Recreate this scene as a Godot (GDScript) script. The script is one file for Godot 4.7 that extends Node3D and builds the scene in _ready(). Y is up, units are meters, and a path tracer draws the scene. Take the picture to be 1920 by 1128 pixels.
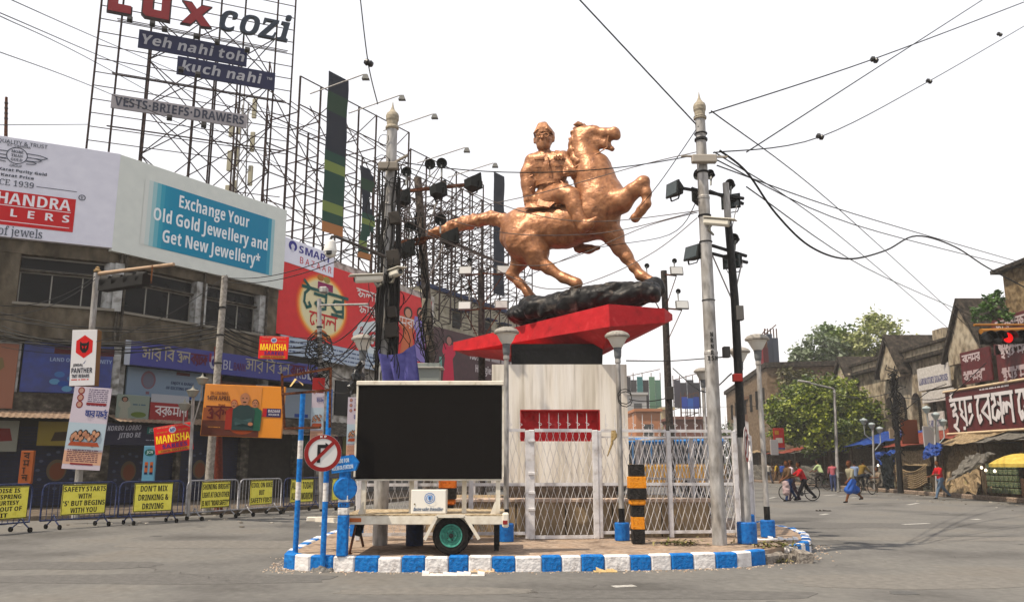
extends Node3D
# Roundabout with an equestrian monument. Distances in metres; the eye stands 1.6 m above the road at the origin, looking along -z.

const ISLE := .22
var rng := RandomNumberGenerator.new()
var mats := {}
var used := {}

class MB:
	var v := PackedVector3Array()
	var n := PackedVector3Array()
	var c := PackedColorArray()
	var uv := PackedVector2Array()
	var col := Color.WHITE
	func tri(a: Vector3, b: Vector3, d: Vector3) -> void:
		var m := (d - a).cross(b - a).normalized()
		v.append(a); v.append(b); v.append(d)
		n.append(m); n.append(m); n.append(m)
		c.append(col); c.append(col); c.append(col)
	func tris(a: Vector3, b: Vector3, d: Vector3, na: Vector3, nb: Vector3, nd: Vector3) -> void:
		if (d - a).cross(b - a).dot(na + nb + nd) < .0:
			v.append(a); v.append(d); v.append(b)
			n.append(na); n.append(nd); n.append(nb)
		else:
			v.append(a); v.append(b); v.append(d)
			n.append(na); n.append(nb); n.append(nd)
		c.append(col); c.append(col); c.append(col)
	func quad(a: Vector3, b: Vector3, d: Vector3, e: Vector3) -> void:
		tri(a, b, d); tri(a, d, e)
	func quads(a: Vector3, b: Vector3, d: Vector3, e: Vector3, na: Vector3, nb: Vector3, nd: Vector3, ne: Vector3) -> void:
		tris(a, b, d, na, nb, nd); tris(a, d, e, na, nd, ne)
	func hexa(p: Array) -> void: # 0-3 bottom ring, 4-7 top ring
		var m := Vector3.ZERO
		for q in p: m += q / 8.0
		for f in [[0, 1, 2, 3], [4, 5, 6, 7], [0, 1, 5, 4], [1, 2, 6, 5], [2, 3, 7, 6], [3, 0, 4, 7]]:
			var a: Vector3 = p[f[0]]; var b: Vector3 = p[f[1]]; var d: Vector3 = p[f[2]]; var e: Vector3 = p[f[3]]
			if (d - a).cross(b - a).dot((a + b + d + e) / 4.0 - m) > .0: quad(a, b, d, e)
			else: quad(a, e, d, b)
	func box(o: Vector3, s: Vector3, b := Basis()) -> void:
		var x := b.x * s.x / 2; var y := b.y * s.y / 2; var z := b.z * s.z / 2
		hexa([o - x - y - z, o + x - y - z, o + x - y + z, o - x - y + z, o - x + y - z, o + x + y - z, o + x + y + z, o - x + y + z])
	func rbox(o: Vector3, s: Vector3, k: float, b := Basis()) -> void: # box with chamfered edges
		var h := s / 2
		k = minf(k, minf(h.x, minf(h.y, h.z)) * .9)
		var faces := []
		for ax in 3:
			for sg in [-1.0, 1.0]:
				var f := []
				for q in [[-1, -1], [1, -1], [1, 1], [-1, 1]]:
					var p := Vector3.ZERO
					p[ax] = sg * h[ax]
					p[(ax + 1) % 3] = q[0] * (h[(ax + 1) % 3] - k)
					p[(ax + 2) % 3] = q[1] * (h[(ax + 2) % 3] - k)
					f.append(o + b * p)
				faces.append(f)
		for f in faces: oq(f, o)
		for ax in 3:
			var a1 := (ax + 1) % 3; var a2 := (ax + 2) % 3
			for s1 in [-1.0, 1.0]:
				for s2 in [-1.0, 1.0]:
					var f := []
					for q in [[-1, 0], [1, 0], [1, 1], [-1, 1]]:
						var p := Vector3.ZERO
						p[ax] = q[0] * (h[ax] - k)
						p[a1] = s1 * (h[a1] - (k if q[1] == 1 else .0))
						p[a2] = s2 * (h[a2] - (.0 if q[1] == 1 else k))
						f.append(o + b * p)
					oq(f, o)
		for s0 in [-1.0, 1.0]:
			for s1 in [-1.0, 1.0]:
				for s2 in [-1.0, 1.0]:
					var sg := Vector3(s0, s1, s2)
					var a := o + b * (sg * Vector3(h.x, h.y - k, h.z - k)); var d := o + b * (sg * Vector3(h.x - k, h.y, h.z - k)); var e := o + b * (sg * Vector3(h.x - k, h.y - k, h.z))
					if (e - a).cross(d - a).dot(a - o) > .0: tri(a, d, e)
					else: tri(a, e, d)
	func oq(f: Array, m: Vector3) -> void:
		var a: Vector3 = f[0]; var b: Vector3 = f[1]; var d: Vector3 = f[2]; var e: Vector3 = f[3]
		if (d - a).cross(b - a).dot((a + b + d + e) / 4.0 - m) > .0: quad(a, b, d, e)
		else: quad(a, e, d, b)
	func tube(p: Array, r, k := 6, cap := true) -> void:
		var rings := []
		var norms := []
		var side := Vector3.ZERO
		for i in p.size():
			var t: Vector3 = (p[mini(i + 1, p.size() - 1)] - p[maxi(i - 1, 0)]).normalized()
			if side == Vector3.ZERO:
				side = t.cross(Vector3.UP if absf(t.y) < .9 else Vector3.RIGHT).normalized()
			else:
				side = (side - t * side.dot(t)).normalized()
			var up := t.cross(side)
			var rr: float = r[i] if r is Array else r
			var ring := []
			var nn := []
			for j in k:
				var a := TAU * (j + .5) / k
				var q := side * cos(a) + up * sin(a)
				ring.append(p[i] + q * rr)
				nn.append(q)
			rings.append(ring); norms.append(nn)
		for i in p.size() - 1:
			for j in k:
				var j2 := (j + 1) % k
				quads(rings[i][j], rings[i][j2], rings[i + 1][j2], rings[i + 1][j], norms[i][j], norms[i][j2], norms[i + 1][j2], norms[i + 1][j])
		if cap:
			for e in [0, p.size() - 1]:
				var d: Vector3 = (p[0] - p[1] if e == 0 else p[-1] - p[-2]).normalized()
				for j in k:
					tris(p[e], rings[e][j], rings[e][(j + 1) % k], d, d, d)
	func bar(a: Vector3, b: Vector3, r: float, k := 4) -> void:
		tube([a, b], r, k)
	func flatbar(a: Vector3, b: Vector3, w: float, t: float, up := Vector3.UP) -> void:
		var z := (b - a).normalized()
		var x := up.cross(z)
		if x.length() < .01: x = Vector3.RIGHT.cross(z)
		x = x.normalized()
		box((a + b) / 2, Vector3(w, t, (b - a).length()), Basis(x, z.cross(x), z))
	func lathe(o: Vector3, prof: Array, k := 16, b := Basis()) -> void: # profile of (radius, height)
		for i in prof.size() - 1:
			var a: Vector2 = prof[i]; var d: Vector2 = prof[i + 1]
			var e := d - a
			var m := Vector2(e.y, -e.x).normalized()
			for j in k:
				var t0 := TAU * j / k; var t1 := TAU * (j + 1) / k
				var u0 := b * Vector3(cos(t0), 0, sin(t0)); var u1 := b * Vector3(cos(t1), 0, sin(t1))
				var n0 := u0 * m.x + b.y * m.y; var n1 := u1 * m.x + b.y * m.y
				if a.x > .0001: tris(o + u0 * a.x + b.y * a.y, o + u1 * a.x + b.y * a.y, o + u1 * d.x + b.y * d.y, n0, n1, n1)
				if d.x > .0001: tris(o + u0 * a.x + b.y * a.y, o + u1 * d.x + b.y * d.y, o + u0 * d.x + b.y * d.y, n0, n1, n0)
	func prism(poly: Array, t: Transform3D, depth: float) -> void:
		var pk := PackedVector2Array(poly)
		var ix := Geometry2D.triangulate_polygon(pk)
		for i in range(0, ix.size(), 3):
			for z in [.0, depth]:
				if z == .0 and depth == .0 and i < 0: continue
				var nn := t.basis.z * (1.0 if z > .0 or depth == .0 else -1.0)
				tris(t * Vector3(pk[ix[i]].x, pk[ix[i]].y, z), t * Vector3(pk[ix[i + 1]].x, pk[ix[i + 1]].y, z), t * Vector3(pk[ix[i + 2]].x, pk[ix[i + 2]].y, z), nn, nn, nn)
				if depth == .0: break
		if depth != .0:
			for i in pk.size():
				var a := pk[i]; var d := pk[(i + 1) % pk.size()]
				quad(t * Vector3(a.x, a.y, 0), t * Vector3(d.x, d.y, 0), t * Vector3(d.x, d.y, depth), t * Vector3(a.x, a.y, depth))
	func mesh() -> ArrayMesh:
		var m := ArrayMesh.new()
		if v.is_empty(): return m
		var arr := []
		arr.resize(Mesh.ARRAY_MAX)
		arr[Mesh.ARRAY_VERTEX] = v
		arr[Mesh.ARRAY_NORMAL] = n
		arr[Mesh.ARRAY_COLOR] = c
		if uv.size() == v.size(): arr[Mesh.ARRAY_TEX_UV] = uv
		m.add_surface_from_arrays(Mesh.PRIMITIVE_TRIANGLES, arr)
		return m

func V(x: float, y: float, z: float) -> Vector3:
	return Vector3(x, y, z)

func mb() -> MB:
	return MB.new()

func numbered(called: String) -> String:
	used[called] = used.get(called, -1) + 1
	return called if used[called] == 0 else "%s_%03d" % [called, used[called]]

func tag(o: Node3D, label: String, category: String, group := "", kind := "") -> Node3D:
	if label: o.set_meta("label", label)
	if category: o.set_meta("category", category)
	if group: o.set_meta("group", group)
	if kind: o.set_meta("kind", kind)
	return o

func thing(called: String, label: String, category: String, t: Variant = Transform3D(), group := "") -> Node3D:
	var o := Node3D.new()
	o.name = numbered(called)
	add_child(o, true)
	if t is Transform3D: o.transform = t
	else: o.position = t
	return tag(o, label, category, group)

# one named mesh under a thing, given in the thing's own space
func part(called: String, m, material: Material, parent: Node3D = self) -> MeshInstance3D:
	var o := MeshInstance3D.new()
	o.name = called if parent != self else numbered(called)
	o.mesh = m.mesh() if m is MB else m
	o.material_override = material
	parent.add_child(o, true)
	return o

# the same for a mesh that was given in world space
func partw(called: String, m, material: Material, parent: Node3D = self) -> MeshInstance3D:
	var o := part(called, m, material, parent)
	var t := Transform3D()
	var q: Node = parent
	while q != self:
		t = (q as Node3D).transform * t
		q = q.get_parent()
	o.transform = t.affine_inverse()
	return o

func struct(called: String, m, material: Material) -> MeshInstance3D:
	var o := part(called, m, material)
	o.set_meta("kind", "structure")
	return o

func lin(c: Color) -> Color:
	return c.srgb_to_linear()

func flat(c: Color, rough := .7, metal := .0) -> StandardMaterial3D:
	var key := [c, rough, metal]
	if not mats.has(key):
		var m := StandardMaterial3D.new()
		m.albedo_color = c
		m.roughness = rough
		m.metallic = metal
		m.metallic_specular = .5 if rough < .5 else (.32 if rough < .8 else .18)
		mats[key] = m
	return mats[key]

func noise_tex(seed_: int, freq: float, oct: int, ramp: Gradient = null, size := 512, kind := FastNoiseLite.TYPE_SIMPLEX_SMOOTH) -> NoiseTexture2D:
	var key := ["nt", seed_, freq, oct, ramp, size, kind]
	if mats.has(key): return mats[key]
	var f := FastNoiseLite.new()
	f.seed = seed_
	f.noise_type = kind
	f.frequency = freq
	f.fractal_octaves = oct
	var t := NoiseTexture2D.new()
	t.noise = f
	t.width = size
	t.height = size
	t.seamless = true
	if ramp: t.color_ramp = ramp
	mats[key] = t
	return t

func ramp(cols: Array) -> Gradient: # [offset, colour, ...]
	var g := Gradient.new()
	var off := PackedFloat32Array()
	var cc := PackedColorArray()
	for i in range(0, cols.size(), 2):
		off.append(cols[i]); cc.append(cols[i + 1])
	g.offsets = off
	g.colors = cc
	return g

# weathered surface: a colour grain of one size times blotches of a larger size, with fine relief; s = metres per repeat
func worn(key: String, cols: Array, s: float, rough := .85, relief := .0, blotch: Array = [], bs := 5.0, stretch := Vector3.ONE, metal := .0, oct := 5) -> StandardMaterial3D:
	if mats.has(key): return mats[key]
	var m := StandardMaterial3D.new()
	var sd := absi(hash(key)) % 1000
	var fine := key in ["asphalt", "isle", "podium white", "bronze paint", "podium concrete", "stucco", "galvanised", "podium red"]
	m.albedo_texture = noise_tex(sd, .012 if fine else .024, oct, ramp(cols), 512 if fine else 256)
	m.roughness = rough
	m.metallic = metal
	m.metallic_specular = .5 if rough < .5 else (.32 if rough < .8 else .18)
	m.uv1_triplanar = true
	m.uv1_world_triplanar = true
	m.uv1_scale = stretch / s
	if relief > .0:
		m.heightmap_enabled = true
		m.heightmap_texture = noise_tex(77, .02, 5)
		m.heightmap_scale = relief
	if blotch:
		m.detail_enabled = true
		m.detail_blend_mode = BaseMaterial3D.BLEND_MODE_MUL
		m.detail_albedo = noise_tex(sd + 1, .016, 4, ramp(blotch), 256)
		m.detail_uv_layer = BaseMaterial3D.DETAIL_UV_2
		m.uv2_triplanar = true
		m.uv2_world_triplanar = true
		m.uv2_scale = stretch / bs
	mats[key] = m
	return m

func vc(rough := .6) -> StandardMaterial3D: # printed or painted colours carried by the faces
	var key := ["vc", rough]
	if not mats.has(key):
		var m := StandardMaterial3D.new()
		m.vertex_color_use_as_albedo = true
		m.metallic_specular = .25
		m.roughness = rough
		mats[key] = m
	return mats[key]

func g(h: float) -> Color:
	return Color(h, h, h)

# one line of lettering in the xy plane of its parent, standing slightly proud; w > 0 squeezes or stretches the line to that width
func letters(parent: Node3D, text: String, at: Vector3, h: float, colour: Color, w := .0, font := "Droid Sans", weight := 700, italic := false, depth := .006, rot := .0, shear := .0, called := "lettering", mat: Material = null) -> MeshInstance3D:
	var key := ["font", font, weight, italic]
	if not mats.has(key):
		var sf := SystemFont.new()
		sf.font_names = PackedStringArray([font])
		sf.font_weight = weight
		sf.font_italic = italic
		mats[key] = sf
	var t := TextMesh.new()
	t.text = text
	t.font = mats[key]
	t.font_size = 32
	t.pixel_size = 1.0 / 24.0
	t.depth = depth
	t.curve_step = 2.0
	var o := MeshInstance3D.new()
	o.name = called
	o.mesh = t
	o.material_override = mat if mat else flat(colour, .6)
	parent.add_child(o, true)
	var box := t.get_aabb()
	var capital := .98
	var sy := h / capital
	var sx := w / maxf(box.size.x, .01) if w > .0 else sy
	var b := Basis(Vector3(sx, 0, 0), Vector3(sy * shear, sy, 0), Vector3(0, 0, 1))
	b = Basis(Vector3(0, 0, 1), rot) * b
	o.transform = Transform3D(b, at - b * Vector3(box.get_center().x, box.get_center().y, 0))
	return o

# strokes of a pen of width w, as thin raised ribbons: lines is an array of polylines in the xy plane
func pen(m: MB, lines: Array, t: Transform3D, w: float) -> void:
	var nz := t.basis.z.normalized()
	for l in lines:
		for i in l.size() - 1:
			var a: Vector2 = l[i]; var b: Vector2 = l[i + 1]
			var A := t * Vector3(a.x, a.y, 0); var B := t * Vector3(b.x, b.y, 0)
			var d := (B - A)
			if d.length() < 1e-5: continue
			var s := d.normalized().cross(nz) * w / 2
			var e := d.normalized() * w * .35
			var up := nz * .0007 * (m.v.size() / 6 % 40)
			m.quad(A - s - e + up, A + s - e + up, B + s + e + up, B - s + e + up)

# letters of the Bengali script as pen strokes in a box of width given first, headline at 1, foot at 0
var glyph := {
	"b": [.8, [[[.7, 1], [.7, 0]], [[.7, .8], [.1, .45], [.7, .12]]]],
	"r": [.8, [[[.7, 1], [.7, 0]], [[.7, .8], [.1, .45], [.7, .12]], [[.36, -.12], [.46, -.12]]]],
	"aa": [.35, [[[.2, 1], [.2, 0]]]],
	"a": [.95, [[[.15, .75], [.4, .8], [.45, .55], [.25, .5], [.45, .45], [.4, .15], [.15, .12], [.1, .3]], [[.45, .5], [.8, .55]], [[.8, 1], [.8, 0]]]],
	"i": [.75, [[[.1, .8], [.45, .85], [.55, .65], [.25, .55], [.2, .4], [.45, .45], [.6, .3], [.45, .05], [.2, .0], [.6, -.2]], [[.15, 1], [.1, 1.2], [.3, 1.3]]]],
	"y": [.8, [[[.65, 1], [.65, 0]], [[.2, 1], [.15, .65], [.35, .5], [.2, .4], [.65, .12]], [[.36, -.12], [.46, -.12]]]],
	"ng": [.5, [[[.2, .65], [.35, .75], [.35, .5], [.2, .5], [.2, .65]], [[.1, .05], [.45, .35]]]],
	"e": [.4, [[[.3, 1], [.1, .7], [.08, .3], [.2, .05], [.36, .15], [.28, .3]]]],
	"E": [.75, [[[.2, .65], [.45, .85], [.6, .6], [.35, .45], [.6, .3], [.45, .02], [.15, .1]], [[.6, .5], [.6, 0]]]],
	"gg": [.95, [[[.2, .85], [.4, .9], [.45, .65], [.2, .55], [.15, .2], [.4, .1], [.6, .4]], [[.6, .4], [.75, .3], [.6, .15]], [[.85, 1], [.85, 0]], [[.55, .7], [.85, .6]]]],
	"l": [.85, [[[.75, 1], [.75, 0]], [[.05, .3], [.12, .65], [.28, .6], [.3, .35], [.38, .65], [.55, .6], [.75, .45]]]],
	"s": [.85, [[[.72, 1], [.72, 0]], [[.12, 1], [.15, .75], [.35, .7], [.12, .45], [.3, .15], [.45, .35], [.72, .4]], [[.35, .7], [.72, .45]]]],
	"n": [.8, [[[.68, 1], [.68, 0]], [[.1, .55], [.25, .7], [.3, .5], [.15, .45]], [[.28, .6], [.68, .5]]]],
	"t": [.8, [[[.3, 1], [.3, .8], [.1, .5], [.25, .12], [.55, .15], [.6, .45], [.45, .6], [.35, .45]]]],
	"m": [.85, [[[.72, 1], [.72, 0]], [[.2, 1], [.2, .35], [.08, .25], [.2, .15], [.3, .3], [.72, .3]]]],
	"j": [.95, [[[.1, .7], [.3, .85], [.4, .55], [.2, .3], [.4, .1], [.6, .3], [.55, .6]], [[.55, .6], [.85, .5], [.8, .15]]]],
	"d": [.7, [[[.2, 1], [.2, .8], [.5, .75], [.5, .5], [.15, .4], [.5, .12], [.6, .0]]]],
	"c": [.8, [[[.1, .8], [.62, .8], [.62, 1]], [[.62, .8], [.6, .2], [.35, .1], [.15, .35], [.3, .5], [.6, .35]]]],
	"tr": [.8, [[[.6, 1], [.62, .0]], [[.62, .75], [.2, .7], [.1, .4], [.3, .2], [.62, .3]], [[.1, .02], [.62, .02]]]],
	"p": [.8, [[[.68, 1], [.68, 0]], [[.15, 1], [.15, .5], [.35, .35], [.4, .6], [.3, .7]], [[.15, .5], [.68, .15]]]],
	"I": [.35, [[[.2, 1], [.2, 0]], [[.2, 1], [.1, 1.25], [.5, 1.35], [.9, 1.1]]]],
	"ai": [.4, [[[.3, 1], [.1, .7], [.08, .3], [.2, .05], [.36, .15], [.28, .3]], [[.3, 1], [.05, 1.3]]]],
	"k": [.9, [[[.55, 1], [.55, 0]], [[.55, .8], [.1, .45], [.55, .15]], [[.55, .75], [.82, .7], [.78, .4]]]],
}

func bengali(m: MB, word: String, t: Transform3D, w: float) -> float: # returns the width written
	var x := .0
	for q in word.split(" "):
		if q == "_":
			x += .35
			continue
		var d = glyph[q]
		var lines := []
		for l in d[1]:
			var pl := []
			for k in l: pl.append(Vector2(x + k[0], k[1]))
			lines.append(pl)
		lines.append([Vector2(x - .02, 1), Vector2(x + d[0] + .02, 1)])
		pen(m, lines, t, w)
		x += d[0]
	return x

# --- the setting out of a smooth solid: capsules [a, ra, b, rb, colour] joined with blend k, meshed on a grid of cells of size h
class Solid:
	var A := PackedVector3Array()
	var D := PackedVector3Array()
	var R0 := PackedFloat32Array()
	var R1 := PackedFloat32Array()
	var Q := PackedFloat32Array()
	var C := PackedColorArray()
	var k := .05
	var noise: FastNoiseLite
	var bump := .0
	func cap(a: Vector3, ra: float, b: Vector3, rb: float, col := Color.WHITE) -> void:
		A.append(a); D.append(b - a); R0.append(ra); R1.append(rb); C.append(col)
		Q.append(1.0 / maxf((b - a).length_squared(), 1e-9))
	func chain(p: Array, r: Array, col := Color.WHITE) -> void:
		for i in p.size() - 1: cap(p[i], r[i], p[i + 1], r[i + 1], col)
	func one(i: int, p: Vector3) -> float:
		var w := p - A[i]
		var t := clampf(w.dot(D[i]) * Q[i], .0, 1.0)
		return (w - D[i] * t).length() - lerpf(R0[i], R1[i], t)
	func dist(p: Vector3, near: PackedInt32Array) -> float:
		var d := 1e9
		for i in near:
			var w := p - A[i]
			var t := clampf(w.dot(D[i]) * Q[i], .0, 1.0)
			var e := (w - D[i] * t).length() - lerpf(R0[i], R1[i], t)
			var hh := maxf(k - absf(d - e), .0) / k
			d = minf(d, e) - hh * hh * k * .25
		if bump > .0: d += noise.get_noise_3dv(p) * bump
		return d
	func tint(p: Vector3) -> Color:
		var best := 1e9
		var col := Color.WHITE
		for i in A.size():
			var e := one(i, p)
			if e < best:
				best = e
				col = C[i]
		return col
	func build(h: float, coloured := false) -> ArrayMesh:
		var lo := Vector3.INF
		var hi := -Vector3.INF
		for i in A.size():
			var r := Vector3.ONE * (maxf(R0[i], R1[i]) + h * 2 + bump)
			lo = lo.min(A[i] - r).min(A[i] + D[i] - r)
			hi = hi.max(A[i] + r).max(A[i] + D[i] + r)
		var B := 5
		var nb := Vector3i(((hi - lo) / (h * B)).ceil())
		var nx := nb.x * B + 1; var ny := nb.y * B + 1; var nz := nb.z * B + 1
		var val := PackedFloat32Array()
		val.resize(nx * ny * nz)
		val.fill(1e9)
		var vid := PackedInt32Array()
		vid.resize(nx * ny * nz)
		vid.fill(-1)
		var bh := h * B
		var blocks: Array[Vector3i] = []
		for bx in nb.x:
			for by in nb.y:
				for bz in nb.z:
					var mid := lo + (Vector3(bx, by, bz) + Vector3.ONE * .5) * bh
					var near := PackedInt32Array()
					var rad := bh * .9 + k + bump
					for i in A.size():
						if one(i, mid) < rad: near.append(i)
					if near.is_empty() or absf(dist(mid, near)) > bh * .9 + bump: continue
					blocks.append(Vector3i(bx, by, bz) * B)
					for x in range(bx * B, bx * B + B + 1):
						for y in range(by * B, by * B + B + 1):
							var at := (x * ny + y) * nz + bz * B
							for z in B + 1:
								if val[at + z] > 1e8: val[at + z] = dist(lo + Vector3(x, y, bz * B + z) * h, near)
		var pos := PackedVector3Array()
		var nor := PackedVector3Array()
		var colr := PackedColorArray()
		var sx := ny * nz; var sy := nz
		var off := PackedInt32Array([0, sx, sy, sx + sy, 1, sx + 1, sy + 1, sx + sy + 1])
		var corner := PackedVector3Array([Vector3(0, 0, 0), Vector3(1, 0, 0), Vector3(0, 1, 0), Vector3(1, 1, 0), Vector3(0, 0, 1), Vector3(1, 0, 1), Vector3(0, 1, 1), Vector3(1, 1, 1)])
		var ea := PackedInt32Array([0, 2, 4, 6, 0, 1, 4, 5, 0, 1, 2, 3])
		var eb := PackedInt32Array([1, 3, 5, 7, 2, 3, 6, 7, 4, 5, 6, 7])
		var f := PackedFloat32Array()
		f.resize(8)
		var used := PackedInt32Array()
		for b in blocks:
			for x in range(b.x, b.x + B):
				for y in range(b.y, b.y + B):
					for z in range(b.z, b.z + B):
						var id := (x * ny + y) * nz + z
						var neg := 0
						for i in 8:
							f[i] = val[id + off[i]]
							if f[i] < .0: neg += 1
						if neg == 0 or neg == 8: continue
						var s := Vector3.ZERO
						var cnt := 0
						for e in 12:
							var a := f[ea[e]]; var c := f[eb[e]]
							if (a < .0) != (c < .0):
								s += corner[ea[e]].lerp(corner[eb[e]], a / (a - c))
								cnt += 1
						vid[id] = pos.size()
						used.append(id)
						var p := lo + (Vector3(x, y, z) + s / cnt) * h
						pos.append(p)
						nor.append(Vector3(f[1] - f[0] + f[3] - f[2] + f[5] - f[4] + f[7] - f[6], f[2] - f[0] + f[3] - f[1] + f[6] - f[4] + f[7] - f[5], f[4] - f[0] + f[5] - f[1] + f[6] - f[2] + f[7] - f[3]).normalized())
						colr.append(tint(p) if coloured else Color.WHITE)
		var idx := PackedInt32Array()
		var st := PackedInt32Array([sx, sy, 1])
		for id in used:
			for i in 3:
				if (val[id] < .0) == (val[id + st[i]] < .0): continue
				var u := st[(i + 1) % 3]; var w := st[(i + 2) % 3]
				if id - u - w < 0: continue
				var a := vid[id]; var b := vid[id - u]; var c := vid[id - u - w]; var d := vid[id - w]
				if b < 0 or c < 0 or d < 0: continue
				if (pos[c] - pos[a]).cross(pos[b] - pos[a]).dot(nor[a] + nor[c]) < .0: idx.append_array(PackedInt32Array([a, c, b, a, d, c]))
				else: idx.append_array(PackedInt32Array([a, b, c, a, c, d]))
		var arr := []
		arr.resize(Mesh.ARRAY_MAX)
		arr[Mesh.ARRAY_VERTEX] = pos
		arr[Mesh.ARRAY_NORMAL] = nor
		arr[Mesh.ARRAY_COLOR] = colr
		arr[Mesh.ARRAY_INDEX] = idx
		var m := ArrayMesh.new()
		m.add_surface_from_arrays(Mesh.PRIMITIVE_TRIANGLES, arr)
		return m

func _ready() -> void:
	rng.seed = 4711
	var cam := Camera3D.new()
	cam.name = "camera"
	cam.fov = 40.0
	cam.near = .05
	cam.far = 2000.0
	add_child(cam)
	cam.transform = Transform3D(Basis(Vector3.RIGHT, atan(303.0 / 1549.6)), Vector3(0, 1.6, 0))
	cam.current = true
	var we := WorldEnvironment.new()
	we.name = "environment"
	var e := Environment.new()
	e.background_mode = Environment.BG_SKY
	var sm := ProceduralSkyMaterial.new()
	sm.sky_top_color = Color(.87, .877, .905)
	sm.sky_horizon_color = Color(.98, .965, .95)
	sm.sky_curve = .2
	sm.sky_energy_multiplier = 1.06
	sm.ground_bottom_color = Color(.45, .43, .4)
	sm.ground_horizon_color = Color(.8, .79, .77)
	sm.sun_angle_max = 1.0
	var sky := Sky.new()
	sky.sky_material = sm
	e.sky = sky
	e.tonemap_mode = Environment.TONE_MAPPER_LINEAR
	e.tonemap_exposure = 1.23
	e.fog_enabled = true
	e.fog_density = .0008
	e.fog_light_color = Color(.97, .96, .95)
	e.sdfgi_enabled = true
	e.ssao_enabled = true
	e.ssil_enabled = true
	we.environment = e
	add_child(we)
	var sun := DirectionalLight3D.new()
	sun.name = "sun"
	sun.light_energy = 1.6
	sun.light_color = Color(1.0, .95, .87)
	sun.light_angular_distance = .6
	sun.shadow_enabled = true
	add_child(sun)
	sun.look_at_from_position(Vector3(-.74, 1.4, .4), Vector3.ZERO)
	make_ground()
	make_monument()
	make_fence()
	make_lamps()
	make_trailer()
	make_masts()
	make_small_signs()
	make_left_building()
	make_left_signs()
	make_roof_frames()
	make_street_left()
	make_right_building()
	make_right_signs()
	make_stalls()
	make_far()
	make_trees()
	make_people()
	make_wires()
	make_litter()


var isle: Array = [Vector2(-3.55, 13.35), Vector2(-3.2, 12.98), Vector2(-2.0, 12.84), Vector2(.0, 12.86), Vector2(2.0, 13.05), Vector2(3.6, 13.42), Vector2(4.75, 14.35), Vector2(5.45, 15.6), Vector2(5.9, 17.0), Vector2(6.15, 18.6), Vector2(6.0, 20.2), Vector2(5.2, 21.9), Vector2(3.6, 23.1), Vector2(1.0, 23.5), Vector2(-1.5, 22.9), Vector2(-3.0, 21.4), Vector2(-3.6, 19.4), Vector2(-3.75, 17.0), Vector2(-3.7, 15.0), Vector2(-3.65, 14.0)]

func slab(m: MB, poly: Array, y0: float, y1: float) -> void: # poly of (x, distance)
	var p := []
	for q in poly: p.append(Vector2(q.x, -q.y))
	m.prism(p, Transform3D(Basis(Vector3.RIGHT, Vector3(0, 0, 1), Vector3.UP), Vector3(0, y0, 0)), y1 - y0)

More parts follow.
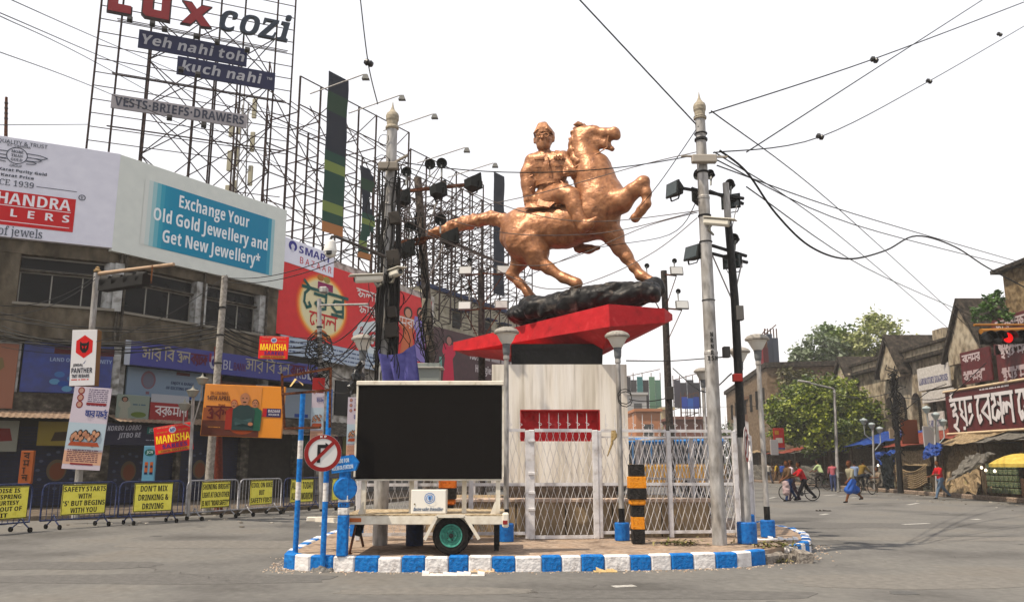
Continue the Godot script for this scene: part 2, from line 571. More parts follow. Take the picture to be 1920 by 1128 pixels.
func make_ground() -> void:
	var asphalt := worn("asphalt", [.0, Color(.378, .374, .368), .45, Color(.405, .401, .395), .7, Color(.416, .412, .405), 1.0, Color(.45, .445, .438)], 1.4, .9, .45, [.0, Color(.74, .73, .72), .35, Color(.93, .92, .91), .6, Color(1, .99, .97), 1.0, Color(1, .97, .93)], 17.0, Vector3.ONE, .0, 6)
	var m := mb()
	m.quad(Vector3(-500, 0, 60), Vector3(500, 0, 60), Vector3(500, 0, -900), Vector3(-500, 0, -900))
	struct("road", m, asphalt)
	# tar patches and trench repairs
	var pr := RandomNumberGenerator.new()
	pr.seed = 17
	for q in [[V(-4.936, 0, -12.121), 2.6, .5, 0], [V(5.41, 0, -11.856), 1.6, .7, 1], [V(1.906, 0, -10.692), 1.9, .35, 0], [V(9.12, 0, -22.13), 2.4, .9, 0], [V(9.349, 0, -18.314), 3.2, .45, 1], [V(-5.754, 0, -17.137), 2.0, .8, 1], [V(-7.096, 0, -13.65), 1.5, .5, 0], [V(-.947, 0, -10.994), 1.3, .3, 1], [V(21.74, 0, -53.94), 5.0, 2.0, 0]]:
		m = mb()
		var pp := []
		for k in 22:
			var a := TAU * k / 22.0
			var sq := pow(pow(absf(cos(a)), 4.0) + pow(absf(sin(a)), 4.0), -.25)
			pp.append(Vector2(q[0].x + cos(a) * sq * q[1] * pr.randf_range(.88, 1.06), -q[0].z + sin(a) * sq * q[2] * pr.randf_range(.85, 1.1)))
		slab(m, pp, .0, .004)
		struct("road_patch", m, worn(["tar patch", "grit patch"][q[3]], [[.0, Color(.33, .323, .315), .5, Color(.36, .352, .343), 1.0, Color(.39, .38, .37)], [.0, Color(.385, .374, .358), .5, Color(.415, .402, .384), 1.0, Color(.45, .435, .415)]][q[3]], 1.1, .92, .8))
	# cracks and oil drips
	for q in [[V(-5.997, 0, -13.65), V(-3.014, 0, -11.128)], [V(.98, 0, -11.361), V(3.44, 0, -12.121)], [V(5.068, 0, -13.65), V(8.67, 0, -15.192)], [V(-8.481, 0, -15.192), V(-4.946, 0, -14.774)], [V(10.92, 0, -25.3), V(12.99, 0, -22.13)]]:
		m = mb()
		var line := []
		for k in 26:
			var p: Vector3 = (q[0] as Vector3).lerp(q[1], k / 25.0)
			line.append(Vector2(p.x + pr.randfn(0, .04), p.z + pr.randfn(0, .05)))
		pen(m, [line], Transform3D(Basis(Vector3.RIGHT, Vector3(0, 0, 1), Vector3.UP), Vector3(0, .006, 0)), .007)
		struct("road_crack", m, flat(Color(.28, .272, .265), .95))
	for k in 16:
		m = mb()
		var p := Vector2(pr.randf_range(-9, 16), pr.randf_range(9.5, 30))
		if absf(p.x - 1.0) < 6.2 and p.y > 12.3 and p.y < 24: continue
		var s := pr.randf_range(.06, .2)
		var pp := []
		for j in 12: pp.append(p + Vector2(cos(TAU * j / 12), sin(TAU * j / 12)) * s * pr.randf_range(.7, 1.2))
		slab(m, pp, .0, .0042)
		struct("road_stain", m, worn("oil", [.0, Color(.27, .265, .26), 1.0, Color(.33, .325, .315)], .5, .7))
	# island: paved top inside a ring of painted kerb stones
	m = mb()
	var inner := []
	var mid := Vector2(1.1, 18.0)
	for p in isle: inner.append(p + (mid - p).normalized() * .13)
	slab(m, inner, .0, ISLE - .012)
	var top := struct("island_pavement", m, worn("isle", [.0, Color(.47, .425, .38), .5, Color(.56, .51, .46), 1.0, Color(.66, .615, .565)], .9, .95, 1.0, [.0, Color(.76, .72, .7), .5, Color(1, .97, .95), 1.0, Color(1, .93, .87)], 3.3))
	var blue := worn("kerb blue", [.0, Color(.1, .26, .42), .3, Color(.04, .37, .64), .75, Color(.05, .43, .72), 1.0, Color(.36, .58, .76)], .7, .75, 1.0)
	var white := worn("kerb white", [.0, Color(.58, .55, .53), .25, Color(.76, .74, .73), .6, Color(.84, .825, .815), 1.0, Color(.89, .875, .865)], .9, .8, 1.0)
	var bare := worn("kerb bare", [.0, Color(.33, .31, .29), .5, Color(.5, .47, .44), 1.0, Color(.62, .59, .55)], .5, .95, 1.5)
	var r := RandomNumberGenerator.new()
	r.seed = 5
	var pts := []
	var closed := isle + [isle[0]]
	for i in closed.size() - 1:
		for k in 40: pts.append((closed[i] as Vector2).lerp(closed[i + 1], k / 40.0))
	pts.append(closed[-1])
	var run := .0
	var marks := [0]
	var want := .32
	for i in range(1, pts.size()):
		run += (pts[i] as Vector2).distance_to(pts[i - 1])
		if run >= want:
			marks.append(i)
			run = .0
			want = r.randf_range(.28, .36)
	for i in marks.size() - 1:
		var a: Vector2 = pts[marks[i]]; var b: Vector2 = pts[marks[i + 1]]
		var broken := a.x > 3.9 and a.x < 4.5 and a.y < 15
		var t := (b - a).normalized()
		var nrm := Vector2(-t.y, t.x)
		if nrm.dot(mid - a) < 0: nrm = -nrm
		var w := .17
		var hgt := ISLE + r.randf_range(-.012, .016)
		if broken: hgt *= .6
		m = mb()
		var g0 := .004
		var c0 := Vector3((a.x + b.x) / 2, hgt / 2 - .02, -(a.y + b.y) / 2)
		c0 += Vector3(nrm.x, 0, -nrm.y) * (w / 2 + r.randf_range(-.008, .008))
		var bx := Vector3(t.x, 0, -t.y)
		m.rbox(Vector3.ZERO, Vector3(a.distance_to(b) - g0, hgt + .04, w), .022)
		var o := part("kerb_stone", m, bare if broken else (blue if i % 2 == 0 else white), top)
		o.transform = Transform3D(Basis(bx, Vector3.UP, bx.cross(Vector3.UP)).rotated(Vector3.UP, r.randf_range(-.012, .012)), c0)
	# pavements on both sides of the street
	var pave := worn("pavement", [.0, Color(.27, .25, .225), .5, Color(.37, .34, .31), 1.0, Color(.48, .44, .4)], 1.2, .95, 1.2, [.0, Color(.7, .68, .66), .5, Color(1, .98, .95), 1.0, Color(.95, .9, .85)], 5.0)
	m = mb()
	slab(m, [Vector2(-32, 22.6), Vector2(-16.4, 22.9), Vector2(-12.0, 24.4), Vector2(-8.6, 27.2), Vector2(-6.2, 31), Vector2(-3.4, 40), Vector2(-.6, 50), Vector2(1.5, 60), Vector2(4, 75), Vector2(-10, 75), Vector2(-32, 45)], .0, .13)
	struct("pavement_left", m, pave)
	m = mb()
	slab(m, [Vector2(20.75, 26), Vector2(20.75, 120), Vector2(40, 120), Vector2(40, 26)], .0, .15)
	var right := struct("pavement_right", m, pave)
	var z := 26.0
	while z < 78.0:
		var len := r.randf_range(.8, 1.2)
		m = mb()
		m.rbox(Vector3.ZERO, Vector3(.26, .22, len - .02), .04)
		var o := part("kerb_stone", m, worn("old kerb", [.0, Color(.34, .29, .25), .5, Color(.48, .42, .37), 1.0, Color(.62, .56, .5)], .7, .95, 1.5), right)
		o.position = Vector3(20.62 + r.randf_range(-.04, .04), .09, -z - len / 2)
		o.rotation.y = r.randf_range(-.03, .03)
		z += len
	# worn lane paint
	var paint := worn("lane paint", [.0, Color(.45, .44, .42), .5, Color(.62, .61, .59), 1.0, Color(.78, .77, .75)], .4, .85)
	for q in [[V(15.41, 0, -41.83), V(16.52, 0, -43.21)], [V(15.89, 0, -41.17), V(16.57, 0, -41.83)], [V(15.73, 0, -39.31), V(16.23, 0, -39.91)], [V(10.32, 0, -22.5), V(11.18, 0, -22.89)], [V(13.19, 0, -24.37), V(13.5, 0, -24.6)], [V(9.65, 0, -26.58), V(10.07, 0, -27.13)], [V(15.35, 0, -32.9), V(16.35, 0, -34.18)], [V(11.75, 0, -38.73), V(12.39, 0, -39.91)], [V(1.329, 0, -11.361), V(1.623, 0, -11.456)]]:
		m = mb()
		m.flatbar(q[0] + Vector3(0, .004, 0), q[1] + Vector3(0, .004, 0), .16, .004)
		struct("lane_marking", m, paint)
	# strip of dust and sand lying along the island kerb
	m = mb()
	for i in 900:
		var s := r.randi_range(0, pts.size() - 2)
		var p: Vector2 = pts[s]
		if p.y > 17: continue
		var away := (p - mid).normalized()
		p += away * absf(r.randfn(.0, .16)) + Vector2(r.randf_range(-.1, .1), 0)
		var k := r.randf_range(.006, .02)
		var y := .004
		m.col = lin(Color(.62, .53, .45).lerp(Color(.8, .74, .68), r.randf()))
		var a := r.randf() * TAU
		var q := []
		for j in 4: q.append(Vector3(p.x, 0, -p.y) + Vector3(cos(a + j * PI / 2), 0, sin(a + j * PI / 2)) * k * r.randf_range(.7, 1.4))
		m.hexa([q[0], q[1], q[2], q[3], q[0] * Vector3(1, 0, 1) + Vector3(0, k * .7, 0), q[1] + Vector3(0, k * .6, 0), q[2] + Vector3(0, k * .8, 0), q[3] + Vector3(0, k * .5, 0)])
	var dust := part("gravel", m, vc(.95))
	tag(dust, "sandy grit gathered at the foot of the island kerb", "gravel", "", "stuff")


func make_monument() -> void:
	# --- the podium: low concrete basin wall, white box with a red recess, black neck, red boat-shaped slab
	var conc := worn("podium concrete", [.0, Color(.44, .385, .31), .3, Color(.54, .475, .385), .6, Color(.59, .525, .43), 1.0, Color(.66, .59, .5)], 2.2, .9, .6, [.0, Color(.75, .72, .69), .4, Color(.95, .93, .9), 1.0, Color(1, 1, 1)], 2.0, Vector3(1, .25, 1))
	var pale := worn("podium white", [.0, Color(.66, .635, .6), .3, Color(.79, .765, .73), .55, Color(.85, .83, .8), 1.0, Color(.88, .865, .84)], 1.1, .8, .4, [.0, Color(.84, .82, .78), .35, Color(.96, .95, .93), .7, Color(1, 1, 1), 1.0, Color(.98, .96, .93)], 2.6, Vector3(1, .07, 1))
	var red := worn("podium red", [.0, Color(.5, .07, .09), .3, Color(.68, .1, .13), .7, Color(.72, .12, .15), 1.0, Color(.8, .3, .3)], 1.9, .7, .5, [.0, Color(.7, .66, .66), .3, Color(.95, .94, .94), 1.0, Color.WHITE], 2.2)
	var black := worn("podium black", [.0, Color(.02, .022, .025), .5, Color(.04, .043, .047), 1.0, Color(.09, .09, .1)], 1.0, .6, .4)
	var ped := thing("monument_podium", "white box podium with red recess and overhanging red boat-shaped slab under the bronze rider", "podium", Vector3(1.0, ISLE, -18.9))
	# basin wall in panels with open joints
	var m: MB
	var x := -1.62
	for w in [.78, .92, .95, .9, .95, .9]:
		m = mb()
		m.rbox(Vector3(x + w / 2, .53, -16.42), Vector3(w - .025, .66, .16), .012)
		partw("wall_panel", m, conc, ped)
		x += w
	m = mb()
	m.box(Vector3(1.08, .52, -16.54), Vector3(5.36, .6, .1))
	for sx in [-1.6, 3.78]: m.box(Vector3(sx, .52, -18.6), Vector3(.14, .6, 4.1))
	partw("basin_wall", m, conc, ped)
	m = mb()
	m.rbox(Vector3(1.09, .885, -16.52), Vector3(5.56, .07, .42), .015)
	partw("coping", m, worn("coping", [.0, Color(.55, .48, .42), .5, Color(.68, .6, .54), 1.0, Color(.78, .71, .65)], 1.0, .9, .5), ped)
	m = mb()
	m.box(Vector3(1.09, .8, -18.75), Vector3(5.2, .06, 3.9))
	partw("basin_floor", m, conc, ped)
	m = mb()
	m.rbox(Vector3(1.02, 1.0, -18.6), Vector3(2.3, .34, 2.1), .02)
	partw("step", m, worn("step", [.0, Color(.2, .17, .15), 1.0, Color(.38, .33, .29)], .8), ped)
	# box with a real opening for the recess
	var bx0 := -.43; var bx1 := 2.45; var by0 := 1.15; var by1 := 3.66; var bz := -17.6
	var rx0 := .17; var rx1 := 1.86; var ry0 := 2.04; var ry1 := 2.7
	m = mb()
	m.box(Vector3((bx0 + rx0) / 2, (by0 + by1) / 2, bz - .15), Vector3(rx0 - bx0, by1 - by0, .3))
	m.box(Vector3((bx1 + rx1) / 2, (by0 + by1) / 2, bz - .15), Vector3(bx1 - rx1, by1 - by0, .3))
	m.box(Vector3((rx0 + rx1) / 2, (by0 + ry0) / 2, bz - .15), Vector3(rx1 - rx0, ry0 - by0, .3))
	m.box(Vector3((rx0 + rx1) / 2, (by1 + ry1) / 2, bz - .15), Vector3(rx1 - rx0, by1 - ry1, .3))
	m.box(Vector3((bx0 + bx1) / 2, (by0 + by1) / 2, bz - 1.4), Vector3(bx1 - bx0, by1 - by0, 2.2))
	partw("wall", m, pale, ped)
	m = mb()
	m.box(Vector3((rx0 + rx1) / 2, (ry0 + ry1) / 2, bz - .265), Vector3(rx1 - rx0 - .004, ry1 - ry0 - .004, .03))
	for s in [rx0 + .012, rx1 - .012]: m.box(Vector3(s, (ry0 + ry1) / 2, bz - .124), Vector3(.02, ry1 - ry0 - .004, .244))
	for s in [ry0 + .012, ry1 - .012]: m.box(Vector3((rx0 + rx1) / 2, s, bz - .124), Vector3(rx1 - rx0 - .05, .02, .244))
	partw("recess", m, red, ped)
	# neck
	m = mb()
	m.hexa([Vector3(.0, 3.66, -17.75), Vector3(1.95, 3.66, -17.75), Vector3(1.95, 3.66, -19.6), Vector3(.0, 3.66, -19.6), Vector3(-.02, 4.12, -17.72), Vector3(1.97, 4.12, -17.72), Vector3(1.97, 4.12, -19.9), Vector3(-.02, 4.12, -19.9)])
	partw("neck", m, black, ped)
	# slab: rim deep at the corner and thin at the tips, underside drawn in to the neck
	var rim := [[V(-1.59, 4.78, -22.2), .22], [V(-1.25, 4.89, -21.7), .3], [V(1.998, 4.832, -16.7), .47], [V(3.231, 4.848, -17.2), .3], [V(3.533, 4.837, -17.9), .13], [Vector3(3.15, 0, -19.9), .14], [Vector3(1.4, 0, -22.2), .25], [Vector3(-1.2, 0, -23.2), .25]]
	m = mb()
	var nk := [Vector3(-.02, 4.0, -19.9), Vector3(-.02, 4.0, -17.72), Vector3(1.97, 4.0, -17.72), Vector3(1.97, 4.0, -17.9), Vector3(1.97, 4.0, -18.4), Vector3(1.97, 4.0, -19.3), Vector3(1.6, 4.0, -19.9), Vector3(.4, 4.0, -19.9)]
	var yt := 4.8
	for i in rim.size():
		var j := (i + 1) % rim.size()
		var a: Vector3 = rim[i][0]; var b: Vector3 = rim[j][0]
		a.y = yt; b.y = yt
		var al := a - Vector3(0, rim[i][1], 0); var bl := b - Vector3(0, rim[j][1], 0)
		m.quad(al, bl, b, a)
		m.quad(al, bl, nk[j], nk[i])
		m.tri(a, b, Vector3(1.2, yt, -19.4))
	partw("slab", m, red, ped)

	# --- rock under the statue: heaped slabs of black painted concrete
	var st := thing("equestrian_statue", "bronze statue of a uniformed rider in a side cap on a rearing horse", "statue", Vector3(1.9, yt, -18.9))
	var s := Solid.new()
	s.k = .16
	s.noise = FastNoiseLite.new()
	s.noise.seed = 3
	s.noise.frequency = 1.0
	s.noise.fractal_type = FastNoiseLite.FRACTAL_RIDGED
	s.noise.fractal_octaves = 3
	s.bump = .1
	for q in [[V(.065, 5.11, -19.7), .18, V(.636, 5.17, -19.4), .27], [V(.511, 5.21, -19.467), .27, V(1.493, 5.27, -18.933), .27], [V(.499, 5.09, -19.017), .2, V(1.45, 5.19, -18.383), .26], [V(1.493, 5.27, -18.933), .28, V(2.309, 5.31, -18.466), .26], [V(1.454, 5.19, -18.433), .28, V(2.364, 5.23, -17.949), .26], [V(2.309, 5.31, -18.466), .26, V(3.232, 5.41, -18.019), .16], [V(2.37, 5.23, -17.999), .26, V(3.054, 5.27, -17.686), .2], [V(.522, 5.17, -19.917), .27, V(2.015, 5.27, -19.166), .28], [V(2.01, 5.27, -19.116), .28, V(3.04, 5.35, -18.466), .22], [V(.19, 5.06, -19.333), .14, V(.327, 5.11, -19.967), .18]]: s.cap(q[0], q[1] + .06, q[2], q[3] + .06)
	partw("rock", s.build(.04), worn("rock black", [.0, Color(.02, .02, .025), .5, Color(.045, .045, .055), .66, Color(.08, .08, .09), .74, Color(.3, .275, .25), 1.0, Color(.46, .42, .38)], 2.2, .5, 1.5), st)

	var bronze := worn("bronze paint", [.0, Color(.36, .225, .135), .3, Color(.56, .37, .235), .6, Color(.63, .425, .275), 1.0, Color(.72, .52, .36)], 1.0, .44, .8, [.0, Color(.86, .82, .8), .4, Color(.97, .96, .95), 1.0, Color.WHITE], 1.4, Vector3.ONE, .35)
	s = Solid.new()
	s.k = .13
	s.noise = FastNoiseLite.new()
	s.noise.seed = 9
	s.noise.frequency = 2.6
	s.noise.fractal_octaves = 3
	s.bump = .026
	# trunk
	s.cap(V(.236, 7.254, -19.613), .5, V(.391, 6.933, -19.533), .55)
	s.cap(V(.392, 7.203, -19.533), .52, V(1.214, 7.132, -19.1), .5)
	s.cap(V(1.214, 7.132, -19.1), .5, V(1.945, 7.302, -18.7), .56)
	s.cap(V(1.946, 7.329, -18.7), .54, V(2.225, 7.672, -18.546), .45)
	s.cap(V(0, 7.343, -19.733), .26, V(-.053, 7.05, -19.76), .26)
	s.cap(V(.284, 6.866, -19.387), .46, V(.55, 6.585, -19.227), .32)
	s.cap(V(.198, 6.879, -19.833), .33, V(.329, 6.649, -19.787), .2)
	# neck
	s.chain([V(2.036, 7.706, -18.653), V(1.927, 8.258, -18.72), V(1.79, 8.716, -18.8), V(1.688, 9.173, -18.86), V(1.703, 9.389, -18.853)], [.54, .44, .34, .24, .19])
	s.cap(V(2.25, 7.759, -18.533), .33, V(2.053, 8.527, -18.653), .28)
	# head, mouth open
	s.chain([V(1.704, 9.416, -18.853), V(1.948, 9.334, -18.72), V(2.236, 9.281, -18.56), V(2.449, 9.232, -18.439)], [.2, .165, .125, .105])
	s.cap(V(1.848, 9.22, -18.773), .17, V(1.992, 9.106, -18.693), .12)
	s.cap(V(2.402, 9.256, -18.466), .11, V(2.483, 9.17, -18.419), .09)
	s.chain([V(1.992, 9.106, -18.693), V(2.23, 9.012, -18.56), V(2.358, 8.876, -18.486)], [.11, .075, .07])
	# eye brow and nostril
	s.cap(V(1.916, 9.461, -18.633), .05, V(1.988, 9.417, -18.593), .04)
	s.cap(V(2.432, 9.316, -18.386), .05, V(2.468, 9.286, -18.376), .04)
	# forelegs
	s.chain([V(2.233, 7.505, -18.433), V(2.508, 7.47, -18.166), V(2.792, 7.689, -17.979), V(2.975, 7.842, -17.873)], [.4, .25, .17, .125])
	s.chain([V(2.975, 7.842, -17.873), V(3.043, 7.561, -17.826), V(3.024, 7.288, -17.833), V(2.922, 7.181, -17.893)], [.125, .09, .085, .08])
	s.cap(V(2.921, 7.156, -17.893), .09, V(2.796, 7.029, -17.966), .12)
	s.chain([V(2.142, 7.189, -18.8), V(2.371, 6.805, -18.686), V(2.514, 6.473, -18.599), V(2.657, 6.248, -18.513)], [.36, .23, .16, .13])
	s.chain([V(2.657, 6.248, -18.513), V(2.797, 6, -18.426), V(2.922, 5.789, -18.326)], [.13, .095, .095])
	s.cap(V(2.922, 5.776, -18.326), .1, V(3.145, 5.617, -18.166), .11)
	# hind legs
	s.chain([V(.449, 6.723, -19.25), V(.585, 6.459, -19.147), V(.61, 6.299, -19.133)], [.38, .26, .19])
	s.chain([V(.585, 6.328, -19.147), V(.856, 6.111, -19), V(1.194, 5.836, -18.813)], [.19, .125, .11])
	s.cap(V(1.218, 5.821, -18.8), .1, V(1.513, 5.657, -18.633), .13)
	s.chain([V(.238, 6.75, -19.863), V(.198, 6.49, -19.913), V(0, 6.19, -20.01)], [.28, .19, .12])
	s.chain([V(0, 6.19, -20.01), V(.21, 5.921, -19.907), V(.379, 5.715, -19.82)], [.125, .1, .09])
	s.cap(V(.379, 5.715, -19.82), .095, V(.481, 5.571, -19.767), .12)
	var horse := partw("horse", s.build(.042), bronze, st)
	# tail, mane tufts, ears, hooves as sub-parts with their own shape
	s = Solid.new()
	s.k = .07
	s.noise = horse_noise(21, 3.0)
	s.bump = .07
	s.chain([V(-.133, 7.5, -19.8), V(-.509, 7.611, -19.987), V(-.98, 7.64, -20.21), V(-1.48, 7.55, -20.45), V(-1.96, 7.48, -20.68), V(-2.28, 7.46, -20.83)], [.2, .17, .16, .15, .1, .04])
	s.chain([V(-.98, 7.68, -20.21), V(-1.4, 7.65, -20.41), V(-1.85, 7.57, -20.63)], [.12, .1, .03])
	s.chain([V(-1.09, 7.55, -20.27), V(-1.51, 7.44, -20.47), V(-2.15, 7.41, -20.77)], [.12, .1, .03])
	partw("tail", s.build(.035), bronze, horse)
	s = Solid.new()
	s.k = .05
	s.noise = horse_noise(22, 4.0)
	s.bump = .06
	var tufts := [[V(1.551, 9.429, -18.883), V(1.468, 9.171, -18.853), V(1.437, 8.943, -18.826)], [V(1.524, 9.27, -18.896), V(1.451, 8.948, -18.84), V(1.456, 8.706, -18.773)], [V(1.492, 9.037, -18.86), V(1.523, 8.687, -18.653), V(1.588, 8.516, -18.553)], [V(1.513, 8.861, -18.826), V(1.615, 8.572, -18.56), V(1.683, 8.587, -18.46)], [V(1.631, 9.515, -18.893), V(1.726, 9.527, -18.79), V(1.84, 9.461, -18.633)]]
	for t in tufts: s.chain(t, [.12, .1, .03])
	partw("mane", s.build(.032), bronze, horse)
	for off in [-.12, .1]:
		m = mb()
		m.tube([Vector3(0, 0, 0), Vector3(-.1, .04, 0), Vector3(-.2, .02, 0)], [.07, .075, .012], 7)
		var ear := partw("ear", m, bronze, horse)
		ear.transform = ear.transform * Transform3D(Basis(), (V(1.682, 9.573, -18.866)) + Vector3(0, 0, -off))
	# saddle cloth hugging the near flank
	m = mb()
	var grid := []
	for iu in 9:
		var row := []
		for iv in 7:
			var a := lerpf(-.62, 1.05, iv / 6.0)
			var base: Vector3 = (V(.521, 7.319, -19.467)).lerp(V(1.376, 7.239, -19.013), iu / 8.0)
			var side := Vector3(-.5, 0, .866)
			row.append(base + Vector3.UP * cos(a) * .56 + side * sin(a) * .56 + side * .02 * sin(iu * 2.1 + iv))
		grid.append(row)
	for iu in 8:
		for iv in 6:
			m.quad(grid[iu][iv], grid[iu + 1][iv], grid[iu + 1][iv + 1], grid[iu][iv + 1])
			var o1 := Vector3(.005, -.035, -.02)
			m.quad(grid[iu][iv] + o1, grid[iu + 1][iv] + o1, grid[iu + 1][iv + 1] + o1, grid[iu][iv + 1] + o1)
	partw("saddle_cloth", m, bronze, horse)
	m = mb()
	m.tube([V(2.25, 8.89, -18.42), V(2.073, 8.776, -18.433), V(1.75, 8.557, -18.38), V(1.436, 8.41, -18.553)], .016, 5)
	m.tube([V(2.28, 9.178, -18.406), V(2.253, 9.023, -18.42), V(2.25, 8.89, -18.42)], .018, 5)
	partw("rein", m, bronze, horse)

	# --- rider: one body
	s = Solid.new()
	s.k = .14
	s.noise = horse_noise(31, 4.0)
	s.bump = .016
	var d := -.1
	s.cap(V(.682, 8.873, -19.287), .21, V(1.221, 8.838, -19.086), .21)
	s.cap(V(.706, 8.675, -19.273), .23, V(1.167, 8.636, -19.093), .23)
	s.cap(V(.784, 8.431, -19.283), .22, V(1.113, 8.37, -19.11), .21)
	s.cap(V(.858, 8.198, -19.243), .2, V(1.086, 8.157, -19.123), .19)
	s.cap(V(.805, 7.936, -19.27), .24, V(1.108, 7.937, -19.11), .24)
	s.cap(V(.622, 7.798, -19.263), .16, V(1.043, 7.73, -18.887), .2)
	s.cap(V(.812, 8.993, -19.24), .14, V(.8, 9.182, -19.227), .13)
	# right arm hanging to the croup
	s.chain([V(.501, 8.908, -19.38), V(.394, 8.573, -19.373), V(.392, 8.284, -19.333), V(.377, 7.987, -19.26)], [.19, .17, .15, .115])
	# left arm bent to the reins
	s.chain([V(1.322, 8.812, -19.053), V(1.462, 8.535, -18.893), V(1.57, 8.299, -18.686)], [.18, .16, .145])
	s.chain([V(1.57, 8.299, -18.686), V(1.435, 8.331, -18.553)], [.12, .09])
	# near leg in a boot
	s.chain([V(1.022, 7.857, -18.95), V(1.23, 7.794, -18.6), V(1.404, 7.672, -18.43)], [.26, .23, .19])
	s.chain([V(1.404, 7.672, -18.43), V(1.483, 7.412, -18.383), V(1.573, 7.113, -18.33), V(1.629, 6.925, -18.296)], [.19, .185, .15, .12])
	s.chain([V(1.64, 6.872, -18.29), V(1.762, 6.919, -18.146), V(1.909, 7.032, -18.02)], [.095, .085, .055])
	# far leg below the belly
	s.chain([V(1.122, 7.938, -19.36), V(1.472, 7.831, -19.536), V(1.564, 7.189, -19.483), V(1.615, 6.736, -19.4)], [.24, .18, .14, .1])
	s.chain([V(1.627, 6.681, -19.393), V(1.844, 6.626, -19.233), V(2.058, 6.624, -19.073)], [.1, .09, .06])
	var rider := partw("rider", s.build(.036), bronze, st)
	# head with face
	s = Solid.new()
	s.k = .03
	var hc: Vector3 = V(.788, 9.413, -19.213)
	var fw := Vector3(-.2, 0, .98).normalized()
	var rt := fw.cross(Vector3.UP).normalized() # viewer's left
	var at := func(r: float, u: float, f: float) -> Vector3: return hc + (rt * r + Vector3.UP * u + fw * f) * 1.2
	s.cap(at.call(0, .06, -.03), .228, at.call(0, .0, .0), .222)
	s.cap(at.call(0, -.06, .03), .21, at.call(0, -.15, .05), .175)
	s.cap(at.call(0, -.2, .11), .084, at.call(0, -.21, .12), .078)
	s.cap(at.call(0, .02, .185), .026, at.call(0, -.055, .225), .043)
	for q in [-1.0, 1.0]:
		s.cap(at.call(q * .03, .055, .175), .029, at.call(q * .12, .05, .13), .029)
		s.cap(at.call(q * .19, .03, -.02), .042, at.call(q * .195, -.05, -.01), .030)
		s.cap(at.call(q * .08, -.05, .13), .066, at.call(q * .09, -.08, .11), .060)
		s.cap(at.call(q * .07, .012, .16), .031, at.call(q * .075, .012, .16), .031)
	s.cap(at.call(-.045, -.112, .175), .024, at.call(.045, -.112, .175), .024)
	s.cap(at.call(-.035, -.142, .17), .024, at.call(.035, -.142, .17), .024)
	partw("head", s.build(.016), bronze, rider)
	# side cap, spectacles, collar, belt, buttons, pockets, medals
	m = mb()
	var prof := [Vector2(-.2, .0), Vector2(-.225, .13), Vector2(-.1, .235), Vector2(.05, .275), Vector2(.17, .2), Vector2(.205, .06), Vector2(.17, -.03)]
	var side_w := [.17, .19, .1, .035, .09, .1, .12]
	for i in prof.size() - 1:
		for q in [-1.0, 1.0]:
			m.quad(at.call(q * side_w[i], .09 + prof[i].y, prof[i].x), at.call(q * side_w[i + 1], .09 + prof[i + 1].y, prof[i + 1].x), at.call(q * .19, .07, prof[i + 1].x * .9), at.call(q * .2, .07, prof[i].x * .9))
		m.quad(at.call(-side_w[i], .09 + prof[i].y, prof[i].x), at.call(side_w[i], .09 + prof[i].y, prof[i].x), at.call(side_w[i + 1], .09 + prof[i + 1].y, prof[i + 1].x), at.call(-side_w[i + 1], .09 + prof[i + 1].y, prof[i + 1].x))
	for k in 20:
		var a0 := TAU * k / 20.0; var a1 := TAU * (k + 1) / 20.0
		m.quad(at.call(cos(a0) * .205, .065 + .02 * sin(a0), sin(a0) * .215), at.call(cos(a1) * .205, .065 + .02 * sin(a1), sin(a1) * .215), at.call(cos(a1) * .2, .15 + .04 * sin(a1), sin(a1) * .21), at.call(cos(a0) * .2, .15 + .04 * sin(a0), sin(a0) * .21))
	partw("side_cap", m, bronze, rider)
	m = mb()
	for q in [-1.0, 1.0]:
		var ring := []
		for k in 13: ring.append(at.call(q * .075 + cos(TAU * k / 12.0) * .052, .01 + sin(TAU * k / 12.0) * .046, .205 - absf(cos(TAU * k / 12.0) + q) * .005))
		m.tube(ring, .014, 5)
		m.bar(at.call(q * .125, .015, .19), at.call(q * .195, .02, .0), .009)
	m.bar(at.call(-.024, .015, .22), at.call(.024, .015, .22), .01)
	partw("spectacles", m, bronze, rider)
	m = mb()
	m.lathe(V(.812, 9.031, -19.23), [Vector2(.2, -.06), Vector2(.17, .05), Vector2(.15, .055)], 14)
	partw("collar", m, bronze, rider)
	m = mb()
	var wc: Vector3 = V(.973, 8.232, -19.183)
	m.lathe(wc, [Vector2(.2, -.055), Vector2(.235, -.05), Vector2(.235, .05), Vector2(.2, .055)], 18, Basis(Vector3(1.72, 0, .1), Vector3(0, 1, 0), Vector3(0, 0, 1.28)))
	partw("belt", m, bronze, rider)
	for k in 4:
		m = mb()
		m.lathe(Vector3.ZERO, [Vector2(.0, .02), Vector2(.018, .014), Vector2(.022, .0)], 8, Basis(Vector3.RIGHT, fw, Vector3.RIGHT.cross(fw)))
		var b := partw("button", m, bronze, rider)
		b.transform = b.transform * Transform3D(Basis(), [V(.925, 8.825, -19.16), V(.936, 8.654, -19.143), V(.948, 8.492, -19.147), V(.96, 8.346, -19.16)][k] + fw * .25)
	for k in 2:
		m = mb()
		m.rbox(Vector3.ZERO, Vector3(.24, .07, .045), .012)
		m.rbox(Vector3(0, -.12, -.012), Vector3(.2, .2, .02), .006)
		var b := partw("pocket", m, bronze, rider)
		b.transform = b.transform * Transform3D(Basis(Vector3.UP, -.15), [V(.708, 8.84, -19.273), V(1.17, 8.807, -19.113)][k] + fw * .265)
	m = mb()
	for k in 5:
		m.rbox((V(1.195, 8.775, -19.1)) + fw * .29 + rt * (.07 - k * .04) + Vector3(0, .03 - (k % 2) * .03, 0), Vector3(.04, .11, .03), .01)
	partw("medals", m, bronze, rider)
	# button placket, lapels and cross belt
	m = mb()
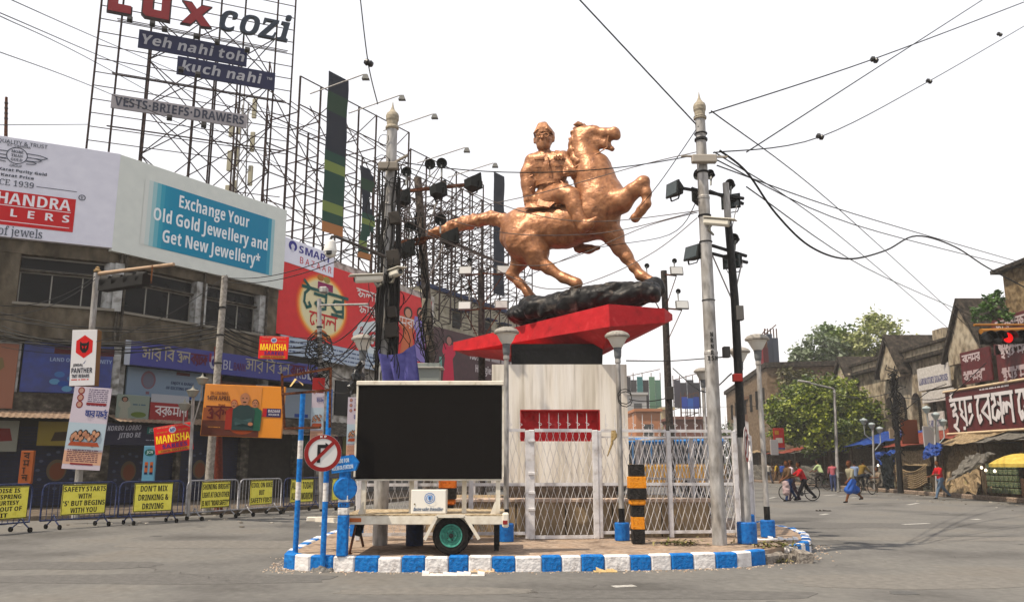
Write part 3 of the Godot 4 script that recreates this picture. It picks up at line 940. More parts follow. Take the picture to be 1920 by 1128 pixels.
	m.tube([(V(.863, 8.975, -19.193)) + fw * .16, (V(.912, 8.827, -19.167)) + fw * .245, (V(.936, 8.603, -19.153)) + fw * .265, (V(.959, 8.306, -19.16)) + fw * .25], .02, 5)
	partw("placket", m, bronze, rider)
	for k in 2:
		m = mb()
		m.tube([[(V(.527, 8.986, -19.367)) + fw * .1, (V(1.247, 8.929, -19.073)) + fw * .1][k], [(V(.657, 9.044, -19.3)) + fw * .1, (V(1.069, 9.005, -19.127)) + fw * .1][k]], [.08, .06], 6)
		partw("shoulder_strap", m, bronze, rider)
	for k in 3: # folds pressed into the sleeve and boot top
		m = mb()
		m.tube([[V(.287, 8.487, -19.287), V(.286, 8.179, -19.267), V(1.311, 7.367, -18.406)][k], [V(.39, 8.413, -19.193), V(.389, 8.11, -19.183), V(1.445, 7.333, -18.216)][k], [V(.507, 8.46, -19.173), V(.492, 8.156, -19.16), V(1.592, 7.368, -18.206)][k]], .022, 5)
		partw("cloth_fold", m, bronze, rider)
	# skirt of the tunic
	m = mb()
	var sk := [V(.798, 8.102, -19.04), V(1.121, 8.036, -18.846), V(1.253, 7.809, -18.566), V(.878, 7.495, -18.647), V(.586, 7.637, -18.927), V(.668, 7.916, -19.047)]
	var sm: Vector3 = V(.889, 7.823, -18.847)
	for i in sk.size():
		var a: Vector3 = sk[i]; var b: Vector3 = sk[(i + 1) % sk.size()]
		m.tri(a, b, sm)
		m.quad(a, b, b + Vector3(0, -.02, -.1), a + Vector3(0, -.02, -.1))
	partw("tunic_skirt", m, bronze, rider)
	# hands with fingers
	hand(rider, bronze, V(.376, 7.953, -19.24), Vector3(.05, -1, .25), Vector3(-.2, .1, 1.0), .2)
	hand(rider, bronze, V(1.42, 8.336, -18.53), Vector3(-1.0, .1, .35), Vector3(.1, .2, 1.0), 1.0)
	# scabbard behind the hip
	m = mb()
	m.tube([V(1.172, 8.187, -18.82), V(1.313, 7.979, -18.68), V(1.405, 7.868, -18.586)], .03, 6)
	partw("strap", m, bronze, rider)

func horse_noise(sd: int, f: float) -> FastNoiseLite:
	var q := FastNoiseLite.new()
	q.seed = sd
	q.frequency = f
	q.fractal_octaves = 3
	return q

func hand(parent: Node3D, material: Material, at: Vector3, along: Vector3, back: Vector3, curl: float) -> void:
	along = along.normalized()
	var side := along.cross(back).normalized()
	back = side.cross(along).normalized()
	var s := Solid.new()
	s.k = .02
	s.cap(at, .075, at + along * .1, .06)
	s.cap(at + side * .05, .05, at + along * .1 + side * .06, .045)
	s.cap(at - side * .05, .05, at + along * .1 - side * .06, .045)
	for k in 4:
		var b := at + along * .13 + side * (k - 1.5) * .046
		var l := [.085, .1, .095, .075][k] as float
		var d1 := (along * cos(curl) - back * sin(curl)).normalized()
		var d2 := (along * cos(curl * 2.0) - back * sin(curl * 2.0)).normalized()
		s.chain([b, b + d1 * l, b + d1 * l + d2 * l * .9], [.029, .026, .02])
	var tb := at + side * -.07 + along * .02
	s.chain([tb, tb + along * .07 - side * .05 - back * .03 * curl, tb + along * .14 - side * .03 - back * .09 * curl], [.035, .03, .022])
	partw("hand", s.build(.014), material, parent)






var galv: StandardMaterial3D
var silver: StandardMaterial3D
var black_iron: StandardMaterial3D
var drum_blue: StandardMaterial3D
var rust: StandardMaterial3D

func metals() -> void:
	galv = worn("galvanised", [.0, Color(.42, .41, .4), .4, Color(.58, .57, .56), .7, Color(.64, .63, .62), 1.0, Color(.74, .72, .7)], .7, .5, .2, [.0, Color(.75, .72, .68), .5, Color.WHITE, 1.0, Color.WHITE], 1.7, Vector3(1, .3, 1), .2)
	silver = worn("fence silver", [.0, Color(.68, .665, .66), .3, Color(.78, .77, .77), .75, Color(.82, .81, .815), 1.0, Color(.85, .84, .84)], .9, .5, .0, [.0, Color(.86, .83, .8), .4, Color.WHITE, 1.0, Color.WHITE], 1.6, Vector3.ONE, .15)
	black_iron = worn("black iron", [.0, Color(.035, .035, .04), .6, Color(.08, .078, .08), 1.0, Color(.2, .16, .13)], .6, .5, .2)
	drum_blue = worn("drum blue", [.0, Color(.04, .2, .4), .4, Color(.04, .34, .62), 1.0, Color(.1, .44, .72)], .5, .6, .3)
	rust = worn("rusted iron", [.0, Color(.15, .08, .055), .5, Color(.3, .17, .11), 1.0, Color(.45, .3, .22)], .4, .85, .6)

func lattice(m: MB, a: Vector3, b: Vector3, y0: float, y1: float, step: float, lean: float) -> void:
	var L := Vector2(b.x - a.x, b.z - a.z).length()
	var dir := Vector3(b.x - a.x, 0, b.z - a.z) / L
	var nz := dir.cross(Vector3.UP)
	for sg in [-1.0, 1.0]:
		var s := -lean
		while s < L + lean:
			var s0: float = s; var s1: float = s + lean * sg
			var t0 := .0; var t1 := 1.0
			for lim in [.0, L]:
				if (s0 - lim) * (s1 - lim) < 0:
					var tt: float = (lim - s0) / (s1 - s0)
					if (s0 < .0 and lim == .0) or (s0 > L and lim == L): t0 = maxf(t0, tt)
					else: t1 = minf(t1, tt)
				elif (lim == .0 and s0 <= .0 and s1 <= .0) or (lim == L and s0 >= L and s1 >= L): t1 = -1.0
			if t1 > t0:
				var p: Vector3 = Vector3(a.x, 0, a.z) + dir * lerpf(s0, s1, t0) + Vector3.UP * lerpf(y0, y1, t0) + nz * .006 * sg
				var q: Vector3 = Vector3(a.x, 0, a.z) + dir * lerpf(s0, s1, t1) + Vector3.UP * lerpf(y0, y1, t1) + nz * .006 * sg
				m.flatbar(p, q, .005, .022, nz)
			s += step

func spears(m: MB, a: Vector3, b: Vector3, y: float) -> void:
	var L := Vector2(b.x - a.x, b.z - a.z).length()
	var n := int(L / .18)
	var dir := (b - a) / L
	for i in n:
		var p := a + dir * (i + .5) * L / n
		p.y = y
		m.tube([p, p + Vector3(0, .24, 0), p + Vector3(0, .3, 0)], [.009, .009, .002], 4)
		var c := []
		for k in 6: c.append(p + Vector3(0, .06, 0) + dir * (.045 * sin(k * .75)) + Vector3(0, .025 * k * .5, 0))
		m.tube(c, .006, 3)

func fence_run(o: Node3D, a: Vector3, b: Vector3, posts: Array, with_spears: bool, double_top := false) -> void:
	var m: MB
	for s in posts:
		m = mb()
		var p: Vector3 = a.lerp(b, s)
		m.rbox(Vector3(p.x, ISLE + .99, p.z), Vector3(.085, 1.98, .085), .008, Basis(Vector3.UP, -atan2(b.z - a.z, b.x - a.x)))
		partw("post", m, silver, o)
	for i in posts.size() - 1:
		var p: Vector3 = a.lerp(b, posts[i]); var q: Vector3 = a.lerp(b, posts[i + 1])
		var dir := (q - p).normalized()
		var pi := p + dir * .045; var qi := q - dir * .045
		for y in ([.32, 1.2, 2.2, 2.08] if double_top else [.32, 1.2, 2.2]):
			m = mb()
			m.flatbar(Vector3(pi.x, y, pi.z), Vector3(qi.x, y, qi.z), .045, .03 if y == 2.08 else .055)
			partw("rail", m, silver, o)
		m = mb()
		lattice(m, pi, qi, 1.23, 2.06 if double_top else 2.17, .125, .27)
		lattice(m, pi, qi, .35, 1.17, .125, .27)
		partw("lattice", m, silver, o).set_meta("kind", "stuff")
		if with_spears:
			m = mb()
			spears(m, pi, qi, 2.22)
			partw("spearheads", m, silver, o).set_meta("kind", "stuff")

func make_fence() -> void:
	metals()
	var A := Vector3(-2.8, 0, -15.5); var B := Vector3(4.3, 0, -16.25)
	var f := func(u: float) -> Vector3: return A.lerp(B, (u + 2.8) / 7.1)
	var o := thing("lattice_fence", "silver diamond lattice fence left of the gate, behind the screen trailer", "fence", f.call(-1.2) + Vector3(0, ISLE, 0), "fences round the monument")
	fence_run(o, A, f.call(.29), [.0, .33, .66, 1.0], true)
	o = thing("lattice_fence", "silver diamond lattice fence between the gate and the galvanised pole", "fence", f.call(3.0) + Vector3(0, ISLE, 0), "fences round the monument")
	fence_run(o, f.call(1.66), B, [.0, .51, 1.0], true, true)
	var C := Vector3(5.45, 0, -19.2)
	o = thing("lattice_fence", "silver lattice fence side receding from the turn sign pole", "fence", B.lerp(C, .5) + Vector3(0, ISLE, 0), "fences round the monument")
	fence_run(o, B, C, [.04, .5, 1.0], true, true)
	var D := Vector3(3.4, 0, -22.2)
	o = thing("lattice_fence", "silver lattice fence at the rear, seen through the front lattice beside the podium", "fence", C.lerp(D, .5) + Vector3(0, ISLE, 0), "fences round the monument")
	fence_run(o, C, D, [.03, .5, 1.0], true)
	fence_run(o, D, Vector3(-1.0, 0, -22.2), [.02, .33, .66, 1.0], true)
	# gate
	var g0: Vector3 = f.call(.37); var g1: Vector3 = f.call(1.58)
	o = thing("lattice_gate", "silver lattice gate leaf in front of the red recess", "gate", (g0 + g1) / 2 + Vector3(0, ISLE, .02))
	var m: MB
	for p in [g0, g1]:
		m = mb()
		m.rbox(Vector3(p.x, 1.21, p.z + .02), Vector3(.11, 2.0, .06), .01)
		partw("stile", m, silver, o)
	for y in [.25, 1.2, 2.2]:
		m = mb()
		m.flatbar(Vector3(g0.x + .06, y, g0.z + .02), Vector3(g1.x - .06, y, g1.z + .02), .045, .06)
		partw("rail", m, silver, o)
	m = mb()
	lattice(m, g0 + Vector3(.06, 0, .02), g1 + Vector3(-.06, 0, .02), 1.23, 2.17, .125, .27)
	lattice(m, g0 + Vector3(.06, 0, .02), g1 + Vector3(-.06, 0, .02), .29, 1.17, .125, .27)
	partw("lattice", m, silver, o).set_meta("kind", "stuff")
	m = mb()
	spears(m, g0 + Vector3(.06, 0, .02), g1 + Vector3(-.06, 0, .02), 2.23)
	partw("spearheads", m, silver, o).set_meta("kind", "stuff")
	for y in [.75, 1.05, 1.4, 2.0]:
		m = mb()
		m.rbox(Vector3(g0.x, y, g0.z + .06), Vector3(.13, .05, .03), .006)
		partw("hinge", m, silver, o)
	# dried garland tied to the fence
	m = mb()
	var gp: Vector3 = f.call(1.95) + Vector3(0, 0, .06)
	m.tube([gp + Vector3(-.02, 2.2, 0), gp + Vector3(-.05, 1.95, .02), gp + Vector3(-.14, 1.72, .02)], [.035, .025, .012], 5)
	m.tube([gp + Vector3(.0, 2.2, 0), gp + Vector3(.02, 2.1, .03), gp + Vector3(-.02, 2.02, .03)], [.03, .05, .02], 5)
	tag(partw("garland", m, worn("dry leaf", [.0, Color(.4, .33, .2), 1.0, Color(.72, .64, .48)], .2)), "dried straw-coloured garland hanging from the fence top rail", "garland")

func drum(m: MB, at: Vector3, r: float, h: float) -> void:
	m.lathe(at, [Vector2(r, 0), Vector2(r * 1.01, h * .94), Vector2(r * .94, h), Vector2(0, h)], 18)

func street_lamp(base: Vector3, label: String, top: float, has_drum := true) -> Node3D:
	var o := thing("street_lamp", label, "street lamp", base, "cup-headed lamps round the monument")
	var m := mb()
	if has_drum:
		drum(m, Vector3.ZERO, .135, .31)
		part("base_drum", m, drum_blue, o)
	var H := top - base.y
	m = mb()
	m.tube([Vector3(0, .02, 0), Vector3(0, .56, 0)], .058, 12)
	part("sleeve", m, black_iron, o)
	m = mb()
	m.tube([Vector3(0, .56, 0), Vector3(0, H * .55, 0), Vector3(0, H - .62, 0)], [.05, .048, .044], 12)
	m.lathe(Vector3(0, H - .62, 0), [Vector2(.044, -.02), Vector2(.058, .0), Vector2(.055, .06), Vector2(.04, .08)], 12)
	part("pole", m, galv, o)
	m = mb()
	m.lathe(Vector3(0, H - .56, 0), [Vector2(.05, .0), Vector2(.068, .06), Vector2(.075, .2), Vector2(.085, .22)], 16)
	part("lamp_neck", m, flat(Color(.36, .37, .38), .5), o)
	m = mb()
	m.lathe(Vector3(0, H - .34, 0), [Vector2(.08, .0), Vector2(.12, .06), Vector2(.17, .16), Vector2(.205, .2)], 20)
	var glass := StandardMaterial3D.new()
	glass.albedo_color = Color(.78, .77, .74)
	glass.roughness = .3
	glass.backlight_enabled = true
	glass.backlight = Color(.4, .4, .38)
	if not mats.has("lampglass"): mats["lampglass"] = glass
	part("diffuser", m, mats["lampglass"], o)
	m = mb()
	m.lathe(Vector3(0, H - .14, 0), [Vector2(.2, -.01), Vector2(.235, .0), Vector2(.24, .03), Vector2(.2, .08), Vector2(.12, .115), Vector2(0, .13)], 20)
	part("cap", m, worn("lamp cap", [.0, Color(.4, .38, .36), .5, Color(.55, .53, .5), 1.0, Color(.66, .63, .6)], .5, .7), o)
	return o

func make_lamps() -> void:
	street_lamp(V(-.105, .22, -15.373), "cup-headed grey street lamp on blue drum, right beside the black screen", 4.12)
	var o := street_lamp(V(2.007, .22, -15.581), "cup-headed grey street lamp on blue drum beside the striped bollard", 4.08)
	var m := mb()
	var c := []
	for k in 19: c.append(Vector3(.1 + .13 * cos(k * .7), 2.62 + .13 * sin(k * .7) - k * .006, .05 + .006 * k))
	m.tube(c, .01, 4)
	part("cable_coil", m, flat(Color(.05, .05, .05), .6), o)
	street_lamp(V(-2.997, .22, -16.476), "cup-headed grey street lamp on blue drum at the left edge of the screen", 4.15)
	street_lamp(V(4.866, .22, -16.242), "cup-headed street lamp on blue drum by the broken corner of the kerb", 4.12)
	street_lamp(V(4.986, .22, -18), "cup-headed street lamp behind the slanted black floodlight mast", 4.1)
	street_lamp(V(5.09, .22, -22), "small cup-headed street lamp partly hidden by the galvanised ornamental pole", 4.1, false)
	street_lamp(V(-3.42, .22, -21.5), "cup-headed street lamp behind the cable-wrapped ornamental pole", 4.15, false)
	# striped bollards
	for q in [[V(2.207, .22, -14.973), "black and yellow striped concrete bollard standing before the lattice fence", Color(.78, .48, .06)], [V(-1.138, .22, -15), "black and orange striped concrete bollard behind the white cabinet", Color(.74, .36, .06)]]:
		o = thing("bollard", q[1], "bollard", q[0], "striped bollards")
		var y := .0
		var k := 0
		for seg in [[.24, .215, 0], [.21, .215, 1], [.2, .215, 0], [.1, .27, 1], [.19, .3, 0], [.2, .3, 1], [.21, .26, 0]]:
			m = mb()
			m.rbox(Vector3(0, y + seg[0] / 2, 0), Vector3(seg[1], seg[0] - .001, seg[1]), .02 if seg[0] < .12 else .006)
			var yl: Color = q[2]
			part("band", m, worn("bollard yellow %s" % yl.g, [.0, yl.darkened(.3), .4, yl, 1.0, yl.lightened(.12)], .5, .7, .5) if seg[2] == 1 else worn("bollard black", [.0, Color(.05, .045, .04), .5, Color(.1, .09, .085), 1.0, Color(.2, .18, .17)], .5, .75, .5), o)
			y += seg[0]
	# loose drums
	m = mb()
	drum(m, Vector3.ZERO, .15, .36)
	var dr := partw("drum", m, worn("drum navy", [.0, Color(.02, .05, .12), 1.0, Color(.05, .13, .3)], .5, .5))
	dr.position = V(-1.661, .22, -14.6)
	tag(dr, "dark navy drum standing on the pavement under the trailer", "drum")

func make_trailer() -> void:
	var cream := worn("trailer paint", [.0, Color(.66, .61, .53), .25, Color(.78, .745, .68), .6, Color(.82, .79, .73), 1.0, Color(.85, .83, .77)], 1.2, .6, .2)
	var t := thing("screen_trailer", "cream two-wheeled trailer carrying a switched-off black video screen", "trailer", Vector3(-1.3, ISLE, -13.6))
	var m := mb()
	var x0 := -2.62; var x1 := -.13; var z0 := -13.12; var z1 := -14.65
	m.rbox(Vector3((x0 + x1) / 2, .73, z0 - .03), Vector3(x1 - x0, .13, .06), .01)
	m.rbox(Vector3((x0 + x1) / 2, .73, z1 + .03), Vector3(x1 - x0, .13, .06), .01)
	for x in [x0 + .03, -1.35, x1 - .03]: m.box(Vector3(x, .73, (z0 + z1) / 2), Vector3(.06, .12, z0 - z1 - .13))
	partw("chassis", m, cream, t)
	m = mb()
	m.box(Vector3((x0 + x1) / 2, .806, (z0 + z1) / 2), Vector3(x1 - x0, .018, z0 - z1 - .004))
	partw("deck", m, worn("deck", [.0, Color(.35, .28, .2), .5, Color(.62, .55, .44), 1.0, Color(.78, .73, .64)], .7, .85), t)
	m = mb()
	m.flatbar(Vector3(x0, .7, -13.4), Vector3(x0 - .55, .7, -13.82), .06, .07)
	m.flatbar(Vector3(x0, .7, -14.35), Vector3(x0 - .55, .7, -13.9), .06, .07)
	m.rbox(Vector3(x0 - .6, .7, -13.86), Vector3(.22, .07, .12), .01)
	partw("tow_bar", m, cream, t)
	# posts and screen
	for x in [-2.33, -1.6, -.76, -.22]:
		m = mb()
		var z := -13.32 if absf(x + 1.2) > .8 else -13.5
		m.box(Vector3(x, 1.09, z), Vector3(.07, .55, .06))
		partw("post", m, cream, t)
	for x in [-2.31, -.25]:
		m = mb()
		m.hexa([Vector3(x - .09, .815, -13.22), Vector3(x, .815, -13.22), Vector3(x, .815, -13.25), Vector3(x - .09, .815, -13.25), Vector3(x - .02, 1.0, -13.22), Vector3(x, 1.0, -13.22), Vector3(x, 1.0, -13.25), Vector3(x - .02, 1.0, -13.25)])
		partw("gusset", m, cream, t)
	m = mb()
	m.box(Vector3(-1.31, 2.08, -13.33), Vector3(2.3, 1.46, .16))
	var scr := partw("screen", m, worn("screen", [.0, Color(.075, .068, .065), 1.0, Color(.115, .105, .1)], .3, .85), t)
	# the panel is made of modules with hairline joints
	for i in 8:
		for j in 5:
			m = mb()
			m.box(Vector3(-2.446 + (i + .5) * .284, 1.36 + (j + .5) * .288, -13.244), Vector3(.2836, .2876, .012))
			partw("module", m, worn("module", [.0, Color(.06, .052, .049), 1.0, Color(.075, .066, .062)], .05, .9), scr)
	m = mb()
	m.rbox(Vector3(-1.31, 2.85, -13.33), Vector3(2.36, .07, .22), .01)
	m.box(Vector3(-2.475, 2.1, -13.35), Vector3(.03, 1.44, .2))
	m.box(Vector3(-.145, 2.1, -13.35), Vector3(.03, 1.44, .2))
	m.box(Vector3(-1.31, 1.335, -13.36), Vector3(2.3, .026, .2))
	partw("screen_frame", m, cream, t)
	# wheels, arch
	for z in [-13.13, -14.55]:
		var w := Node3D.new()
		w.name = "wheel"
		t.add_child(w, true)
		w.position = Vector3(-.93, ISLE + .285, z) - t.position
		var bz := Basis(Vector3.RIGHT, Vector3(0, 0, 1), Vector3(0, -1, 0))
		m = mb()
		m.lathe(Vector3.ZERO, [Vector2(.17, -.07), Vector2(.21, -.095), Vector2(.265, -.09), Vector2(.285, -.06), Vector2(.287, .0), Vector2(.285, .06), Vector2(.265, .09), Vector2(.21, .095), Vector2(.17, .07)], 36, bz)
		part("tyre", m, worn("tyre", [.0, Color(.06, .055, .05), 1.0, Color(.17, .155, .145)], .4, .9), w)
		m = mb()
		m.lathe(Vector3.ZERO, [Vector2(.176, .07), Vector2(.168, .085), Vector2(.155, .08), Vector2(.145, .03), Vector2(.1, .02), Vector2(.085, .05), Vector2(.06, .05), Vector2(.05, .035), Vector2(.0, .035)], 30, bz)
		var rim := part("rim", m, worn("rim teal", [.0, Color(.12, .3, .26), .4, Color(.2, .47, .41), 1.0, Color(.33, .6, .53)], .3, .5, .2), w)
		m = mb()
		m.lathe(Vector3.ZERO, [Vector2(.036, .03), Vector2(.034, .085), Vector2(.0, .09)], 12, bz)
		part("hub", m, flat(Color(.09, .09, .085), .6), rim)
		for k in 5:
			m = mb()
			m.lathe(Vector3(cos(TAU * k / 5.0) * .068, sin(TAU * k / 5.0) * .068, 0), [Vector2(.011, .04), Vector2(.01, .065), Vector2(0, .066)], 6, bz)
			part("wheel_nut", m, flat(Color(.12, .12, .11), .5), rim)
		m = mb()
		var arch := [Vector2(-1.33, .45), Vector2(-1.15, .8), Vector2(-.72, .8), Vector2(-.5, .46)]
		for i in 3: m.flatbar(Vector3(arch[i].x, arch[i].y, z), Vector3(arch[i + 1].x, arch[i + 1].y, z), .24, .012)
		for i in 3: m.flatbar(Vector3(arch[i].x, arch[i].y, z + (.12 if z > -14 else -.12)), Vector3(arch[i + 1].x, arch[i + 1].y, z + (.12 if z > -14 else -.12)), .012, .05)
		partw("mudguard", m, cream, t)
	m = mb()
	m.bar(Vector3(-.93, .505, -13.2), Vector3(-.93, .505, -14.5), .03, 8)
	m.box(Vector3(-.93, .6, -13.9), Vector3(.5, .05, 1.1))
	partw("axle", m, black_iron, t)
	m = mb()
	m.bar(Vector3(-2.42, .68, -13.25), Vector3(-2.5, .225, -13.2), .02, 6)
	m.bar(Vector3(-2.42, .68, -13.4), Vector3(-2.36, .3, -13.6), .02, 6)
	m.rbox(Vector3(-2.51, .23, -13.2), Vector3(.1, .02, .08), .004)
	partw("prop_leg", m, rust, t)
	m = mb()
	m.hexa([Vector3(-2.48, .5, -13.3), Vector3(-2.36, .47, -13.3), Vector3(-2.36, .47, -13.34), Vector3(-2.48, .5, -13.34), Vector3(-2.45, .66, -13.3), Vector3(-2.3, .66, -13.3), Vector3(-2.3, .66, -13.34), Vector3(-2.45, .66, -13.34)])
	partw("tool_pouch", m, flat(Color(.05, .05, .055), .9), t)
	m = mb()
	m.rbox(Vector3(-2.42, .735, -13.113), Vector3(.2, .06, .014), .004)
	partw("side_reflector", m, flat(Color(.68, .34, .06), .35), t)
	m = mb()
	m.rbox(Vector3(-.1, .73, -13.2), Vector3(.1, .22, .2), .02)
	var lamp := partw("tail_lamp", m, cream, t)
	m = mb()
	m.rbox(Vector3(-.105, .7, -13.094), Vector3(.075, .06, .012), .004)
	partw("lens", m, flat(Color(.5, .05, .06), .3), lamp)
	for q in [[Vector3(-.25, .22, -13.75), .05], [Vector3(-.25, .22, -14.5), .05]]:
		m = mb()
		m.box(q[0] + Vector3(0, .22, 0), Vector3(.08, .44, .06))
		partw("stand_leg", m, black_iron, t)
	# cabinet on the deck
	var c := thing("control_cabinet", "white metal control cabinet with blue round crest standing on the trailer deck", "cabinet", Vector3(-1.305, .816, -13.28))
	m = mb()
	m.rbox(Vector3(0, .185, -.14), Vector3(.55, .37, .3), .008)
	part("body", m, flat(Color(.83, .81, .77), .5), c)
	m = mb()
	m.rbox(Vector3(0, .185, .014), Vector3(.53, .35, .006), .002)
	var door := part("door", m, flat(Color(.86, .845, .81), .45), c)
	m = mb()
	m.lathe(Vector3(-.215, .15, .017), [Vector2(.012, 0), Vector2(.012, .008), Vector2(0, .009)], 10, Basis(Vector3.RIGHT, Vector3(0, 0, 1), Vector3(0, -1, 0)))
	part("lock", m, flat(Color(.4, .33, .15), .4, .5), door)
	m = mb()
	var cc := Vector2(.02, .24)
	for rr in [[.075, .010, Color(.25, .45, .7)], [.05, .008, Color(.2, .4, .68)]]:
		m.col = lin(rr[2])
		var ring := []
		for k in 25: ring.append(cc + Vector2(cos(TAU * k / 24.0), sin(TAU * k / 24.0)) * rr[0] * (1.0 + .07 * (k % 2)))
		pen(m, [ring], Transform3D(Basis(), Vector3(0, 0, .0185)), rr[1])
	m.col = lin(Color(.45, .62, .82))
	m.prism([cc + Vector2(-.035, .035), cc + Vector2(.035, .035), cc + Vector2(.035, -.01), cc + Vector2(0, -.045), cc + Vector2(-.035, -.01)], Transform3D(Basis(), Vector3(0, 0, .018)), .002)
	m.col = lin(Color(.08, .15, .4))
	m.prism([cc + Vector2(-.008, .025), cc + Vector2(.008, .025), cc + Vector2(.008, -.02), cc + Vector2(-.008, -.02)], Transform3D(Basis(), Vector3(0, 0, .018)), .004)
	part("crest", m, vc(), door)
	letters(door, "faster safer friendlier", Vector3(.0, .075, .02), .05, Color(.2, .32, .45), .46, "Droid Serif", 700, false, .003, .0, .25)

func floodlight(parent: Node3D, at: Vector3, aim: Vector3, w := .42) -> void: # at = centre of the housing, world
	var z := aim.normalized()
	var x := Vector3.UP.cross(z).normalized()
	var b := Basis(x, z.cross(x), z)
	var m := mb()
	var h := w * .78
	var d := w * .45
	var f := []
	for q in [[-1, -1], [1, -1], [1, 1], [-1, 1]]: f.append(at + b * Vector3(q[0] * w * .3, q[1] * h * .28, -d))
	for q in [[-1, -1], [1, -1], [1, 1], [-1, 1]]: f.append(at + b * Vector3(q[0] * w * .5, q[1] * h * .5, 0))
	m.hexa(f)
	m.box(at + b * Vector3(0, 0, .02), Vector3(w * 1.06, h * 1.06, .035), b)
	var o := partw("floodlight", m, flat(Color(.1, .105, .1), .55), parent)
	m = mb()
	m.box(at + b * Vector3(0, 0, .042), Vector3(w * .9, h * .88, .01), b)
	partw("glass", m, flat(Color(.19, .22, .22), .12), o)
	m = mb()
	for s in [-1.0, 1.0]: m.flatbar(at + b * Vector3(s * w * .55, 0, -d * .3), at + b * Vector3(s * w * .3, -h * .75, -d * .3), .03, .012)
	m.flatbar(at + b * Vector3(-w * .3, -h * .75, -d * .3), at + b * Vector3(w * .3, -h * .75, -d * .3), .03, .012)
	partw("yoke", m, black_iron, o)

func horn(parent: Node3D, at: Vector3, r: float, aim: Vector3, post := .3) -> void:
	var y := aim.normalized()
	var x := Vector3.UP.cross(y).normalized()
	var b := Basis(x, y, x.cross(y))
	var m := mb()
	m.lathe(at, [Vector2(r * .3, -r * 1.2), Vector2(r * .5, -r * .8), Vector2(r * .6, -r * .3), Vector2(r, .0), Vector2(r, .02), Vector2(r * .9, .0), Vector2(r * .4, -r * .5), Vector2(0, -r * .5)], 18, b)
	m.lathe(at, [Vector2(r * .25, -r * .45), Vector2(r * .22, -.02), Vector2(0, .0)], 12, b)
	var o := partw("loudspeaker", m, flat(Color(.13, .14, .135), .55), parent)
	m = mb()
	m.flatbar(at - Vector3(0, post, 0), at - Vector3(0, 0, .0) - y * r * .4, .03, .02)
	partw("bracket", m, flat(Color(.6, .6, .58), .6), o)

func camera_bullet(at: Vector3, dir: Vector3, label: String, mount: Vector3) -> void:
	var z := dir.normalized()
	var x := Vector3.UP.cross(z).normalized()
	var b := Basis(x, z.cross(x), z)
	var o := thing("cctv_camera", label, "camera", at, "surveillance cameras on the poles")
	var m := mb()
	m.rbox(Vector3.ZERO, Vector3(.13, .12, .5), .03, b)
	m.rbox(b * Vector3(0, .075, .04), Vector3(.18, .02, .6), .006, b)
	part("housing", m, flat(Color(.78, .76, .71), .5), o)
	m = mb()
	m.lathe(b * Vector3(0, 0, .25), [Vector2(.045, .0), Vector2(.045, .012), Vector2(0, .004)], 14, Basis(b.x, b.z, -b.y))
	part("lens", m, flat(Color(.03, .03, .035), .15), o)
	m = mb()
	m.tube([b * Vector3(0, -.06, -.1), b * Vector3(0, -.14, -.14), mount - at], .022, 6)
	part("bracket", m, flat(Color(.55, .54, .5), .6), o)

func ornamental_pole(base: Vector3, top: float, r: float, label: String) -> Node3D:
	var o := thing("ornamental_pole", label, "pole", base, "tall ornamental poles on the island")
	var H := top - base.y
	var m := mb()
	m.tube([Vector3(0, -.01, 0), Vector3(0, H * .4, 0)], [r, r * .95], 20)
	m.tube([Vector3(0, H * .4, 0), Vector3(0, H * .75, 0)], [r * .9, r * .84], 20)
	m.tube([Vector3(0, H * .75, 0), Vector3(0, H - .45, 0)], [r * .8, r * .76], 20)
	m.lathe(Vector3(0, H * .4, 0), [Vector2(r * .9, -.05), Vector2(r, -.04), Vector2(r, .0), Vector2(r * .88, .03)], 20)
	m.lathe(Vector3(0, H * .75, 0), [Vector2(r * .82, -.05), Vector2(r * .9, -.04), Vector2(r * .9, .0), Vector2(r * .78, .03)], 20)
	part("shaft", m, galv, o)
	m = mb()
	m.lathe(Vector3(0, H - .45, 0), [Vector2(r * .76, -.1), Vector2(r * .98, -.08), Vector2(r * .98, -.05), Vector2(r * .8, -.02), Vector2(r * .82, .06), Vector2(r * .94, .1), Vector2(r * .97, .17), Vector2(r * .86, .22), Vector2(r * .5, .27), Vector2(r * .3, .31), Vector2(r * .16, .36), Vector2(.004, .47)], 20)
	part("finial", m, worn("finial", [.0, Color(.42, .39, .34), .5, Color(.58, .54, .47), 1.0, Color(.68, .64, .57)], .4, .6), o)
	return o

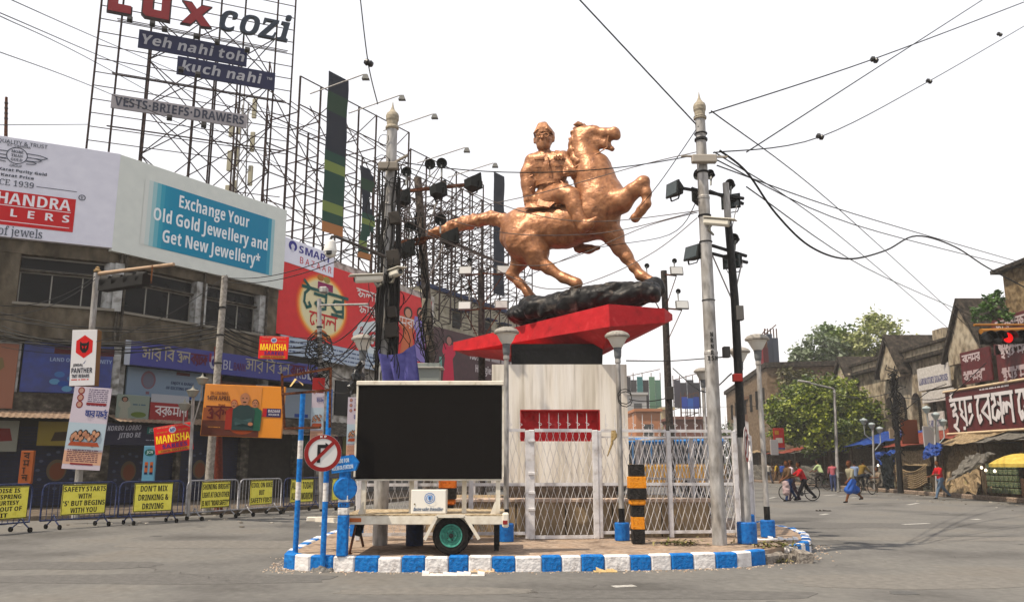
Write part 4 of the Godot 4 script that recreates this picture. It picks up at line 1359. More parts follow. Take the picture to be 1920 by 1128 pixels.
func make_masts() -> void:
	var m: MB
	# right ornamental pole
	var rb: Vector3 = V(3.584, .22, -14.781)
	var o := ornamental_pole(rb, 8.55, .125, "tall clean galvanised ornamental pole with turned finial near the kerb")
	for q in [[6.95, .02], [7.6, .03], [7.72, .015], [8.05, .012], [6.1, .02], [5.6, .012], [4.5, .01]]:
		m = mb()
		m.lathe(Vector3(0, q[0] - rb.y, 0), [Vector2(.11, -q[1]), Vector2(.124, -q[1] * .6), Vector2(.124, q[1] * .6), Vector2(.11, q[1])], 16)
		part("clamp", m, black_iron, o)
	# stencilled marks
	for k in 4: letters(o, ["N", "R", "N", "R"][k], Vector3(.0, 3.86 - k * .11 - rb.y, .124), .08, Color(.1, .1, .1), .05, "Droid Sans", 700, false, .012)
	for k in 3: letters(o, ["I", "S", "N"][k], Vector3(-.07 + k * .07, 3.43 - rb.y, .118 if k != 1 else .126), .08, Color(.1, .1, .1), .045, "Droid Sans", 700, false, .012)
	m = mb()
	m.rbox(Vector3(.0, 7.15 - rb.y, .17), Vector3(.46, .15, .14), .015)
	m.flatbar(Vector3(-.42, 7.22 - rb.y, .15), Vector3(.44, 7.2 - rb.y, .15), .05, .03)
	part("antenna_box", m, flat(Color(.6, .57, .53), .6), o)
	camera_bullet(V(3.753, 5.905, -14.55), Vector3(.9, -.25, .55), "cream bullet camera on the clean galvanised pole", V(3.732, 5.738, -14.78))
	# left ornamental pole wrapped in cable
	var lb: Vector3 = V(-2.279, .22, -14.781)
	o = ornamental_pole(lb, 8.35, .13, "tall ornamental pole wrapped in thick bundles of black cable")
	m = mb()
	m.rbox(Vector3(-.02, 7.0 - lb.y, .2), Vector3(.36, .14, .14), .015)
	m.flatbar(Vector3(.1, 7.1 - lb.y, .15), Vector3(.34, 7.2 - lb.y, .25), .05, .03)
	part("antenna_box", m, flat(Color(.5, .47, .43), .7), o)
	var r := RandomNumberGenerator.new()
	r.seed = 12
	m = mb()
	for k in 40:
		var a := r.randf() * TAU
		var y1 := r.randf_range(4.4, 7.2)
		var y0 := r.randf_range(2.4, 4.2)
		var rad := r.randf_range(.16, .21)
		var c := []
		for s in 9: c.append(Vector3(cos(a + s * .08) * rad + r.randfn(0, .015), lerpf(y1, y0, s / 8.0) - lb.y, sin(a + s * .08) * rad))
		m.tube(c, r.randf_range(.012, .028), 5)
	part("cables", m, flat(Color(.085, .078, .072), .65), o).set_meta("kind", "stuff")
	m = mb()
	for k in 30:
		var yy := r.randf_range(2.6, 7.6)
		var cr := r.randf_range(.08, .2)
		var c := []
		var ca := r.randf() * TAU
		for s in 12: c.append(Vector3(cos(ca) * .17 + cos(s * .6) * cr, yy - lb.y + sin(s * .6) * cr * 1.3, sin(ca) * .17 + .02 * s))
		m.tube(c, .008, 4)
	for k in 16:
		var yy := r.randf_range(2.6, 7.0)
		var c := []
		var ca := r.randf() * TAU
		for s in 7: c.append(Vector3(cos(ca) * (.17 + .3 * sin(s * .5)), yy - s * .14 - lb.y, sin(ca) * (.17 + .3 * sin(s * .5))))
		m.tube(c, .008, 4)
	part("loose_cables", m, flat(Color(.06, .056, .054), .65), o).set_meta("kind", "stuff")
	for q in [[5.25, .23, .28], [6.0, .2, .22], [3.92, .22, .26], [4.25, .16, .2]]:
		m = mb()
		m.rbox(Vector3(.12, q[0] - lb.y, .19), Vector3(q[1], q[2], .12), .01, Basis(Vector3(0, 0, 1), .15))
		part("junction_box", m, flat(Color(.2, .18, .16), .7), o)
	# dome camera on its arm
	var dc: Vector3 = V(-3.224, 5.321, -14.2)
	var c := thing("cctv_camera", "white dome camera hanging from a long arm off the cable-wrapped pole", "camera", dc, "surveillance cameras on the poles")
	m = mb()
	m.lathe(Vector3.ZERO, [Vector2(.0, .16), Vector2(.06, .155), Vector2(.09, .12), Vector2(.105, .04), Vector2(.115, -.02), Vector2(.115, -.06)], 20)
	part("housing", m, flat(Color(.82, .81, .79), .4), c)
	m = mb()
	m.lathe(Vector3.ZERO, [Vector2(.108, -.06), Vector2(.1, -.11), Vector2(.07, -.15), Vector2(.0, -.17)], 18)
	var dome := part("dome", m, flat(Color(.75, .74, .72), .3), c)
	m = mb()
	m.rbox(Vector3(0, -.09, .09), Vector3(.1, .09, .05), .02)
	part("lens", m, flat(Color(.03, .03, .035), .2), dome)
	m = mb()
	m.tube([Vector3(0, .16, 0), Vector3(.02, .22, 0), Vector3(.1, .22, 0), Vector3(.95, -.08, -.3)], .028, 8)
	part("arm", m, flat(Color(.22, .2, .19), .6), c)
	camera_bullet(V(-2.543, 4.791, -14.3), Vector3(-1, -.12, .35), "cream bullet camera on the left side of the cable-wrapped pole", V(-2.368, 4.791, -14.7))
	camera_bullet(V(-2.078, 4.921, -14.4), Vector3(.5, -.1, 1), "small bullet camera on the right side of the cable-wrapped pole", V(-2.281, 4.811, -14.7))
	# left floodlight mast
	var mbase: Vector3 = V(-1.736, .22, -17.4)
	o = thing("floodlight_mast", "brown steel mast with dark floodlights and loudspeakers left of the rider", "mast", mbase, "floodlight masts round the monument")
	m = mb()
	var tp: Vector3 = V(-2.086, 7.776, -17.4)
	var tx := tp.x
	m.tube([mbase + Vector3(0, 0, 0), Vector3(mbase.x, 4.0, -17.4), Vector3(tx, tp.y, -17.4)], [.11, .1, .085], 12)
	partw("shaft", m, worn("mast brown", [.0, Color(.16, .13, .11), .5, Color(.34, .3, .27), 1.0, Color(.5, .46, .42)], .6, .75), o)
	for q in [[V(-2.612, 7.364, -17.2), V(-.64, 7.583, -17.2)], [V(-2.523, 6.225, -17.2), V(-1.127, 6.463, -17.2)], [V(-2.575, 6.06, -17.2), V(-1.836, 6.272, -17.2)]]:
		m = mb()
		m.flatbar(q[0], q[1], .06, .07)
		partw("crossarm", m, rust, o)
	for q in [[V(-1.548, 7.415, -17.1), V(-1.957, 6.085, -17.3)], [V(-2.328, 7.198, -17.1), V(-2.034, 6.443, -17.3)], [V(-1.371, 6.387, -17.1), V(-1.883, 5.262, -17.3)]]:
		m = mb()
		m.flatbar(q[0], q[1], .04, .015)
		partw("brace", m, galv, o)
	for q in [V(-2.326, 7.177, -17), V(-1.55, 7.357, -17), V(-.805, 7.514, -17), V(-1.282, 6.3, -17), V(-2.207, 6.054, -17)]: floodlight(o, q, Vector3(.75, .12, -.55))
	for q in [[V(-2.31, 7.84, -17.2), .11], [V(-1.8, 8.012, -17.2), .12], [V(-1.543, 8.037, -17.2), .12], [V(-1.545, 6.749, -17.2), .13], [V(-2.21, 6.594, -17.2), .12]]: horn(o, q[0], q[1], Vector3(.25, -.1, 1))
	m = mb()
	for k in 8:
		var cp := []
		var ph := r.randf() * TAU
		for s in 10: cp.append((V(-2.01, 6.893, -17.2)).lerp(V(-1.746, 3.422, -17.2), s / 9.0) + Vector3(cos(ph + s) * .1 + r.randfn(0, .04), 0, sin(ph + s) * .1))
		m.tube(cp, .014, 4)
	for k in 10:
		var cp := []
		var cen: Vector3 = (V(-1.793, 4.647, -17.1)).lerp(V(-1.711, 3.857, -17.1), r.randf())
		var cr := r.randf_range(.12, .35)
		for s in 11: cp.append(cen + Vector3(cos(s * .6) * cr, sin(s * .6) * cr, .05 * k * .3))
		m.tube(cp, .01, 4)
	partw("cables", m, flat(Color(.07, .065, .06), .6), o).set_meta("kind", "stuff")
	m = mb()
	m.rbox(V(-1.817, 4.756, -17.2), Vector3(.18, .5, .14), .012)
	partw("meter_box", m, flat(Color(.52, .49, .43), .7), o)
	m = mb()
	m.rbox(V(-1.745, 3.378, -17.2), Vector3(.5, .5, .3), .012)
	partw("switch_cabinet", m, flat(Color(.5, .52, .5), .6), o)
	m = mb()
	m.rbox((V(-1.747, 3.5, -17.2)) + Vector3(0, .03, 0), Vector3(.64, .03, .42), .006)
	partw("cabinet_roof", m, flat(Color(.62, .61, .58), .6), o)
	# right floodlight mast
	var rbase: Vector3 = V(4.116, .22, -14.973)
	o = thing("floodlight_mast", "black steel mast with floodlights and turn sign standing in a blue drum", "mast", rbase, "floodlight masts round the monument")
	m = mb()
	drum(m, Vector3.ZERO, .17, .36)
	part("base_drum", m, drum_blue, o)
	var rt: Vector3 = V(4.069, 6.818, -15)
	var r1: Vector3 = V(4.137, 2.041, -15)
	m = mb()
	m.tube([rbase + Vector3(0, .3, 0), r1 + Vector3(-.02, 0, 0)], .085, 12)
	partw("lower_shaft", m, galv, o)
	m = mb()
	m.tube([r1 + Vector3(-.02, -.02, 0), V(4.125, 4.573, -15), V(4.079, 6.007, -15)], [.078, .075, .07], 12)
	partw("shaft", m, black_iron, o)
	m = mb()
	m.tube([V(4.078, 5.986, -15), rt], [.066, .06], 12)
	partw("upper_shaft", m, galv, o)
	for q in [[V(3.15, 6.654, -14.8), V(4.426, 6.543, -15.1)], [V(3.722, 6.625, -14.9), V(4.44, 6.469, -15.2)], [V(3.723, 5.566, -14.9), V(4.445, 5.437, -15.2)], [V(3.716, 5.412, -14.9), V(4.458, 5.312, -15.2)]]:
		m = mb()
		m.flatbar(q[0], q[1], .045, .05)
		partw("crossarm", m, black_iron, o)
	for q in [[V(3.724, 5.381, -14.9), V(4.066, 4.573, -15)], [V(4.259, 6.374, -15), V(4.134, 5.903, -15)], [V(4.33, 5.308, -15.1), V(4.105, 4.573, -15)]]:
		m = mb()
		m.flatbar(q[0], q[1], .03, .012)
		partw("brace", m, galv, o)
	for q in [[V(3.029, 6.623, -14.8), Vector3(-.8, .1, .4)], [V(3.546, 6.619, -15.2), Vector3(-.7, 0, -.4)], [V(4.207, 6.512, -15.2), Vector3(-.4, 0, .8)], [V(3.36, 5.422, -14.9), Vector3(-.8, .25, .5)], [V(4.177, 5.333, -15.2), Vector3(-.4, 0, .8)]]: floodlight(o, q[0], q[1], .34)
	for q in [[V(3.582, 7.024, -15.1), .11], [V(3.833, 7.06, -15.2), .1], [V(4.176, 6.821, -15.1), .11], [V(4.202, 5.744, -15.1), .11]]: horn(o, q[0], q[1], Vector3(-.75, -.1, .6), .22)
	for q in [[V(4.185, 4.294, -14.95), Vector3(.13, .27, .14), Color(.34, .33, .32)], [V(3.905, 3.573, -14.95), Vector3(.12, .2, .14), Color(.25, .24, .23)], [V(4.07, 3.102, -14.9), Vector3(.16, .14, .14), Color(.5, .12, .1)]]:
		m = mb()
		m.rbox(q[0], q[1], .01)
		partw("junction_box", m, flat(q[2], .6), o)
	# turn sign on the right mast, seen nearly edge-on
	var sg: Vector3 = V(4.139, 1.915, -14.86)
	turn_sign(Transform3D(Basis(Vector3.UP, 1.18), sg + Vector3(.0, 0, .06)), .31, "round no-right-turn sign seen edge-on against the right black mast", .0)
	# two dark masts with white-faced LED panels behind the podium
	for q in [[V(4.16, .22, -22), V(4.15, 6.64, -22), [V(4.46, 6.69, -21.8), V(4.57, 5.75, -21.8), V(3.68, 6.33, -21.8)], [V(3.69, 6.88, -22), V(4.45, 7.02, -22), V(4.52, 6.17, -22)], "dark mast with LED flood panels right of the rock"], [V(-.76, .22, -22), V(-.84, 6.67, -22), [V(-1.26, 6.7, -21.8), V(-.23, 6.72, -21.8), V(-1.27, 5.73, -21.8), V(-.29, 5.76, -21.8)], [V(-1.17, 7.03, -22), V(-1.16, 6.23, -22)], "grey mast with LED flood panels left of the rock"]]:
		o = thing("floodlight_mast", q[4], "mast", q[0], "floodlight masts round the monument")
		m = mb()
		m.tube([q[0], q[1] + Vector3(0, .1, 0)], [.11, .085], 10)
		partw("shaft", m, worn("mast dark", [.0, Color(.1, .09, .085), .5, Color(.2, .18, .17), 1.0, Color(.34, .31, .29)], .6, .7), o)
		var ys := []
		for p in q[2]:
			var pp: Vector3 = p
			m = mb()
			var bb := Basis(Vector3.UP, .12 * signf(pp.x - q[1].x)) * Basis(Vector3.RIGHT, -.2)
			m.rbox(pp, Vector3(.36, .24, .06), .01, bb)
			var pn := partw("led_panel", m, flat(Color(.42, .42, .41), .6), o)
			m = mb()
			m.box(pp + bb.z * .034, Vector3(.31, .19, .008), bb)
			partw("glass", m, flat(Color(.75, .75, .74), .25), pn)
			m = mb()
			m.flatbar(Vector3(q[1].x, pp.y - .06, q[1].z + .05), pp + Vector3(0, -.12, -.05), .04, .04)
			partw("crossarm", m, rust, o)
			m = mb()
			m.flatbar(Vector3(q[1].x, pp.y - 1.0, q[1].z + .06), pp + Vector3(0, -.12, -.04), .03, .02)
			partw("brace", m, rust, o)
		for p in q[3]: horn(o, p, .07, Vector3(.2, -.1, 1), .3)
		for y in [2.4, 3.4]:
			m = mb()
			m.rbox(Vector3(q[0].x, y, q[0].z + .14), Vector3(.2, .34, .14), .01)
			partw("junction_box", m, flat(Color(.22, .21, .2), .7), o)

func turn_sign(t: Transform3D, r: float, label: String, pole: float) -> Node3D:
	var o := thing("turn_sign", label, "traffic sign", t, "no-right-turn signs")
	var bz := Basis(Vector3.RIGHT, Vector3(0, 0, 1), Vector3(0, -1, 0))
	var m := mb()
	m.lathe(Vector3.ZERO, [Vector2(0, -.006), Vector2(r, -.006), Vector2(r, .0), Vector2(0, .0)], 40, bz)
	part("plate", m, flat(Color(.78, .77, .76), .5), o)
	m = mb()
	for k in 40:
		var a := TAU * k / 40.0; var b := TAU * (k + 1) / 40.0
		m.quad(Vector3(cos(a) * r * .99, sin(a) * r * .99, .004), Vector3(cos(b) * r * .99, sin(b) * r * .99, .004), Vector3(cos(b) * r * .77, sin(b) * r * .77, .004), Vector3(cos(a) * r * .77, sin(a) * r * .77, .004))
	var red := flat(Color(.5, .075, .07), .5)
	part("ring", m, red, o)
	m = mb()
	m.prism([Vector2(-.30, -.52) * r, Vector2(-.12, -.52) * r, Vector2(-.12, .26) * r, Vector2(.12, .26) * r, Vector2(.12, .12) * r, Vector2(.42, .36) * r, Vector2(.12, .56) * r, Vector2(.12, .45) * r, Vector2(-.30, .45) * r], Transform3D(Basis(), Vector3(0, 0, .003)), .002)
	part("arrow", m, flat(Color(.05, .05, .07), .5), o)
	m = mb()
	m.prism([Vector2(-.62, -.5) * r, Vector2(-.48, -.62) * r, Vector2(.62, .5) * r, Vector2(.48, .62) * r], Transform3D(Basis(), Vector3(0, 0, .0055)), .002)
	part("slash", m, red, o)
	letters(o, "K P", Vector3(0, r * .88, .0065), r * .13, Color(.85, .83, .8), r * .34, "Droid Sans", 700, false, .002)
	return o

func make_small_signs() -> void:
	var m: MB
	# blue and white posts with an empty rusty frame
	var bl := worn("post blue", [.0, Color(.03, .28, .52), .5, Color(.03, .41, .7), 1.0, Color(.1, .49, .76)], .5, .55)
	var wh := worn("post white", [.0, Color(.6, .57, .55), .5, Color(.8, .78, .76), 1.0, Color(.86, .85, .83)], .5, .6)
	var p1: Vector3 = V(-3.394, 0, -13.446); var p2: Vector3 = V(-2.845, 0, -12.931)
	var o := thing("sign_frame", "empty rusty sign frame on two blue and white banded posts at the kerb", "sign frame", (p1 + p2) / 2)
	for q in [[p1, [.0, 1.02, 1.3, 1.66, 1.95, 2.72], [0, 1, 0, 1, 0]], [p2, [.0, 1.02, 1.3, 2.72], [0, 1, 0]]]:
		var base: Vector3 = q[0]
		for k in q[2].size():
			m = mb()
			m.tube([base + Vector3(0, q[1][k], 0), base + Vector3(0, q[1][k + 1], 0)], .042, 12)
			partw("post_band", m, wh if q[2][k] == 1 else bl, o)
		var s := Solid.new()
		s.k = .05
		s.noise = horse_noise(int(base.x * 100), 9.0)
		s.bump = .05
		s.cap(base + Vector3(-.12, -.02, 0), .07, base + Vector3(.12, -.02, 0), .07)
		s.cap(base + Vector3(0, -.02, .08), .07, base + Vector3(0, .02, 0), .07)
		partw("footing", s.build(.025), worn("footing", [.0, Color(.3, .29, .28), 1.0, Color(.55, .54, .52)], .3, .95, 1.5), o)
	var z1 := -13.0
	for q in [[V(-3.655, 2.929, -13.1), V(-2.831, 3.05, -12.9)], [V(-3.641, 2.659, -13.1), V(-2.825, 2.709, -12.9)], [V(-3.571, 2.125, -13.1), V(-2.965, 2.133, -12.9)], [V(-3.658, 2.988, -13.1), V(-3.571, 2.125, -13.1)], [V(-2.839, 3.05, -12.9), V(-2.817, 2.133, -12.9)]]:
		m = mb()
		m.flatbar(q[0], q[1], .035, .035)
		partw("bar", m, rust, o)
	turn_sign(Transform3D(Basis(Vector3.UP, .22), (V(-2.844, 1.742, -12.62))), .275, "round no-right-turn sign facing the road on the blue and white post", .0)
	# bent scrap of paper board on the frame
	m = mb()
	var sp: Vector3 = V(-3.388, 2.826, -13)
	m.quad(sp + Vector3(-.11, -.05, 0), sp + Vector3(-.02, .07, .05), sp + Vector3(.03, .05, .12), sp + Vector3(-.06, -.06, .1))
	m.quad(sp + Vector3(-.02, .07, .05), sp + Vector3(.1, -.01, .0), sp + Vector3(.12, -.05, .06), sp + Vector3(.03, .05, .12))
	tag(partw("bent_board", m, flat(Color(.72, .62, .42), .8)), "bent cream scrap of board caught on the rusty sign frame", "board")
	# blue direction pillar
	var bp: Vector3 = V(-2.563, .22, -12.957)
	o = thing("direction_pillar", "bright blue direction pillar with round boss and pointed board on the kerb", "signpost", bp)
	for q in [[.0, .6, 0], [.6, .71, 1], [.71, .79, 0], [.79, .9, 1], [.9, 1.28, 0]]:
		m = mb()
		m.rbox(Vector3(0, (q[0] + q[1]) / 2, 0), Vector3(.155, q[1] - q[0] - .001, .15), .012)
		part("band", m, wh if q[2] == 1 else bl, o)
	letters(o, "K T P", Vector3(0, .75, .077), .05, Color(.08, .14, .3), .1, "Droid Sans", 700, false, .004)
	m = mb()
	m.lathe(Vector3(.01, .99, 0), [Vector2(0, -.14), Vector2(.15, -.14), Vector2(.175, -.11), Vector2(.175, .06), Vector2(.16, .085), Vector2(0, .085)], 30, Basis(Vector3.UP, .3) * Basis(Vector3.RIGHT, Vector3(0, 0, 1), Vector3(0, -1, 0)))
	part("boss", m, bl, o)
	m = mb()
	var bt := Transform3D(Basis(Vector3.UP, -.12) * Basis(Vector3(0, 0, 1), .12), Vector3(0, 1.36, .03))
	m.prism([Vector2(-.2, -.12), Vector2(.17, -.12), Vector2(.23, .0), Vector2(.15, .12), Vector2(-.2, .12)], bt, .07)
	var bd := part("arrow_board", m, bl, o)
	for k in 2:
		var tx := letters(bd, ["GUIDE FOR", "KOLKATA STATION"][k], Vector3.ZERO, .062, Color(.75, .8, .85), [.22, .33][k], "Droid Sans", 700, false, .004)
		tx.transform = bt * Transform3D(Basis(), Vector3(-.02, .05 - k * .1, .074)) * tx.transform
	# banner tied behind the screen's left edge
	o = thing("cloth_banner", "purple cloth sheet strung between the wrapped pole and the brown mast", "cloth", V(-2.254, 3.421, -16.2))
	m = mb()
	var A: Vector3 = V(-2.331, 3.469, -14.3); var B: Vector3 = V(-1.748, 3.701, -14.75); var C: Vector3 = V(-1.649, 2.93, -14.7); var D: Vector3 = V(-2.212, 2.894, -14.3)
	var gr := []
	for i in 21:
		var row := []
		for j in 11:
			var p := A.lerp(B, i / 20.0).lerp(D.lerp(C, i / 20.0), j / 10.0)
			p += Vector3(-.3, 0, .9) * (.07 * sin(i * .9 + j * .12) + .05 * sin(i * .37 - j * .3)) * (.35 + j / 15.0)
			p.y -= .1 * sin(PI * i / 20.0) * (1.0 - j / 10.0)
			row.append(p)
		gr.append(row)
	for i in 20:
		for j in 10: m.quad(gr[i][j], gr[i + 1][j], gr[i + 1][j + 1], gr[i][j + 1])
	partw("sheet", m, worn("purple cloth", [.0, Color(.26, .25, .45), .5, Color(.33, .32, .54), 1.0, Color(.4, .39, .6)], 1.0, .9), o)
	m = mb()
	m.bar(A, V(-2.354, 3.575, -14.6), .01)
	m.bar(B, V(-1.893, 4.11, -17.3), .01)
	partw("tie", m, flat(Color(.2, .2, .35)), o)
	# black plastic bundle
	var s := Solid.new()
	s.k = .05
	s.noise = horse_noise(41, 5.0)
	s.bump = .12
	s.chain([V(-2.833, 3.392, -15.4), V(-2.903, 3.112, -15.4), V(-2.934, 2.884, -15.4)], [.07, .13, .08])
	tag(partw("plastic_sack", s.build(.03), flat(Color(.035, .035, .04), .3)), "black plastic sack hung beside the lamp at the screen's left edge", "sack")





var FL := Transform3D(Vector3(.8894, 0, -.4571), Vector3.UP, Vector3(.4571, 0, .8894), Vector3(-17.728, 0, -27.000))
var FR := Transform3D(Vector3(.5305, 0, -.8477), Vector3.UP, Vector3(.8477, 0, .5305), Vector3(-14.421, 0, -28.700))
var RD := Transform3D(Vector3(.4075, 0, -.9132), Vector3.UP, Vector3(.9132, 0, .4075), Vector3(-10.533, 0, -36.000))
var RS := Transform3D(Vector3(.5330, 0, -.8461), Vector3.UP, Vector3(.8461, 0, .5330), Vector3(-11.165, 0, -40.500))
var LX := Transform3D(Vector3(.9177, 0, -.3974), Vector3.UP, Vector3(.3974, 0, .9177), Vector3(-17.419, 0, -33.000))

# --- flat print: shapes laid on a board in thin layers
func ell(m: MB, c: Vector2, r: Vector2, col: Color, z: float, k := 24) -> void:
	m.col = lin(col)
	for i in k:
		var a := TAU * i / k; var b := TAU * (i + 1) / k
		m.tris(Vector3(c.x, c.y, z), Vector3(c.x + cos(a) * r.x, c.y + sin(a) * r.y, z), Vector3(c.x + cos(b) * r.x, c.y + sin(b) * r.y, z), Vector3.BACK, Vector3.BACK, Vector3.BACK)

func poly(m: MB, pts: Array, col: Color, z: float) -> void:
	m.col = lin(col)
	m.prism(pts, Transform3D(Basis(), Vector3(0, 0, z)), .0)

func rect(m: MB, x0: float, y0: float, x1: float, y1: float, col: Color, z: float) -> void:
	poly(m, [Vector2(x0, y0), Vector2(x1, y0), Vector2(x1, y1), Vector2(x0, y1)], col, z)

func tiny(m: MB, x0: float, x1: float, y: float, h: float, col: Color, z: float) -> void: # a line of print too small to read
	var x := x0
	while x < x1:
		var w := rng.randf_range(.6, 3.2) * h
		rect(m, x, y - h * .3, minf(x + w, x1), y + h * .3, col, z)
		x += w + h * .5

func printed_person(m: MB, x: float, y: float, h: float, dress: Color, skin: Color, hair: Color, z: float, wide := 1.0) -> void:
	var w := h * .14 * wide
	poly(m, [Vector2(x - w * 1.1, y), Vector2(x + w * 1.1, y), Vector2(x + w * .7, y + h * .5), Vector2(x + w * 1.25, y + h * .62), Vector2(x + w, y + h * .8), Vector2(x - w, y + h * .8), Vector2(x - w * 1.25, y + h * .62), Vector2(x - w * .7, y + h * .5)], dress, z)
	ell(m, Vector2(x, y + h * .88), Vector2(w * .68, h * .115), hair, z + .002, 14)
	ell(m, Vector2(x, y + h * .87), Vector2(w * .46, h * .085), skin, z + .004, 14)
	rect(m, x - w * .2, y + h * .76, x + w * .2, y + h * .82, skin, z + .002)

# a board on a wall frame between two corners (top left, bottom right) in the wall's own metres; origin at its lower left corner
func board(called: String, label: String, cat: String, f: Transform3D, a: Vector2, b: Vector2, z: float, thick: float, m: Material, group := "") -> Node3D:
	var t := f * Transform3D(Basis(), Vector3(a.x, b.y, z))
	var o := thing(called, label, cat, t, group)
	var q := mb()
	q.rbox(Vector3((b.x - a.x) / 2, (a.y - b.y) / 2, -thick / 2), Vector3(b.x - a.x, a.y - b.y, thick), minf(.01, thick * .3))
	part("panel", q, m, o)
	o.set_meta("w", b.x - a.x)
	o.set_meta("h", a.y - b.y)
	return o

func wallpart(o: Node3D, called: String, f: Transform3D, s0: float, y0: float, s1: float, y1: float, z0: float, z1: float, m: Material) -> MeshInstance3D:
	var q := mb()
	q.box(Vector3((s0 + s1) / 2, (y0 + y1) / 2, (z0 + z1) / 2), Vector3(s1 - s0, y1 - y0, z1 - z0))
	var p := part(called, q, m, o)
	p.transform = o.transform.affine_inverse() * f
	return p

var stucco: StandardMaterial3D
var dark_glass: StandardMaterial3D
var dirty: StandardMaterial3D

func window_at(o: Node3D, f: Transform3D, s0: float, y0: float, s1: float, y1: float) -> void:
	var g0 := wallpart(o, "window", f, s0, y0, s1, y1, -.34, -.3, dark_glass)
	var fr := flat(Color(.5, .49, .46), .6)
	var q := mb()
	for y in [y0 + .03, y1 - .03, lerpf(y0, y1, .72), lerpf(y0, y1, .66)]: q.box(Vector3((s0 + s1) / 2, y, -.27), Vector3(s1 - s0, .05, .05))
	for k in 4: q.box(Vector3(lerpf(s0 + .03, s1 - .03, k / 3.0), lerpf(y0, y1, .33), -.272), Vector3(.04, (y1 - y0) * .62, .04))
	part("frame", q, fr, g0)
	wallpart(o, "transom", f, s0, lerpf(y0, y1, .67), s1, lerpf(y0, y1, .71), -.3, -.08, dirty)
	wallpart(o, "sill", f, s0 - .1, y0 - .09, s1 + .1, y0 - .002, -.3, .08, flat(Color(.46, .44, .4), .85))

